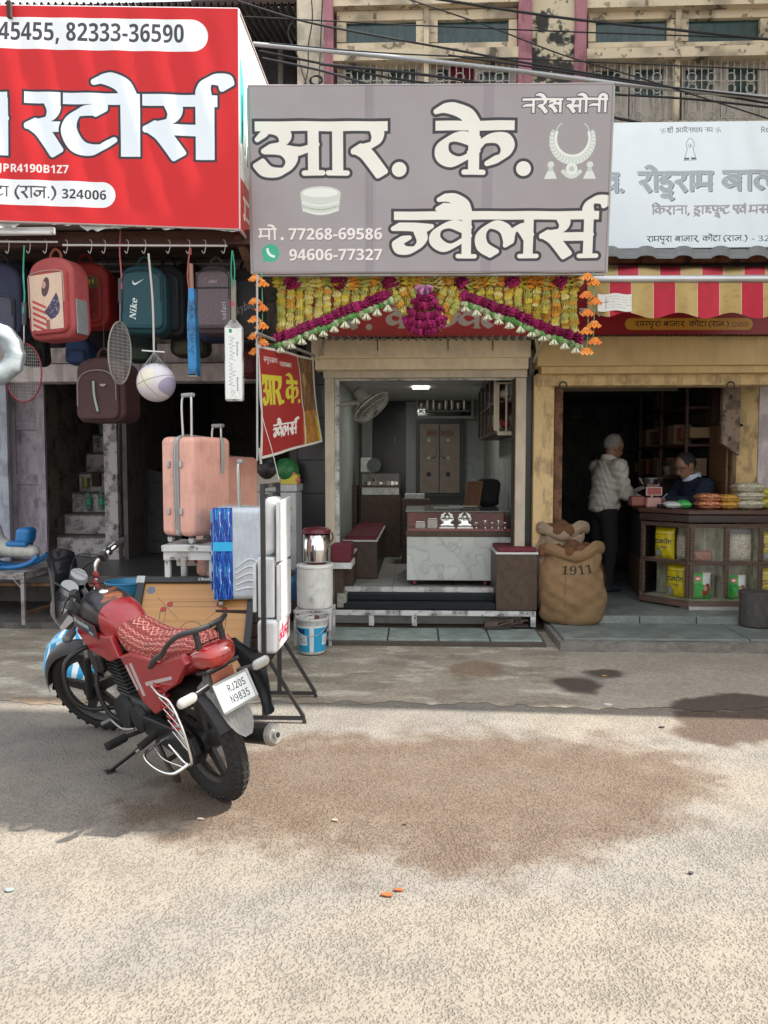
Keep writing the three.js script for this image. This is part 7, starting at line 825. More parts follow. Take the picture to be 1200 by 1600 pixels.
{ // water cooler stand, steel dispenser, paint bucket
  const d = 6.3, x = X(487, d), z = -d - 0.16, s = thing('white_stand', 'white metal stand carrying the stone-grey water cooler', 'stand', V(x, 0.012, z)), ys = Y(955, d); for (const a of [-1, 1]) for (const c of [-1, 1]) putw('leg', BB(x + a * 0.145 - 0.012, x + a * 0.145 + 0.012, 0.013, ys - 0.031, z + c * 0.14 - 0.012, z + c * 0.14 + 0.012), K.paintWhite, s); putw('top_frame', BB(x - 0.16, x + 0.16, ys - 0.03, ys, z - 0.155, z + 0.155, 0.004), K.paintWhite, s); putw('stretcher', BB(x - 0.13, x + 0.13, 0.14, 0.16, z + 0.13, z + 0.148), K.paintWhite, s);
  const h = Y(885, d) - ys, c = thing('water_cooler', 'stone-grey cylindrical water cooler with a small tap', 'water cooler', V(x, ys, z)), gm = M([0.86, 0.85, 0.8], 0.6, { tex: 'metal', size: 0.25 }); put('body', lathe([[0, 0], [0.135, 0], [0.15, 0.02], [0.153, h * 0.5 - 0.006], [0.149, h * 0.5], [0.153, h * 0.5 + 0.006], [0.15, h - 0.03], [0.156, h - 0.028], [0.156, h - 0.006], [0.14, h], [0, h]], 36), gm, c); put('tap', [rod(V(0, 0.1, 0.15), V(0, 0.1, 0.19), 0.012, 10), rod(V(0, 0.115, 0.18), V(0, 0.075, 0.185), 0.009, 8)], M([0.5, 0.56, 0.55], 0.3, { metal: 0.5 }), c);
  const e = thing('steel_dispenser', 'polished steel water dispenser with a maroon lid', 'water dispenser', V(X(490, d), ys + h, z)), H = Y(826, d) - Y(885, d); put('foot', cyl(0.08, 0.085, 0.02, 0, 0, 0, 28), M([0.1, 0.02, 0.025], 0.4), e); put('body', lathe([[0, 0.02], [0.11, 0.02], [0.116, 0.03], [0.116, H * 0.34], [0.119, H * 0.36], [0.116, H * 0.38], [0.116, H - 0.05], [0, H - 0.05]], 36), K.chrome, e); put('lid', lathe([[0.122, H - 0.052], [0.124, H - 0.03], [0.1, H - 0.008], [0.04, H], [0, H + 0.002]], 32), M([0.12, 0.018, 0.025], 0.35), e); put('handle', tube([V(0.12, H * 0.6, 0), V(0.14, H * 0.7, 0), V(0.13, H * 0.85, 0)], 0.007, 6), K.iron, e);
  const g = gnd(485, 1024, 0.012), t = canvasTex(512, 128, (q, w, k) => { clear(q, w, k, '#2aa0cf'); q.fillStyle = '#e2e4e2'; q.fillRect(0, 0, w, 10); for (const x2 of [40, 300]) { q.fillStyle = '#1c3f6b'; q.fillRect(x2, 16, 90, 22); q.fillStyle = '#dfe8ea'; q.fillRect(x2 - 10, 46, 120, 50); q.fillStyle = '#7f9aa6'; for (let i = 0; i < 5; i++) q.fillRect(x2, 52 + i * 8, rr(40, 100), 3); q.fillStyle = '#e0e2e0'; q.fillRect(x2 + 130, 0, 40, k); } }); t.wrapS = THREE.RepeatWrapping; t.repeat.set(1.5, 1); t.offset.x = 0.35;
  const u = thing('paint_bucket', 'white paint bucket with a blue label under the water stand', 'bucket', V(g.x, 0.013, g.z - 0.1)); put('pail', lathe([[0, 0.004], [0.1, 0], [0.104, 0.01], [0.126, 0.27], [0.133, 0.27], [0.133, 0.29], [0.121, 0.29], [0.1, 0.02], [0, 0.02]], 36), M([0.6, 0.6, 0.57], 0.45, { tex: 'metal', size: 0.2 }), u); put('label', new THREE.CylinderGeometry(0.1265, 0.1075, 0.21, 36, 1, true).translate(0, 0.13, 0), pic(t, 0.4), u); put('handle', tube(Array.from({ length: 9 }, (_, i) => V(0.134 * Math.cos(i * 0.3927), 0.27 - 0.11 * Math.sin(i * 0.3927), 0.1 * Math.sin(i * 0.3927) + 0.05)), 0.003, 5), K.galv, u); for (let i = 0; i < 5; i++) put('rubbish', warp(ball(0.035, rr(-0.06, 0.06), 0.262, rr(-0.06, 0.06), 8, 6), (v) => { v.x += 0.01 * Math.sin(v.y * 90); }), i % 2 ? M([0.14, 0.05, 0.04], 0.9) : K.greyLam, u);
  const bl = at(470, 905, 6.75); solo('blue_bundle', warp(ball(0.14, bl.x, bl.y - 0.05, bl.z, 18, 14), (v) => { v.y += 0.02 * Math.sin(v.x * 40) + 0.02 * Math.sin(v.z * 33); v.x += 0.02 * Math.sin(v.y * 35); }), M([0.02, 0.09, 0.22], 0.4), 'crumpled blue plastic bundle behind the water cooler', 'bundle'); solo('small_table', [BB(X(440, 6.8), X(476, 6.8), 0.55, 0.58, -7.0, -6.66), BB(X(442, 6.8), X(446, 6.8), 0.012, 0.55, -6.7, -6.68), BB(X(470, 6.8), X(474, 6.8), 0.012, 0.55, -6.7, -6.68), BB(X(456, 6.8), X(460, 6.8), 0.012, 0.55, -6.98, -6.96)], K.darkWood, 'dark wooden side table half hidden behind the white sign stand', 'table');
}
// ---------- inside the jeweller's ----------
{
  const d = 7.5, x0 = X(636, d), x1 = X(798, d), yf = 0.341, yt = Y(798, d), z0 = -d, z1 = -8.75, b = thing('glass_counter', 'glass-topped jewellery counter with a mottled grey front', 'counter', V((x0 + x1) / 2, yf, -8.1)), w = (n, g, m) => putw(n, g, m, b), yb = Y(838, d), ym = Y(829, d);
  w('front_panel', BB(x0, x1 - 0.1, yf + 0.055, yb - 0.002, z0 - 0.02, z0, 0.002), K.greyLam); w('front_panel', BB(x1 - 0.097, x1 + 0.02, yf + 0.055, yb - 0.002, z0 - 0.02, z0 - 0.002), K.greyLam); w('side_panel', BB(x0, x0 + 0.02, yf + 0.055, yb, z1, z0 - 0.021), K.greyLam); w('base', BB(x0 + 0.02, x1, yf + 0.05, yf + 0.07, z1, z0 - 0.03), K.brownLam); w('ledge', BB(x0 - 0.01, x1 + 0.02, yb, ym, z1, z0 + 0.012, 0.003), K.brownLam); w('backdrop', BB(x0 + 0.01, x1, ym + 0.012, yt - 0.012, -7.92, -7.9), M([0.42, 0.07, 0.08], 0.7)); w('shelf_cloth', BB(x0 + 0.01, x1, ym + 0.001, ym + 0.008, -7.9, z0 - 0.01), M([0.42, 0.07, 0.08], 0.7)); w('glass_front', BB(x0, x1, ym + 0.001, yt - 0.012, z0 - 0.006, z0 - 0.001), glassPane); w('glass_side', BB(x0, x0 + 0.005, ym + 0.001, yt - 0.012, z1 + 0.01, z0 - 0.007), glassPane); w('glass_top', BB(x0 - 0.012, x1, yt - 0.011, yt, z1, z0 + 0.01), new THREE.MeshPhysicalMaterial({ color: 0xbfcac6, roughness: 0.03, transmission: 0.75, thickness: 0 })); w('edge_strip', BB(x0 - 0.013, x1, yt - 0.016, yt - 0.011, z0 - 0.001, z0 + 0.012), K.darkBrown);
  for (const x of [648, 760]) w('castor', [cyl(0.022, 0.022, 0.02, 0, -0.01, 0, 14).rotateZ(Math.PI / 2).translate(X(x, d), yf + 0.026, z0 - 0.05), BB(X(x, d) - 0.012, X(x, d) + 0.012, yf + 0.03, yf + 0.05, z0 - 0.06, z0 - 0.04)], M([0.35, 0.03, 0.04], 0.4));
  const sv = M([0.8, 0.83, 0.8], 0.16, { metal: 1 }), base = ym + 0.009; const idol = (x, label) => { const t = thing('silver_idol', label, 'figurine', V(X(x, 7.62), base, -7.64)); put('plinth', B(0.16, 0.02, 0.08, 0, 0.01, 0, 0.004), sv, t); put('body', nets(smin([ell(0, 0.06, 0, 0.055, 0.045, 0.03), cap(-0.055, 0.035, 0.01, 0.022, 0.055, 0.035, 0.01, 0.022), ell(0, 0.115, 0.008, 0.028, 0.03, 0.024), cap(-0.06, 0.09, 0, 0.012, 0.06, 0.09, 0, 0.012), cap(0, 0.13, 0, 0.024, 0, 0.165, 0, 0.006)], 0.02), [-0.1, 0.005, -0.06], [0.1, 0.18, 0.06], 0.007), sv, t); put('halo', extr(Array.from({ length: 20 }, (_, i) => [0.07 * (i % 2 ? 0.86 : 1) * Math.cos(i * 0.314), 0.1 + 0.07 * (i % 2 ? 0.86 : 1) * Math.sin(i * 0.314)]), 0.006).translate(0, 0, -0.03), sv, t); };
  idol(699, 'silver seated idol with halo beside the foil boxes'); idol(727, 'silver seated idol with halo beside the small silver cups');
  for (const [x, n] of [[657, 'shallow'], [676, 'tall']]) { const t = thing('foil_box', `${n} foil-wrapped silver gift box on the red display shelf`, 'box', V(X(x, 7.65), base, -7.66)); put('box', B(0.1, n === 'tall' ? 0.09 : 0.06, 0.07, 0, n === 'tall' ? 0.046 : 0.031, 0, 0.004), M([0.6, 0.6, 0.57], 0.25, { metal: 0.6, tex: 'speck', size: 0.05 }), t); put('lid', B(0.09, 0.012, 0.06, 0, n === 'tall' ? 0.098 : 0.068, 0, 0.004), sv, t); }
  for (const [i, x] of [745, 759, 770, 780, 790].entries()) solo('silver_cup', lathe([[0, 0], [0.018, 0], [0.01, 0.01], [0.008, 0.025], [0.024, 0.045], [0.026, 0.065 + (i % 2) * 0.02], [0.022, 0.066 + (i % 2) * 0.02], [0.006, 0.03], [0, 0.03]], 16).translate(X(x, 7.64), base, -7.64), sv, 'small silver cup on the red display shelf', 'cup', 'silver cups in the glass counter');
  // things on and behind the counter
  for (const [x, y, z, t] of [[700, 0, -8.1, 0.2], [725, 0.006, -8.2, -0.1]]) solo('paper_sheet', B(0.3, 0.003, 0.2, X(x, 8.1), yt + 0.003 + y, z, 0).rotateY(0), M([0.42, 0.45, 0.47], 0.7), x < 710 ? 'flat white paper sheet on the counter glass by the safe' : 'upper white paper sheet on the counter glass', 'paper'); const fr = thing('picture_frame', 'gilt picture frame leaning on the counter glass', 'frame', V(X(738, 8.3), yt, -8.35)); fr.rotation.set(-0.25, -0.7, 0, 'YXZ'); put('frame', [B(0.2, 0.02, 0.015, 0, 0.01, 0), B(0.2, 0.02, 0.015, 0, 0.27, 0), B(0.02, 0.238, 0.015, -0.09, 0.14, 0), B(0.02, 0.238, 0.015, 0.09, 0.14, 0)], K.wood, fr); put('picture', B(0.16, 0.238, 0.008, 0, 0.14, -0.002), M([0.3, 0.14, 0.08], 0.6, { tex: 'speck', size: 0.1 }), fr);
  const bp = V(X(762, 8.4), yt, -8.45); solo('black_bag', warp(B(0.26, 0.3, 0.16, bp.x, bp.y + 0.15, bp.z, 0.07, 5), (v) => { v.x += 0.015 * Math.sin(v.y * 25); v.z += 0.01 * Math.sin(v.x * 30); }), M([0.012, 0.013, 0.018], 0.8, { tex: 'cloth', size: 0.2 }), 'soft black bag lying on the counter beside the picture frame', 'bag'); solo('cloth_hat', ball(0.1, X(746, 8.6), yt + 0.2, -8.75, 14, 10).scale(1, 1, 1), M([0.16, 0.17, 0.2], 0.9), 'grey cloth hat hanging behind the black bag', 'hat');
}
{
  // back counter, safe, niche, door, cabinets, fan
  const dc = 9.9, c = thing('rear_counter', 'small glass display case on the rear jewellery counter', 'counter', V(X(594, dc), 0.341, -dc - 0.2)), w = (g0, n, m) => putw(n, g0, m, c), yt = Y(739, dc), ym = Y(759, dc), yb = Y(773, dc), x0 = X(563, dc), x1 = X(626, dc); w(BB(x0, x1, 0.342, yb - 0.001, -dc - 0.4, -dc, 0.004), 'base', K.brownLam); w(BB(x0 + 0.02, x1 - 0.02, yb, ym - 0.02, -dc - 0.02, -dc + 0.005), 'panel', K.greyLam); w(BB(x0, x1, ym - 0.02, ym, -dc - 0.4, -dc + 0.01), 'shelf', K.darkWood); w(BB(x0, x1, yt - 0.01, yt, -dc - 0.4, -dc + 0.01), 'top', K.darkWood); for (const x of [x0, x1 - 0.02]) w(BB(x, x + 0.02, ym, yt - 0.01, -dc - 0.02, -dc), 'post', K.darkWood); w(BB(x0 + 0.02, x1 - 0.02, ym, yt - 0.01, -dc - 0.014, -dc - 0.01), 'pane', glassPane);
  for (let i = 0; i < 9; i++) solo('jewel_tray', B(0.05, rr(0.02, 0.09), 0.05, mix(x0 + 0.06, x1 - 0.06, i / 8), ym + 0.03, -dc - rr(0.06, 0.2), 0.006), pick([M([0.6, 0.58, 0.5], 0.2, { metal: 0.8 }), M([0.45, 0.2, 0.16], 0.5), M([0.6, 0.6, 0.58], 0.4)]), 'small glittering trinket stand in the rear display case', 'display stand', 'trinkets in the rear case'); solo('leftmost_case', [BB(X(535, dc) , X(558, dc), 0.342, ym, -dc - 0.3, -dc, 0.005)], K.darkWood, 'dark wooden case end beside the rear display case', 'cabinet');
  const mo = thing('counting_machine', 'grey counting machine on top of the rear display case', 'machine', V(X(574, dc), yt + 0.001, -dc - 0.2)); put('body', B(0.14, 0.2, 0.16, -0.03, 0.1, 0, 0.02), K.greyLam, mo); put('screen', cyl(0.09, 0.09, 0.03, 0, -0.015, 0, 24).rotateX(Math.PI / 2).translate(0.08, 0.1, 0.08), M([0.05, 0.07, 0.06], 0.3), mo); solo('ledger_books', B(0.24, 0.06, 0.2, X(648, 9.4), Y(775, 9.4), -9.4, 0.006), K.greyLam, 'pale stacked ledgers on the rear bench', 'books'); solo('ledger_shelf', BB(X(628, 9.5), X(672, 9.5), 0.342, Y(775, 9.4) - 0.031, -9.6, -9.25, 0.004), K.darkWood, 'dark low cupboard carrying the ledgers', 'cupboard');
  const dd = 11.25, door = thing('inner_door', 'black inner doorway of the jeweller with a thin handle', 'door', V(X(609, dd), 0.342, -dd)); putw('leaf', BB(X(583, dd), X(634, dd), 0.342, Y(616, dd), -dd - 0.03, -dd), M([0.008, 0.009, 0.012], 0.25), door); putw('handle', rod(at(617, 680, dd - 0.04), at(617, 692, dd - 0.04), 0.008, 8), K.alu, door); putw('jamb', BB(X(634, dd) + 0.003, X(650, dd), 0.342, 2.44, -dd - 0.03, -dd + 0.08), K.roomWall, door); putw('jamb', BB(X(566, dd), X(582, dd), 0.342, 2.44, -dd - 0.03, -dd + 0.06), K.roomWall, door);
  const ds = 11.1, s = thing('safe', 'grey-brown two-leaf strongroom safe with dial locks', 'safe', at(685, 775, ds)), sw = (n, g, m) => putw(n, g, m, s), sm = M([0.34, 0.28, 0.22], 0.45, { tex: 'metal', size: 0.4 }), ch = M([0.32, 0.31, 0.29], 0.45, { metal: 0.7 }); for (const g of [BP(650, 654, 724, 661, ds, 0.1), BP(650, 771, 724, 777, ds, 0.1), BP(650, 661, 655, 771, ds, 0.1), BP(719, 661, 724, 771, ds, 0.1)]) sw('frame', g, M([0.04, 0.05, 0.045], 0.4)); sw('body', BP(652, 777, 722, 850, ds + 0.02, 0.1), M([0.06, 0.065, 0.06], 0.5));
  const lv = [sw('door_leaf', BP(655.5, 661.5, 686, 770.5, ds - 0.02, 0.06, 0.006), sm), sw('door_leaf', BP(686.8, 661.5, 718.5, 770.5, ds - 0.02, 0.06, 0.006), sm)]; for (const [i, x] of [[0, 670], [1, 700]]) for (const y of [688, 716, 741]) { const p = at(x, y, ds - 0.02); putw('dial', [cyl(0.034, 0.03, 0.02, 0, 0, 0, 18).rotateX(Math.PI / 2).translate(p.x, p.y, p.z), cyl(0.014, 0.014, 0.03, 0, 0, 0, 12).rotateX(Math.PI / 2).translate(p.x, p.y, p.z + 0.01)], y > 730 ? K.iron : ch, lv[i]); if (y === 716) putw('handle', tube([p, p.clone().add(V(i ? -0.08 : 0.08, 0.02, 0.03)), p.clone().add(V(i ? -0.11 : 0.11, 0.16, 0.02))], 0.008, 6), ch, lv[i]); }
  const tt = canvasTex(256, 64, (g, w2, h) => { clear(g, w2, h, '#7d7062'); deva(g, 'sh u bh', 10, 18, 74, 26, { fill: '#a3261d', lw: 0.16 }); deva(g, 'l aa bh', 150, 18, 92, 26, { fill: '#a3261d', lw: 0.16 }); }); for (const [i, a, c2, u0] of [[0, 666, 684, 0], [1, 688, 710, 0.5]]) { const t2 = tt.clone(); t2.repeat.set(0.42, 1); t2.offset.x = u0 ? 0.56 : 0; t2.wrapS = THREE.RepeatWrapping; t2.needsUpdate = true; putw('lettering', sheet(a, 672, c2, 682, ds - 0.0225, 0.001), pic(t2, 0.5), lv[i]); }
  const n = thing('silver_niche', 'lit glass niche of silverware above the safe', 'display case', at(693, 652, ds)); putw('back', BP(652, 613, 738, 652, ds + 0.12, 0.02), M([0.08, 0.09, 0.085], 0.1, { metal: 0.6 }), n); for (const g of [BP(650, 611, 740, 615, ds - 0.01, 0.14), BP(650, 650, 740, 654, ds - 0.01, 0.14), BP(650, 615, 653, 650, ds - 0.01, 0.14), BP(737, 615, 740, 650, ds - 0.01, 0.14)]) putw('frame', g, K.roomWall, n); putw('shelf', BP(654, 641, 736, 643, ds, 0.1), K.greyLam, n); putw('pane', BP(653.5, 615.5, 736.5, 649.5, ds, 0.004), glassPane, n);
  for (let i = 0; i < 8; i++) { const p = at(658 + i * 9.6, 641, ds + 0.06); solo('silver_glass', lathe([[0, 0], [0.025, 0], [0.032, 0.1 + 0.05 * (i % 3)], [0.028, 0.1 + 0.05 * (i % 3)], [0.02, 0.01], [0, 0.01]], 14).translate(p.x, p.y + 0.003, p.z), M([0.7, 0.68, 0.6], 0.2, { metal: 1 }), 'silver tumbler in the niche above the safe', 'tumbler', 'silver tumblers in the niche'); }
  const xr = X(815, 7.3), cb = thing('wall_cabinet', 'dark glazed wall cabinet high on the jeweller\'s right wall', 'cabinet', V(xr - 0.1, 1.85, -8.3)), ya = Y(680, 7.7), yb2 = 2.42; putw('back', BB(xr - 0.03, xr - 0.002, ya, yb2, -9.3, -7.42), K.darkWood, cb); for (const [a, e2] of [[ya, ya + 0.03], [yb2 - 0.03, yb2], [(ya + yb2) / 2, (ya + yb2) / 2 + 0.012]]) putw('shelf', BB(xr - 0.24, xr - 0.031, a, e2, -9.3, -7.44), K.darkWood, cb); for (const z of [-7.46, -7.9, -8.4, -8.85, -9.3]) putw('post', BB(xr - 0.25, xr - 0.225, ya + 0.031, yb2 - 0.031, z, z + 0.025), z === -7.46 ? K.steelCream : K.darkWood, cb); putw('end_frame', [BP(777, 597, 804, 600, 7.42, 0.015), BP(777, 674, 804, 680, 7.42, 0.015), BP(776, 600, 780, 674, 7.42, 0.015), BP(800, 600, 804, 674, 7.42, 0.015), BP(790, 600, 792.5, 674, 7.42, 0.015)], K.steelCream, cb); for (let i = 0; i < 8; i++) { const y = i % 2 ? ya + 0.031 : (ya + yb2) / 2 + 0.013; solo('jewel_bust', warp(ball(0.05, xr - 0.13, y + 0.075, -7.56 - Math.floor(i / 2) * 0.42, 10, 8), (v) => { v.y = y + (v.y - y) * (1 + 0.0); }).scale(1, 1, 1), i % 3 ? M([0.3, 0.02, 0.03], 0.6) : M([0.6, 0.58, 0.54], 0.35), i % 2 ? 'necklace bust on the lower shelf of the wall cabinet' : 'necklace bust on the upper shelf of the wall cabinet', 'bust', 'busts in the wall cabinet'); }
  const fy = Y(632, 7.9), f = thing('wall_fan', 'white wall fan tilted downward beside the jeweller\'s door', 'fan', V(X(519, 7.9) + 0.02, fy, -7.9)), fx = X(519, 7.9) + 0.02, q = (x, y, z) => V(x - fx, y - fy, z + 7.9), P = (x, y, dd2) => { const a = at(x, y, dd2); return q(a.x, a.y, a.z); }, fm = M([0.52, 0.52, 0.46], 0.45); put('wall_plate', B(0.03, 0.3, 0.1, 0.05, -0.04, 0, 0.01), fm, f); put('arm', rod(V(0.05, 0, 0), P(562, 629, 7.9), 0.026, 12), fm, f); const mo2 = P(570, 624, 7.9), nd = V(0.62, -0.75, 0.2).normalize(); put('motor', aim(lathe([[0, -0.13], [0.05, -0.13], [0.062, -0.1], [0.062, 0.0], [0.05, 0.03], [0, 0.03]], 20), mo2, mo2.clone().add(nd)), fm, f); const ctr = mo2.clone().addScaledVector(nd, 0.1), ring = (r, o, t) => aim(new THREE.TorusGeometry(r, t, 6, 40).rotateX(Math.PI / 2), ctr.clone().addScaledVector(nd, o), ctr.clone().addScaledVector(nd, o + 1)); put('cage', [ring(0.21, 0, 0.009), ring(0.19, 0.05, 0.003), ring(0.12, 0.07, 0.003), ring(0.19, -0.04, 0.003), ...Array.from({ length: 40 }, (_, i) => { const a = i * 0.157, e3 = V(Math.cos(a), 0, Math.sin(a)); return aim(tube([V(e3.x * 0.04, 0.07, e3.z * 0.04), V(e3.x * 0.15, 0.065, e3.z * 0.15), V(e3.x * 0.21, 0, e3.z * 0.21), V(e3.x * 0.14, -0.06, e3.z * 0.14)], 0.0022, 3, 10), ctr, ctr.clone().add(nd)); })], fm, f); for (let i = 0; i < 3; i++) put('blade', aim(grid(6, 6, (u, v) => { const a = i * 2.094 + (u - 0.5) * 1.5 * (0.4 + v * 0.6), r = 0.03 + 0.15 * v; return V(r * Math.cos(a), 0.03 * (u - 0.5), r * Math.sin(a)); }), ctr, ctr.clone().add(nd)), M([0.3, 0.3, 0.27], 0.4, { side: THREE.DoubleSide }), f); put('control_knob', aim(cyl(0.022, 0.02, 0.05, 0.1, 0.0, 0.0, 12), ctr, ctr.clone().add(nd)), M([0.3, 0.2, 0.05], 0.5), f);
  const lp = thing('ceiling_light', 'small lit square ceiling light inside the jeweller\'s', 'light', V(X(657, 9.3), 2.44, -9.3)); put('diffuser', B(0.2, 0.012, 0.2, 0, 0.008, 0, 0.003), new THREE.MeshStandardMaterial({ color: 0xffffff, emissive: C([1, 0.98, 0.92]), emissiveIntensity: 1.6 }), lp); const ar = new THREE.RectAreaLight(C([1, 0.97, 0.9]), 26, 0.2, 0.2); ar.name = 'ceiling_light_beam'; ar.position.set(0, -0.012, 0); ar.rotation.x = -Math.PI / 2; ar.castShadow = true; lp.add(ar);
}
// ---------- grocer's counter ----------
const riceTex = canvasTex(256, 300, (g, w, h) => { clear(g, w, h, '#d2bf1c'); grime(g, w, h, 40, 0.12, '120,100,0'); g.fillStyle = '#e4d548'; g.fillRect(0, 30, w, 26); g.strokeStyle = '#b0571f'; g.lineWidth = 5; g.beginPath(); g.moveTo(10, 62); g.lineTo(246, 56); g.stroke(); deva(g, 'r aa j bh aa e g', 22, 116, 212, 40, { fill: '#24305c', lw: 0.16, nib: 0.08 }); deva(g, 'ch aa v l', 60, 178, 130, 22, { fill: '#3a4160', lw: 0.14 }); g.fillStyle = '#8d9290'; g.beginPath(); g.arc(78, 246, 44, 0, 7); g.fill(); g.fillStyle = '#c9ccc6'; for (let i = 0; i < 40; i++) g.fillRect(rr(44, 108), rr(216, 276), 5, 2); g.strokeStyle = '#4b4a20'; g.lineWidth = 4; g.beginPath(); g.arc(78, 246, 44, 0, 7); g.stroke(); });
const greenTex = canvasTex(220, 260, (g, w, h) => { clear(g, w, h, '#22a53a'); g.fillStyle = '#d6dcd8'; g.beginPath(); g.moveTo(130, 0); g.lineTo(220, 0); g.lineTo(220, 150); g.lineTo(120, 110); g.fill(); g.fillStyle = '#c0392f'; g.beginPath(); g.ellipse(72, 56, 36, 26, 0, 0, 7); g.fill(); g.fillStyle = '#e9d9c8'; g.beginPath(); g.ellipse(72, 56, 22, 14, 0, 0, 7); g.fill(); g.fillStyle = '#8e4438'; g.beginPath(); g.ellipse(160, 170, 36, 70, 0.3, 0, 7); g.fill(); g.fillStyle = '#c69b84'; g.beginPath(); g.ellipse(150, 150, 20, 24, 0, 0, 7); g.fill(); g.fillStyle = '#7fae5e'; for (let i = 0; i < 26; i++) g.fillRect(rr(10, 110), rr(180, 250), rr(4, 20), 5); g.fillStyle = '#12722a'; g.fillRect(20, 112, 90, 8); });
const beanTex = canvasTex(256, 256, (g, w, h) => { clear(g, w, h, '#8b8672'); for (let i = 0; i < 900; i++) { g.fillStyle = pick(['#cdc7b2', '#ddd8c8', '#bdb69f', '#d5cfbd']); g.beginPath(); g.ellipse(rnd() * w, rnd() * h, 8, 5.4, rnd() * 3, 0, 7); g.fill(); g.strokeStyle = '#7d7661'; g.lineWidth = 1.2; g.stroke(); } }); beanTex.wrapS = beanTex.wrapT = THREE.RepeatWrapping;
const nutTex = canvasTex(128, 128, (g, w, h) => { clear(g, w, h, '#8f4b2c'); for (let i = 0; i < 240; i++) { g.fillStyle = pick(['#b5603a', '#a0472b', '#c98660', '#d9b58e']); g.beginPath(); g.ellipse(rnd() * w, rnd() * h, 6, 4, rnd() * 3, 0, 7); g.fill(); } }), sevTex = canvasTex(128, 128, (g, w, h) => { clear(g, w, h, '#b98a3a'); for (let i = 0; i < 300; i++) { g.strokeStyle = pick(['#d9b25c', '#c65a28', '#e0c07a']); g.lineWidth = 3; const x = rnd() * w, y = rnd() * h; g.beginPath(); g.moveTo(x, y); g.lineTo(x + rr(-12, 12), y + rr(-5, 5)); g.stroke(); } }); for (const t of [nutTex, sevTex]) t.wrapS = t.wrapT = THREE.RepeatWrapping;
function pillow(w, h, dep, n = 14, puff = 0.5) {       // a filled packet standing on y = 0, printed on both faces
  const f = (s) => grid(n, n, (u, v) => { const a = (u - 0.5) * 2, b = (v - 0.5) * 2, k = Math.pow(Math.max(0, (1 - Math.pow(Math.abs(a), 2.6)) * (1 - Math.pow(Math.abs(b), 3.4))), puff); return V((s > 0 ? a : -a) * w / 2 * (1 - 0.05 * (1 - k)), v * h, s * (dep / 2 * k + 0.002 + 0.004 * k * Math.sin(a * 9 + b * 7))); }); return mrg([f(1), f(-1)]);
}
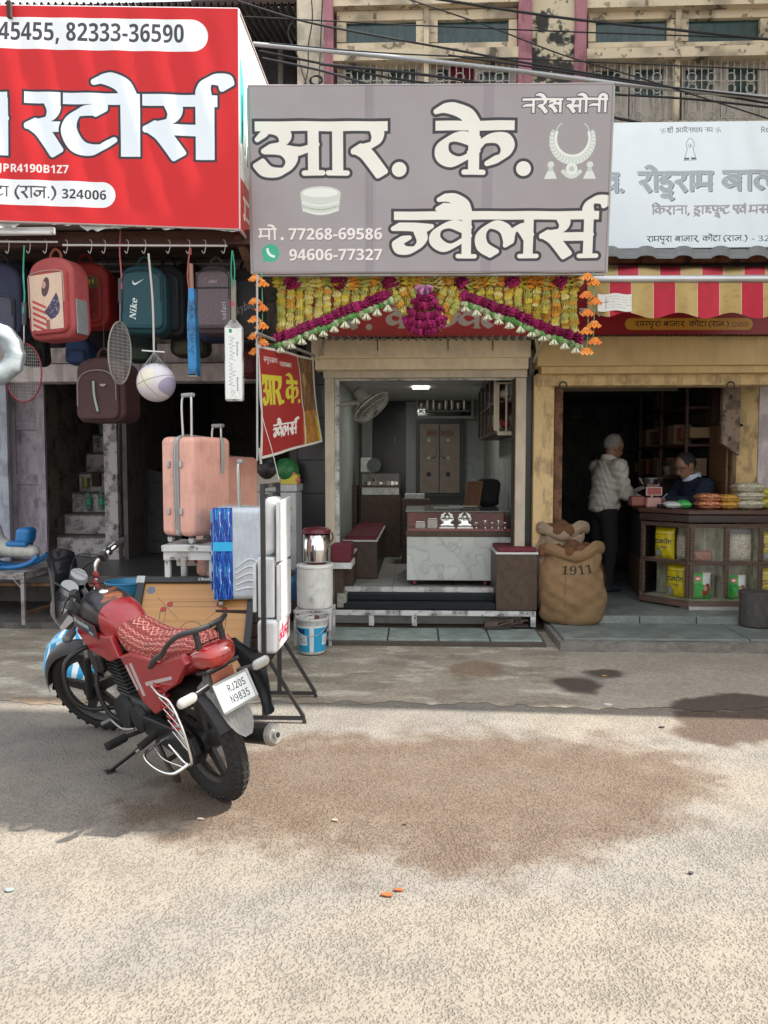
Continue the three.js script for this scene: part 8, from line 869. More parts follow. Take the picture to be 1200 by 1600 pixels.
{
  const yf = 0.175, P1 = V(X(1270, 7.25), 0, -7.25), P2 = V(X(1079, 7.25), 0, -7.25), P3 = V(X(1003, 7.66), 0, -7.66), P4 = V(X(984, 8.75), 0, -8.75), top = 1.105, base = 0.225;
  const b = thing('grocery_counter', 'brown wooden shop counter with carved glazed compartments full of packets', 'counter', V(P2.x, yf, P2.z)), w = (n, g, m) => putw(n, g, m, b), fr = M([0.17, 0.1, 0.075], 0.55, { tex: 'wood', size: 0.5 }), notch = M([0.03, 0.017, 0.012], 0.8), back = M([0.5, 0.5, 0.36], 0.7, { tex: 'plaster', size: 0.6 });
  const mk = (A, Bq) => { const u = Bq.clone().sub(A), L = u.length(); u.normalize(); const nrm = V(-u.z, 0, u.x); if (nrm.z < 0 && Math.abs(nrm.z) > 0.2) nrm.negate(); const ang = Math.atan2(-u.z, u.x); return { L, ang, nrm, at: (s, y, o = 0) => A.clone().addScaledVector(u, s).addScaledVector(nrm, o).setY(y), place: (g, s, y, o = 0) => { const q = A.clone().addScaledVector(u, s).addScaledVector(nrm, o); return g.rotateY(ang).translate(q.x, y, q.z); } }; };
  const front = mk(P2, P1), slant = mk(P3, P2);
  const strip = (f, s, y, len, vert, tw = 0.034, dia = false) => { w('carved_strip', f.place(B(vert ? tw : len, vert ? len : tw, 0.03, 0, 0, 0, 0.003, 1), s, y, -0.015), fr); const n = Math.floor(len / 0.026), l = []; for (let i = 0; i < n; i++) { const t = -len / 2 + (i + 0.5) * 0.026; l.push(B(vert ? tw * 0.74 : 0.007, vert ? 0.007 : tw * 0.74, 0.004).rotateZ(dia ? 0.6 : 0).translate(vert ? 0 : t, vert ? t : 0, 0)); } const m = w('carving', mrg(l.map((g) => f.place(g, s, y, 0.0015))), notch); m.userData.kind = 'stuff'; };
  const yt = 0.955, ym = 0.605, yl = base + 0.035, cols = [0.035, 0.355, 0.665, 0.975];
  for (const s of cols) { strip(front, s, (yt + ym) / 2, yt - ym - 0.04, true, 0.04); strip(front, s, (ym + yl) / 2, ym - yl - 0.04, true, 0.04, true); } strip(front, 0.56, yt, 1.12, false, 0.036); strip(front, 0.56, ym, 1.12, false, 0.036, true);
  for (const s of [0.02, slant.L - 0.02]) { strip(slant, s, (yt + ym) / 2, yt - ym - 0.04, true, 0.036); strip(slant, s, (ym + yl) / 2, ym - yl - 0.04, true, 0.036, true); } strip(slant, slant.L / 2, yt, slant.L, false, 0.036); strip(slant, slant.L / 2, ym, slant.L, false, 0.036);
  for (const f of [front, slant]) { const L = f === front ? 1.14 : f.L; w('plinth', f.place(B(L, 0.06, 0.04, 0, 0, 0, 0.004), L / 2, base - 0.005, -0.012), fr); w('shelf', f.place(B(L, 0.012, 0.24, 0, 0, 0), L / 2, ym, -0.16), back); w('shelf', f.place(B(L, 0.012, 0.24, 0, 0, 0), L / 2, base + 0.02, -0.16), back); w('back_board', f.place(B(L, yt - base, 0.012, 0, 0, 0), L / 2, (yt + base) / 2, -0.285), back); w('pane', f.place(B(L - 0.02, yt - base - 0.04, 0.004, 0, 0, 0), L / 2, (yt + base) / 2, -0.034), glassPane); w('cornice', f.place(B(L + 0.02, 0.07, 0.05, 0, 0, 0, 0.01), L / 2, 1.02, -0.01), M([0.06, 0.035, 0.03], 0.5, { tex: 'wood', size: 0.5 })); w('foot', f.place(B(0.07, 0.03, 0.05, 0, 0, 0), L * 0.06 + (f === slant ? L * 0.82 : 0), 0.187, -0.06), K.greyLam); }
  for (const s of cols) w('divider', front.place(B(0.012, yt - base, 0.24, 0, 0, 0), s, (yt + base) / 2, -0.16), back);
  const left = mk(P4, P3); w('side_board', left.place(B(left.L, 0.36, 0.03, 0, 0, 0), left.L / 2, base + 0.18, -0.015), M([0.2, 0.1, 0.05], 0.6, { tex: 'wood', size: 0.7 })); w('side_board', left.place(B(left.L, 0.46, 0.02, 0, 0, 0), left.L / 2, 0.8, -0.02), K.dark);
  const tp = [P3, P2, P1, V(P1.x, 0, -7.9), V(P2.x + 0.15, 0, -7.95), V(P3.x + 0.52, 0, -8.15), V(P4.x + 0.55, 0, P4.z), P4].map((p) => [p.x, -p.z]); const sh = shape(tp); w('worktop', uvm(new THREE.ExtrudeGeometry(sh, { depth: 0.028, bevelEnabled: true, bevelSize: 0.022, bevelThickness: 0.008, bevelSegments: 2 })).rotateX(-Math.PI / 2).translate(0, 1.068, 0), M([0.13, 0.065, 0.05], 0.35, { tex: 'wood', size: 0.6 }));
  w('threshold', BB(P2.x - 0.0, P1.x, yf + 0.0, yf + 0.03, -7.24, -7.2), K.galv);
  // packets in the compartments
  const pk = (label, f, s, y, wd, h, dep, m, o = -0.13, tilt = 0) => { const g = f.place(pillow(wd, h, dep).rotateX(tilt), s, y, o); return solo('packet', g, m, label, 'packet'); }, yS = ym + 0.007, yB = base + 0.027, rice = pic(riceTex, 0.35, { side: THREE.DoubleSide }), grn = pic(greenTex, 0.3, { side: THREE.DoubleSide }), bean = pic((() => { const t = beanTex.clone(); t.repeat.set(1, 1.4); t.needsUpdate = true; return t; })(), 0.4, { side: THREE.DoubleSide, bumpMap: beanTex, bumpScale: 0.004 });
  pk('yellow rice packet on the upper shelf of the slanting counter end', slant, slant.L * 0.36, yS, 0.22, 0.3, 0.1, rice); pk('yellow rice packet on the lower shelf of the slanting counter end', slant, slant.L * 0.62, yB, 0.22, 0.32, 0.1, rice); pk('bag of dull beans behind the carved corner post', slant, slant.L * 0.74, yS, 0.16, 0.25, 0.1, bean, -0.15);
  pk('orange sachet lying alone in the upper glazed compartment', front, 0.17, yS, 0.2, 0.1, 0.08, M([0.5, 0.2, 0.14], 0.35, { tex: 'speck', size: 0.12, side: THREE.DoubleSide })); pk('large clear bag of white beans in the upper glazed compartment', front, 0.51, yS, 0.24, 0.27, 0.12, bean); pk('crumpled grey neck of the white bean bag', front, 0.51, yS + 0.262, 0.23, 0.055, 0.05, M([0.16, 0.18, 0.2], 0.25, { side: THREE.DoubleSide }), -0.12); pk('green snack packet in the lower compartment nearer the slanting end', front, 0.16, yB, 0.2, 0.25, 0.07, grn); pk('green snack packet in the lower compartment under the bean bag', front, 0.49, yB, 0.19, 0.23, 0.07, grn); pk('yellow rice packet beside the large bean bag', front, 0.8, yS, 0.22, 0.28, 0.1, rice); pk('yellow packet above the grey stool', front, 0.8, yB, 0.24, 0.3, 0.1, rice);
  // goods on top
  const yT = 1.104, lay = (label, x, y, d, wd, h, m) => { const p = at(x, y, d), g = pillow(wd, 0.2, h, 14, 0.45).rotateX(-Math.PI / 2).translate(p.x, p.y + h / 2, p.z + 0.1); return solo('food_bag', g, m, label, 'bag'); }, nut = pic((() => { const t = nutTex.clone(); t.repeat.set(2, 2); t.needsUpdate = true; return t; })(), 0.3, { side: THREE.DoubleSide }), sev = pic((() => { const t = sevTex.clone(); t.repeat.set(2, 2); t.needsUpdate = true; return t; })(), 0.3, { side: THREE.DoubleSide }), mak = pic((() => { const t = beanTex.clone(); t.repeat.set(1.4, 1.2); t.needsUpdate = true; return t; })(), 0.35, { side: THREE.DoubleSide, color: 0xffffff });
  const row = (x, d, n, wd, h, m, names) => { for (let i = 0; i < n; i++) { const p = V(X(x + rr(-2, 2), d), yT + 0.004 + i * (h - 0.006), -d); solo('food_bag', pillow(wd * rr(0.95, 1.05), 0.2, h, 14, 0.45).rotateX(-Math.PI / 2).translate(p.x, p.y + h / 2, p.z + 0.1), m, names[i], 'bag'); } };
  row(1108, 7.42, 2, 0.24, 0.075, nut, ['lower red peanut bag on the grocery counter', 'upper red peanut bag on the grocery counter']); row(1137, 7.42, 2, 0.2, 0.07, sev, ['lower orange snack bag beside the white bags', 'upper orange snack bag beside the white bags']); row(1170, 7.4, 3, 0.28, 0.085, mak, ['bottom white puffed-seed bag of the pile of three', 'middle white puffed-seed bag of the pile of three', 'top white puffed-seed bag of the pile of three']); row(1200, 7.5, 2, 0.2, 0.1, M([0.55, 0.5, 0.06], 0.35, { side: THREE.DoubleSide }), ['lower yellow pouch beside the white bags', 'upper yellow pouch beside the white bags']);
  { const p = V(X(1072, 7.4), yT + 0.001, -7.42); solo('green_pouch', pillow(0.12, 0.14, 0.06).rotateX(-1.4).translate(p.x, p.y + 0.035, p.z + 0.05), M([0.06, 0.42, 0.1], 0.35, { side: THREE.DoubleSide }), 'small bright green pouch on the grocery counter', 'pouch'); solo('white_pouch', pillow(0.16, 0.15, 0.05).rotateX(-1.45).translate(p.x - 0.11, p.y + 0.03, p.z + 0.05), M([0.55, 0.58, 0.56], 0.35, { side: THREE.DoubleSide }), 'flat silvery pouch beside the green pouch', 'pouch'); solo('black_wallet', B(0.13, 0.035, 0.1, X(1040, 7.6), yT + 0.02, -7.6, 0.012), K.black, 'black purse on the counter beside the weighing scale', 'purse'); for (let i = 0; i < 2; i++) solo('bill_pad', B(0.16, 0.012, 0.11, X(1052 - i * 6, 7.75), yT + 0.008 + i * 0.0125, -7.72, 0.002).rotateY(0), M([0.5, 0.48, 0.46], 0.7), i ? 'upper bill pad by the writing man\'s hand' : 'lower bill pad by the writing man\'s hand', 'pad'); }
  const sp = V(X(1020, 7.72), yT, -7.74), sc = thing('weighing_scale', 'pink shop weighing scale with a steel bowl', 'weighing scale', sp); put('base', warp(B(0.15, 0.1, 0.2, 0, 0.05, 0, 0.02, 3), (v) => { v.x *= 1 - 1.5 * Math.max(0, v.y - 0.05); }), M([0.45, 0.24, 0.22], 0.45), sc); put('column', cyl(0.018, 0.018, 0.08, 0, 0.095, 0, 10), K.alu, sc); put('display', B(0.13, 0.065, 0.03, 0.005, 0.16, 0.05, 0.005), M([0.3, 0.05, 0.05], 0.4), sc); put('display_rim', [B(0.15, 0.008, 0.032, 0.005, 0.197, 0.05), B(0.15, 0.008, 0.032, 0.005, 0.123, 0.05), B(0.008, 0.066, 0.032, -0.066, 0.16, 0.05), B(0.008, 0.066, 0.032, 0.076, 0.16, 0.05)], M([0.5, 0.4, 0.38], 0.4), sc); put('bowl', lathe([[0, 0.2], [0.07, 0.2], [0.1, 0.24], [0.122, 0.285], [0.13, 0.287], [0.13, 0.292], [0.118, 0.29], [0.096, 0.246], [0.066, 0.207], [0, 0.207]], 36), K.chrome, sc); put('side_plate', B(0.14, 0.1, 0.14, -0.14, 0.06, -0.02, 0.02), M([0.2, 0.06, 0.04], 0.5), sc);
}
// ---------- jute sacks of coconuts ----------
function sack(label, base, r, h, print, tone = [0.42, 0.26, 0.125], fat = 1) {
  const b = thing('jute_sack', label, 'sack', base), jm = M(tone, 0.95, { tex: 'jute', size: 0.3, bump: 0.004 }); const prof = (a, v) => { const n = fbm(a * 1.3 + base.x * 9, v * 3.2, 3), fold = 0.065 * (n - 0.5) + 0.034 * (fbm(a * 2.4 + 5, v * 9, 3) - 0.5) + 0.011 * Math.sin(v * 17 + 3.5 * Math.sin(a * 1.0 + base.z)) * sst(0.45, 0.75, v); const R = r * fat * (0.9 + 0.18 * Math.sin(Math.min(1, v * 1.1) * 3.0) - 0.1 * v); const sq = 1 + 0.07 * Math.cos(2 * a); return R * sq + fold; };
  const body = grid(72, 44, (u, v) => { const a = u * 6.2832, R = prof(a, v) * (v < 0.05 ? 0.9 + 2 * v : 1); const sag = 0.02 * Math.sin(a * 2 + 1); return V(R * Math.cos(a), Math.max(0.002, v * h + sag * v), R * 0.82 * Math.sin(a)); }, true); const uv = body.attributes.uv; for (let i = 0; i < uv.count; i++) uv.setXY(i, uv.getX(i) * 2.4, uv.getY(i) * 1.4); put('body', body, jm, b);
  put('rolled_rim', grid(72, 12, (u, v) => { const a = u * 6.2832, R = prof(a, 0.99), q = v * 6.2832, rr2 = 0.03 + 0.012 * fbm(u * 9, 2, 2); return V((R + rr2 * Math.cos(q)) * Math.cos(a), h * 0.985 + 0.02 * Math.sin(a * 2 + 1) + rr2 * 1.5 * Math.sin(q) + 0.02 * Math.sin(a * 3), (R + rr2 * Math.cos(q)) * 0.82 * Math.sin(a)); }, true), jm, b);
  const pr = grid(16, 10, (u, v) => { const a = mix(2.3, 0.9, u), vv = mix(0.66, 0.88, v), R = prof(a, vv) + 0.003; return V(R * Math.cos(a), vv * h + 0.02 * Math.sin(a * 2 + 1) * vv, R * 0.82 * Math.sin(a)); }); const pt = canvasTex(512, 256, (g, w, k) => { g.clearRect(0, 0, w, k); print(g, w, k); }); put('stencil', pr, pic(pt, 0.95, { transparent: true }), b); put('seam', [tube(Array.from({ length: 14 }, (_, i) => { const v = i / 13 * 0.66, a = 1.95, R = prof(a, v) + 0.001; return V(R * Math.cos(a), v * h + 0.004, R * 0.82 * Math.sin(a)); }), 0.0022, 4)], M([0.09, 0.06, 0.04], 0.9), b);
  const co = M([0.2, 0.09, 0.035], 0.95, { tex: 'rough', size: 0.08, bump: 0.004 }); for (let i = 0; i < 9; i++) { const a = i * 0.78 + 0.4, q = i === 8 ? 0 : r * 0.52; put('coconut', warp(new THREE.SphereGeometry(0.085, 16, 12).scale(1.1, 0.82, 0.95).rotateY(i).translate(q * Math.cos(a), h * 0.97 + (i === 8 ? 0.04 : 0) + rr(-0.01, 0.01), q * 0.8 * Math.sin(a)), (v) => { v.y += 0.006 * Math.sin(v.x * 90) * Math.cos(v.z * 80); }), co, b); } return b;
}
{
  const p = gnd(900, 978, 0.105); sack('open jute sack of coconuts stencilled with dark numerals, standing in front', V(p.x, 0.104, p.z - 0.2), 0.27, 0.66, (g, w, h) => { g.fillStyle = 'rgba(38,44,36,.75)'; g.font = 'bold 190px serif'; g.fillText('1911', 60, 200); });
  const q = sack('taller jute sack of coconuts leaning behind the numbered sack', V(X(880, 7.05), 0.176, -7.12), 0.22, 0.76, (g, w, h) => { g.fillStyle = 'rgba(40,70,70,.7)'; g.font = 'bold 110px serif'; g.fillText('COC', 20, 120); g.fillStyle = 'rgba(150,40,70,.7)'; g.fillText('55', 280, 120); }, [0.52, 0.38, 0.26]);
  solo('brick_red_tile', B(0.12, 0.1, 0.1, X(856, 6.95), 0.75, -7.0, 0.02), M([0.2, 0.08, 0.035], 0.9), 'reddish coconut husk wedged behind the maroon bench box', 'husk'); 
  const s = at(1183, 975, 6.7); solo('grey_drum', lathe([[0, 0], [0.13, 0], [0.14, 0.02], [0.14, 0.28], [0.15, 0.3], [0.14, 0.31], [0, 0.31]], 24).translate(X(1196, 6.75), 0.104, -6.85), M([0.1, 0.095, 0.085], 0.8, { tex: 'rough', size: 0.3 }), 'dull grey drum standing on the kerb slab before the grocery counter', 'drum');
}
// ---------- inside the grocer's ----------
{
  const gr = X(1150, 7.3) + 0.24, b = thing('wooden_shelves', 'dark wooden shelving along the grocer\'s right wall', 'shelf', V(gr - 0.2, 0.176, -9.2)), w = (n, g, m = K.darkWood) => putw(n, g, m, b), xs = gr - 0.36; for (const y of [0.9, 1.35, 1.72, 2.12]) w('shelf', BB(xs, gr - 0.01, y, y + 0.025, -10.9, -8.35)); for (const z of [-8.35, -9.2, -10.05, -10.9]) w('upright', BB(xs, xs + 0.03, 0.178, 2.4, z, z + 0.03)); w('end_box', [BB(X(1128, 7.9), X(1128, 7.9) + 0.02, 1.12, 1.9, -8.25, -7.8), BB(X(1128, 7.9), gr, 1.9, 1.925, -8.25, -7.75)], M([0.24, 0.12, 0.055], 0.55, { tex: 'wood', size: 0.5 })); w('cupboard', BB(X(1110, 8.3), X(1145, 8.3), 1.95, 2.35, -8.45, -8.3), K.darkWood);
  for (let i = 0; i < 26; i++) { const y = [0.925, 1.375, 1.745][i % 3], z = -8.5 - Math.floor(i / 3) * 0.26; solo('grocery_carton', B(rr(0.16, 0.24), rr(0.1, 0.24), rr(0.14, 0.2), xs + 0.18, y + 0.125, z, 0.006), pick([M([0.3, 0.2, 0.12], 0.8), M([0.35, 0.3, 0.22], 0.8), M([0.16, 0.07, 0.05], 0.8), M([0.3, 0.1, 0.06], 0.7)]), 'small carton on the grocer\'s side shelves', 'carton', 'cartons on the side shelves'); }
  const r = thing('rear_rack', 'pale timber rack with papers at the back of the grocer\'s', 'rack', V(X(1037, 10), 0.176, -10.1)), d = 10, rw = (n, g, m) => putw(n, g, m, r); for (const x of [1021, 1050]) rw('upright', BB(X(x, d), X(x, d) + 0.03, 0.178, 2.4, -d - 0.03, -d), M([0.2, 0.15, 0.09], 0.7, { tex: 'wood', size: 0.5 })); for (const y of [705, 742, 668, 636]) rw('shelf', BP(1020, y, 1053, y + 2.5, d, 0.2), M([0.2, 0.15, 0.09], 0.7)); rw('panel', BP(1023, 640, 1050, 742, d + 0.2, 0.02), M([0.2, 0.16, 0.11], 0.8, { tex: 'rough', size: 0.3 })); rw('top_rail', BP(878, 606, 1060, 611, d - 1.5, 0.03), M([0.2, 0.17, 0.12], 0.7)); for (const x of [905, 955, 985, 1010]) rw('top_box', BP(x - 22, 596, x + 20, 605.5, d - 1.5, 0.2), M([0.14, 0.12, 0.1], 0.8)); for (let i = 0; i < 5; i++) rw('paper_stack', BP(1024, 672 + i * 6, 1042 + rr(-6, 4), 675 + i * 6, d + 0.02, 0.12), pick([K.dark, K.greyLam, K.darkBrown]));
  const pf = thing('wall_picture', 'small framed picture hung high in the grocer\'s', 'picture', at(1040, 636, 9.9)); putw('frame', BP(1027, 611, 1052, 636, 9.9, 0.03, 0.004), K.wood, pf); putw('print', BP(1030, 614, 1049, 632, 9.896, 0.006), M([0.12, 0.11, 0.1], 0.5, { tex: 'speck', size: 0.3 }), pf);
  for (let i = 0; i < 4; i++) solo('dry_goods_sack', warp(ball(0.26, X(890 + i * 26, 10.4), 0.4, -10.5 + 0.1 * (i % 2), 14, 10).scale(1, 1, 1), (v) => { if (v.y < 0.18) v.y = 0.18; }), M([0.07, 0.065, 0.055], 0.95), 'dark filled sack at the back of the grocer\'s floor', 'sack', 'sacks at the back of the grocer'); for (let i = 0; i < 2; i++) { const p = at(900 + i * 40, 640, 11.3); solo('vent_grille', [0, 1, 2, 3].map((k) => B(0.16, 0.018, 0.02, p.x, p.y - k * 0.035, p.z + 0.02)), M([0.12, 0.15, 0.16], 0.7), i ? 'pale vent slats on the grocer\'s rear wall by the rack' : 'pale vent slats on the grocer\'s rear wall by the pier', 'vent'); }
  const pot = at(1045, 742, 9.2), pl = thing('potted_plant', 'small green potted plant on the rear counter of the grocer', 'plant', V(pot.x, pot.y, pot.z)); put('pot', lathe([[0, 0], [0.05, 0], [0.07, 0.1], [0.06, 0.1], [0, 0.09]], 16), M([0.3, 0.3, 0.2], 0.6), pl); for (let i = 0; i < 12; i++) { const a = i * 0.9; put('leaf', grid(3, 4, (u, v) => V(Math.cos(a) * 0.13 * v + (u - 0.5) * 0.04 * Math.sin(v * 3.1) * -Math.sin(a), 0.09 + 0.16 * v - 0.1 * v * v, Math.sin(a) * 0.13 * v + (u - 0.5) * 0.04 * Math.sin(v * 3.1) * Math.cos(a))), M([0.04, 0.12, 0.03], 0.6, { side: THREE.DoubleSide }), pl); } solo('rear_counter', BB(X(1020, 9.2), X(1090, 9.2), 0.178, pot.y - 0.001, -9.5, -9.05, 0.006), K.darkWood, 'dark rear counter carrying the potted plant', 'counter');
}
// ---------- people ----------
const SKIN = M([0.42, 0.23, 0.145], 0.55, { tex: 'rough', size: 0.1 });
const rot = (f, cx, cy, cz, yaw, pitch) => { const m = new THREE.Matrix4().makeRotationFromEuler(new THREE.Euler(0, yaw, pitch, 'YZX')).invert(), e = m.elements; return (x, y, z) => { x -= cx; y -= cy; z -= cz; return f(e[0] * x + e[4] * y + e[8] * z, e[1] * x + e[5] * y + e[9] * z, e[2] * x + e[6] * y + e[10] * z); }; };
const headF = smin([ell(0, 0.03, 0, 0.1, 0.108, 0.079), ell(0.02, -0.045, 0, 0.075, 0.07, 0.06), ell(0.068, -0.085, 0, 0.028, 0.024, 0.03), cap(0.092, 0.005, 0, 0.012, 0.114, -0.034, 0, 0.014), cap(0.075, 0.035, -0.04, 0.014, 0.075, 0.035, 0.04, 0.014), cap(0.086, -0.062, -0.018, 0.008, 0.086, -0.062, 0.018, 0.008), ell(-0.008, -0.005, 0.08, 0.02, 0.033, 0.011), ell(-0.008, -0.005, -0.08, 0.02, 0.033, 0.011)], 0.024);
const hairF = (back, front) => (x, y, z) => { const d = ell(-0.008, 0.034, 0, 0.108, 0.113, 0.088)(x, y, z) + 0.003 * Math.sin(x * 180) * Math.sin(z * 160 + y * 90), cut = Math.max(x - front + 0.55 * Math.max(0, 0.05 - y), -y + back + 0.5 * Math.max(0, x + 0.02)); return Math.max(d, cut * 0.8); };
function handF(wx, wy, wz, dir, up, side, curl) {      // palm and five fingers from the wrist; dir along the hand, up out of its back, side = thumb side
  const P = (a, b, c) => [wx + dir.x * a + side.x * b + up.x * c, wy + dir.y * a + side.y * b + up.y * c, wz + dir.z * a + side.z * b + up.z * c], fs = [], C2 = (p, ra, q, rb) => cap(...p, ra, ...q, rb); fs.push(C2(P(0, 0, 0), 0.024, P(0.05, 0.012, 0), 0.022), C2(P(0.02, -0.014, 0), 0.02, P(0.075, -0.022, 0), 0.016), C2(P(0.05, 0.01, 0), 0.02, P(0.08, 0.022, 0), 0.016));
  [[0.026, 0.036], [0.01, 0.042], [-0.008, 0.04], [-0.026, 0.032]].forEach(([b, l]) => { const a0 = P(0.082, b, 0), a1 = P(0.082 + l, b * 1.1, -l * curl * 0.5), a2 = P(0.082 + l * 1.7, b * 1.1, -l * curl * 1.5); fs.push(C2(a0, 0.0095, a1, 0.0088), C2(a1, 0.0088, a2, 0.0075)); }); const t0 = P(0.025, 0.03, -0.004), t1 = P(0.06, 0.052, -0.016), t2 = P(0.088, 0.046, -0.026); fs.push(C2(t0, 0.012, t1, 0.0105), C2(t1, 0.0105, t2, 0.009)); return smin(fs, 0.01);
}
function bounds(pts, m) { const lo = [1e9, 1e9, 1e9], hi = [-1e9, -1e9, -1e9]; for (const p of pts) [p.x, p.y, p.z].forEach((v, i) => { lo[i] = Math.min(lo[i], v - m); hi[i] = Math.max(hi[i], v + m); }); return [lo, hi]; }
function person(label, base, turn, J, o) {             // J: joints facing +x; o: materials and shape
  const b = thing('person', label, 'person', base); b.rotation.y = turn; const c3 = (p, ra, q, rb) => cap(p.x, p.y, p.z, ra, q.x, q.y, q.z, rb);
  const top = smin([ell((J.hip.x + J.chest.x) / 2 - 0.005, (J.hip.y + J.chest.y) / 2 - 0.03, 0, o.belly ?? 0.135, 0.24, 0.165), ell(J.chest.x, J.chest.y, 0, 0.125, 0.17, 0.175), c3(J.shL, 0.066, J.shR, 0.066), c3(J.chest, 0.1, J.neck, 0.07), c3(J.shL, 0.07, J.elL, 0.056), c3(J.elL, 0.056, J.wrL, 0.042), c3(J.shR, 0.07, J.elR, 0.056), c3(J.elR, 0.056, J.wrR, 0.042), ell(J.hip.x, J.hip.y + 0.06, 0, 0.14, 0.11, 0.168)], 0.07);
  const wr = (x, y, z) => 0.0055 * Math.sin(y * 46 + 7 * Math.sin(x * 13 + z * 9)) * Math.sin(x * 19 + z * 23) + 0.0035 * Math.sin(y * 90 + x * 40), clothF = (x, y, z) => { const d = top(x, y, z) + wr(x, y, z), hem = J.hip.y - (o.hem ?? 0.02) - y, col = y - (J.neck.y + 0.012 + 0.25 * (J.neck.x - x)), cl = Math.min(1e9, Math.hypot(x - J.wrL.x, y - J.wrL.y, z - J.wrL.z) < 0.05 ? 0 : -1); return Math.max(d, hem, col); };
  const [lo, hi] = bounds([J.hip, J.chest, J.shL, J.shR, J.elL, J.elR, J.wrL, J.wrR, J.neck], 0.19); put('jacket', nets(clothF, lo, hi, 0.0125), o.top, b, o.topLabel);
  put('collar', nets((x, y, z) => { const k = Math.abs(Math.hypot((x - J.neck.x) * 1.0, z) - 0.07 - 0.25 * (J.neck.y + 0.045 - y)) - 0.009; return Math.max(k, Math.abs(y - J.neck.y - 0.014 - 0.3 * (J.neck.x - x)) - 0.028); }, [J.neck.x - 0.13, J.neck.y - 0.08, -0.13], [J.neck.x + 0.13, J.neck.y + 0.1, 0.13], 0.0055), o.collar, b);
  const legs = smin([c3(J.hip.clone().add(V(0, 0, -0.09)), 0.1, J.knL, 0.075), c3(J.knL, 0.075, J.anL, 0.055), c3(J.hip.clone().add(V(0, 0, 0.09)), 0.1, J.knR, 0.075), c3(J.knR, 0.075, J.anR, 0.055), ell(J.hip.x, J.hip.y, 0, 0.13, 0.11, 0.155)], 0.04); const [l2, h2] = bounds([J.hip, J.knL, J.knR, J.anL, J.anR], 0.17); put('trousers', nets((x, y, z) => Math.max(legs(x, y, z), y - J.hip.y - 0.03, J.anL.y - 0.05 - y), l2, h2, 0.016), o.legs, b);
  for (const a of [J.anL, J.anR]) put('shoe', nets(smin([cap(a.x - 0.05, a.y - 0.03, a.z, 0.038, a.x + 0.14, a.y - 0.045, a.z, 0.034), cap(a.x, a.y, a.z, 0.045, a.x, a.y - 0.03, a.z, 0.04)], 0.03), [a.x - 0.13, a.y - 0.1, a.z - 0.08], [a.x + 0.22, a.y + 0.06, a.z + 0.08], 0.01), o.shoe, b);
  const H = J.head, hf = rot(headF, H.x, H.y, H.z, J.yaw ?? 0, J.pitch ?? 0), hd = nets(smin([hf, c3(J.neck.clone().add(V(-0.005, -0.04, 0)), 0.058, H.clone().add(V(-0.02, -0.05, 0)), 0.05)], 0.03), [H.x - 0.15, H.y - 0.2, H.z - 0.14], [H.x + 0.16, H.y + 0.17, H.z + 0.14], 0.0062);
  const hands = [[J.wrL, J.elL, 1], [J.wrR, J.elR, -1]].map(([wv, ev, s]) => { const dir = (s > 0 ? J.hdL : J.hdR) ?? wv.clone().sub(ev).normalize(), up = V(0, 1, 0).addScaledVector(dir, -dir.y).normalize(), side = dir.clone().cross(up).multiplyScalar(-s * -1).normalize(); const w0 = wv.clone().addScaledVector(dir, 0.02); const f = handF(w0.x, w0.y, w0.z, dir, up, side.multiplyScalar(s > 0 ? 1 : -1), J.curl ?? 0.7), [a, c] = bounds([w0.clone().addScaledVector(dir, -0.03), w0.clone().addScaledVector(dir, 0.17)], 0.085); return nets(smin([f, c3(w0.clone().addScaledVector(dir, -0.05), 0.027, w0, 0.024)], 0.01), a, c, 0.0052); });
  put('body', mrg([hd, ...hands]), SKIN, b);
  put('hair', nets(rot(hairF(o.back ?? -0.035, o.front ?? 0.035), H.x, H.y, H.z, J.yaw ?? 0, J.pitch ?? 0), [H.x - 0.15, H.y - 0.14, H.z - 0.13], [H.x + 0.15, H.y + 0.17, H.z + 0.13], 0.0065), o.hair, b);
  const hm = new THREE.Matrix4().makeTranslation(H.x, H.y, H.z).multiply(new THREE.Matrix4().makeRotationFromEuler(new THREE.Euler(0, J.yaw ?? 0, J.pitch ?? 0, 'YZX'))), gl = []; for (const s of [-1, 1]) gl.push(new THREE.TorusGeometry(0.021, 0.0024, 6, 18).scale(1.15, 0.85, 1).rotateY(Math.PI / 2).translate(0.103, 0.004, s * 0.031), rod(V(0.102, 0.01, s * 0.052), V(0.0, 0.012, s * 0.088), 0.0024, 5)); gl.push(rod(V(0.108, 0.008, -0.01), V(0.108, 0.008, 0.01), 0.0024, 5)); put('glasses', mrg(gl).applyMatrix4(hm), M([0.03, 0.025, 0.022], 0.4), b); put('eyes', mrg([-1, 1].map((s) => ball(0.011, 0.083, 0.008, s * 0.031, 10, 8))).applyMatrix4(hm), M([0.25, 0.22, 0.2], 0.3), b); put('eyebrows', mrg([-1, 1].map((s) => rod(V(0.092, 0.032, s * 0.016), V(0.082, 0.034, s * 0.05), 0.005, 5))).applyMatrix4(hm), o.brow ?? o.hair, b); return b;
}
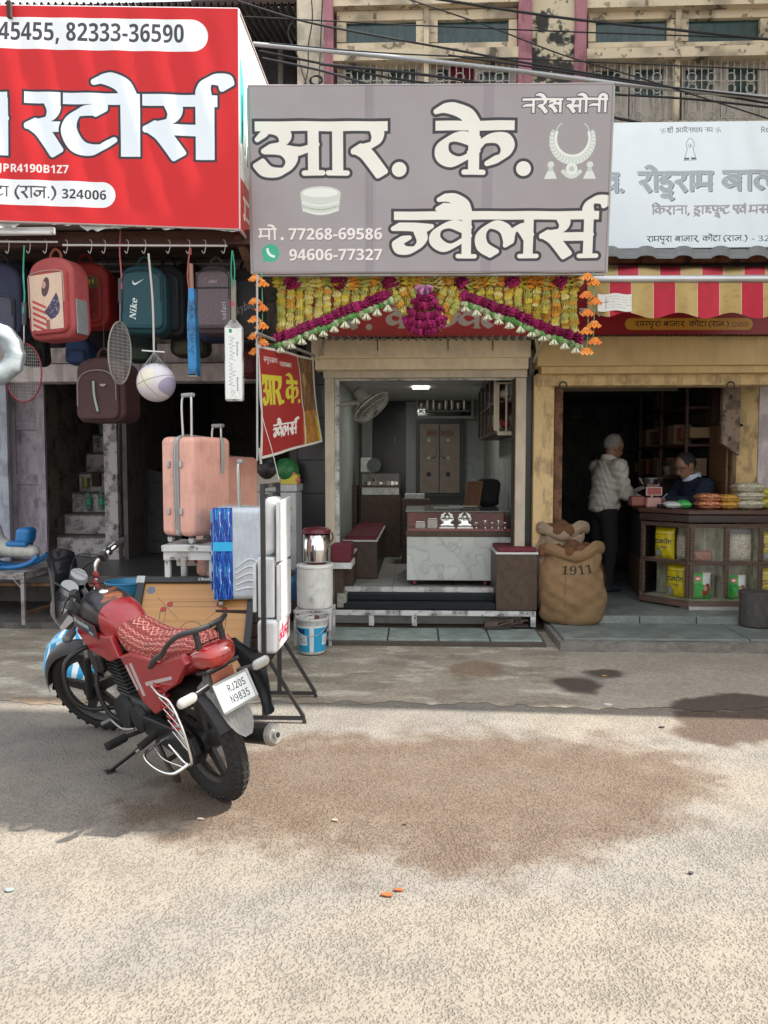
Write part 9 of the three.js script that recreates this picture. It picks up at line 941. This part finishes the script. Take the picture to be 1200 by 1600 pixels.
{
  const jk = M([0.66, 0.64, 0.57], 0.85, { tex: 'cloth', size: 0.08 }), f0 = V(X(944, 8.3), 0.176, -8.3);
  const a = person('man in a pale grey jacket and glasses standing at the grocery counter reading a slip', f0, 0.42, { hip: V(0, 0.86, 0), chest: V(0.03, 1.2, 0), neck: V(0.06, 1.4, 0), head: V(0.115, 1.535, 0), yaw: -0.1, pitch: -0.28, shL: V(0.05, 1.33, -0.19), shR: V(0.05, 1.33, 0.19), elL: V(0.16, 1.07, -0.25), elR: V(0.1, 1.05, 0.25), wrL: V(0.37, 1.03, -0.13), wrR: V(0.33, 0.985, 0.16), hdL: V(0.95, 0.1, 0.3).normalize(), hdR: V(0.97, -0.12, -0.2).normalize(), knL: V(0.03, 0.47, -0.1), knR: V(0.02, 0.47, 0.1), anL: V(0, 0.083, -0.1), anR: V(-0.02, 0.083, 0.11) }, { top: jk, topLabel: 'pale grey zipped jacket', collar: M([0.5, 0.48, 0.42], 0.8), legs: M([0.008, 0.008, 0.01], 0.9), shoe: M([0.02, 0.025, 0.04], 0.6), hair: M([0.2, 0.19, 0.175], 0.9), hem: 0.03, front: 0.02, back: -0.03 });
  a.updateMatrixWorld(true); const h = a.localToWorld(V(0.52, 1.075, -0.08)); solo('paper_slip', mrg([B(0.15, 0.002, 0.1, 0, 0, 0), B(0.15, 0.002, 0.1, 0.004, 0.012, 0.002)]).rotateZ(0.35).rotateY(0.42).translate(h.x, h.y, h.z), M([0.62, 0.62, 0.58], 0.7, { side: THREE.DoubleSide }), 'folded white slip held by the standing man', 'paper');
  const nv = M([0.012, 0.022, 0.06], 0.9, { tex: 'speck', size: 0.09 }), s0 = V(X(1097, 8.0), 0.176, -8.08), ft = 0.28;
  const s = person('man in a navy patterned sweater and glasses sitting writing behind the grocery counter', s0, Math.PI + 0.25, { hip: V(0, 0.72, 0), chest: V(0.04, 1.03, 0), neck: V(0.075, 1.22, 0), head: V(0.15, 1.335, 0), yaw: 0.05, pitch: -0.42, shL: V(0.06, 1.13, -0.2), shR: V(0.06, 1.13, 0.2), elL: V(0.2, 0.97, -0.27), elR: V(0.2, 0.97, 0.27), wrL: V(0.4, 1.0, -0.08), wrR: V(0.38, 1.0, 0.1), hdL: V(0.95, -0.15, 0.25).normalize(), hdR: V(0.95, -0.12, -0.28).normalize(), curl: 1.1, knL: V(0.12, 0.44, -0.12), knR: V(0.12, 0.44, 0.12), anL: V(0.06, 0.1, -0.12), anR: V(0.06, 0.1, 0.12) }, { top: nv, topLabel: 'navy patterned sweater', collar: M([0.5, 0.55, 0.68], 0.8), legs: M([0.03, 0.03, 0.035], 0.9), shoe: M([0.02, 0.02, 0.02], 0.6), hair: M([0.014, 0.012, 0.012], 0.7), hem: 0.04, front: 0.05, back: -0.05 });
  s.updateMatrixWorld(true); const pn = s.localToWorld(V(0.5, 0.965, -0.06)), pt = s.localToWorld(V(0.42, 1.06, -0.1)); solo('pen', rod(pn, pt, 0.004, 8), K.white, 'white pen in the writing man\'s hand', 'pen');
  const st = thing('wooden_stool', 'tall wooden stool under the seated man', 'stool', s0.clone()); put('seat', cyl(0.17, 0.17, 0.04, 0, 0.56, 0, 20), K.darkWood, st); for (let i = 0; i < 4; i++) { const q = i * 1.5708 + 0.78; put('leg', rod(V(0.2 * Math.cos(q), 0.002, 0.2 * Math.sin(q)), V(0.13 * Math.cos(q), 0.56, 0.13 * Math.sin(q)), 0.018, 8), K.darkWood, st); }
}
// ---------- litter on the road ----------
{
  const bit = (label, x, y, s, c, n = 'litter_scrap') => { const p = gnd(x, y, 0.004); solo(n, extr(Array.from({ length: 7 }, (_, i) => [s * (0.6 + 0.6 * rnd()) * Math.cos(i * 0.9), s * 0.6 * (0.6 + 0.6 * rnd()) * Math.sin(i * 0.9)]), 0.004).rotateX(-Math.PI / 2).translate(p.x, p.y, p.z), M(c, 0.85), label, 'litter'); };
  bit('orange-red brick crumb lying out on the bare road', 606, 1398, 0.024, [0.32, 0.08, 0.02]); bit('second orange-red crumb beside the first on the road', 622, 1391, 0.018, [0.3, 0.07, 0.02]); bit('small square paper scrap on the brown damp patch', 524, 1282, 0.016, [0.34, 0.27, 0.2]); bit('white scrap near the rear wheel shadow', 313, 1280, 0.014, [0.34, 0.29, 0.24]); bit('pale blue scrap at the left edge of the sunlit road', 15, 1391, 0.018, [0.2, 0.25, 0.26]); bit('dark twig on the sunlit road', 1080, 1364, 0.014, [0.06, 0.05, 0.05], 'twig'); bit('dark crumb at the edge of the damp patch', 1034, 1136, 0.022, [0.05, 0.05, 0.05]); bit('white wrapper scrap by the wet apron edge', 950, 1101, 0.03, [0.6, 0.6, 0.56]); bit('orange leaf in the wet apron patch', 945, 1056, 0.02, [0.5, 0.3, 0.05]); bit('white scrap before the bucket on the apron', 882, 1105, 0.02, [0.6, 0.6, 0.55]); bit('small dark pebble on the damp patch', 632, 1288, 0.01, [0.08, 0.07, 0.06]);
}
renderer.render(scene, camera);
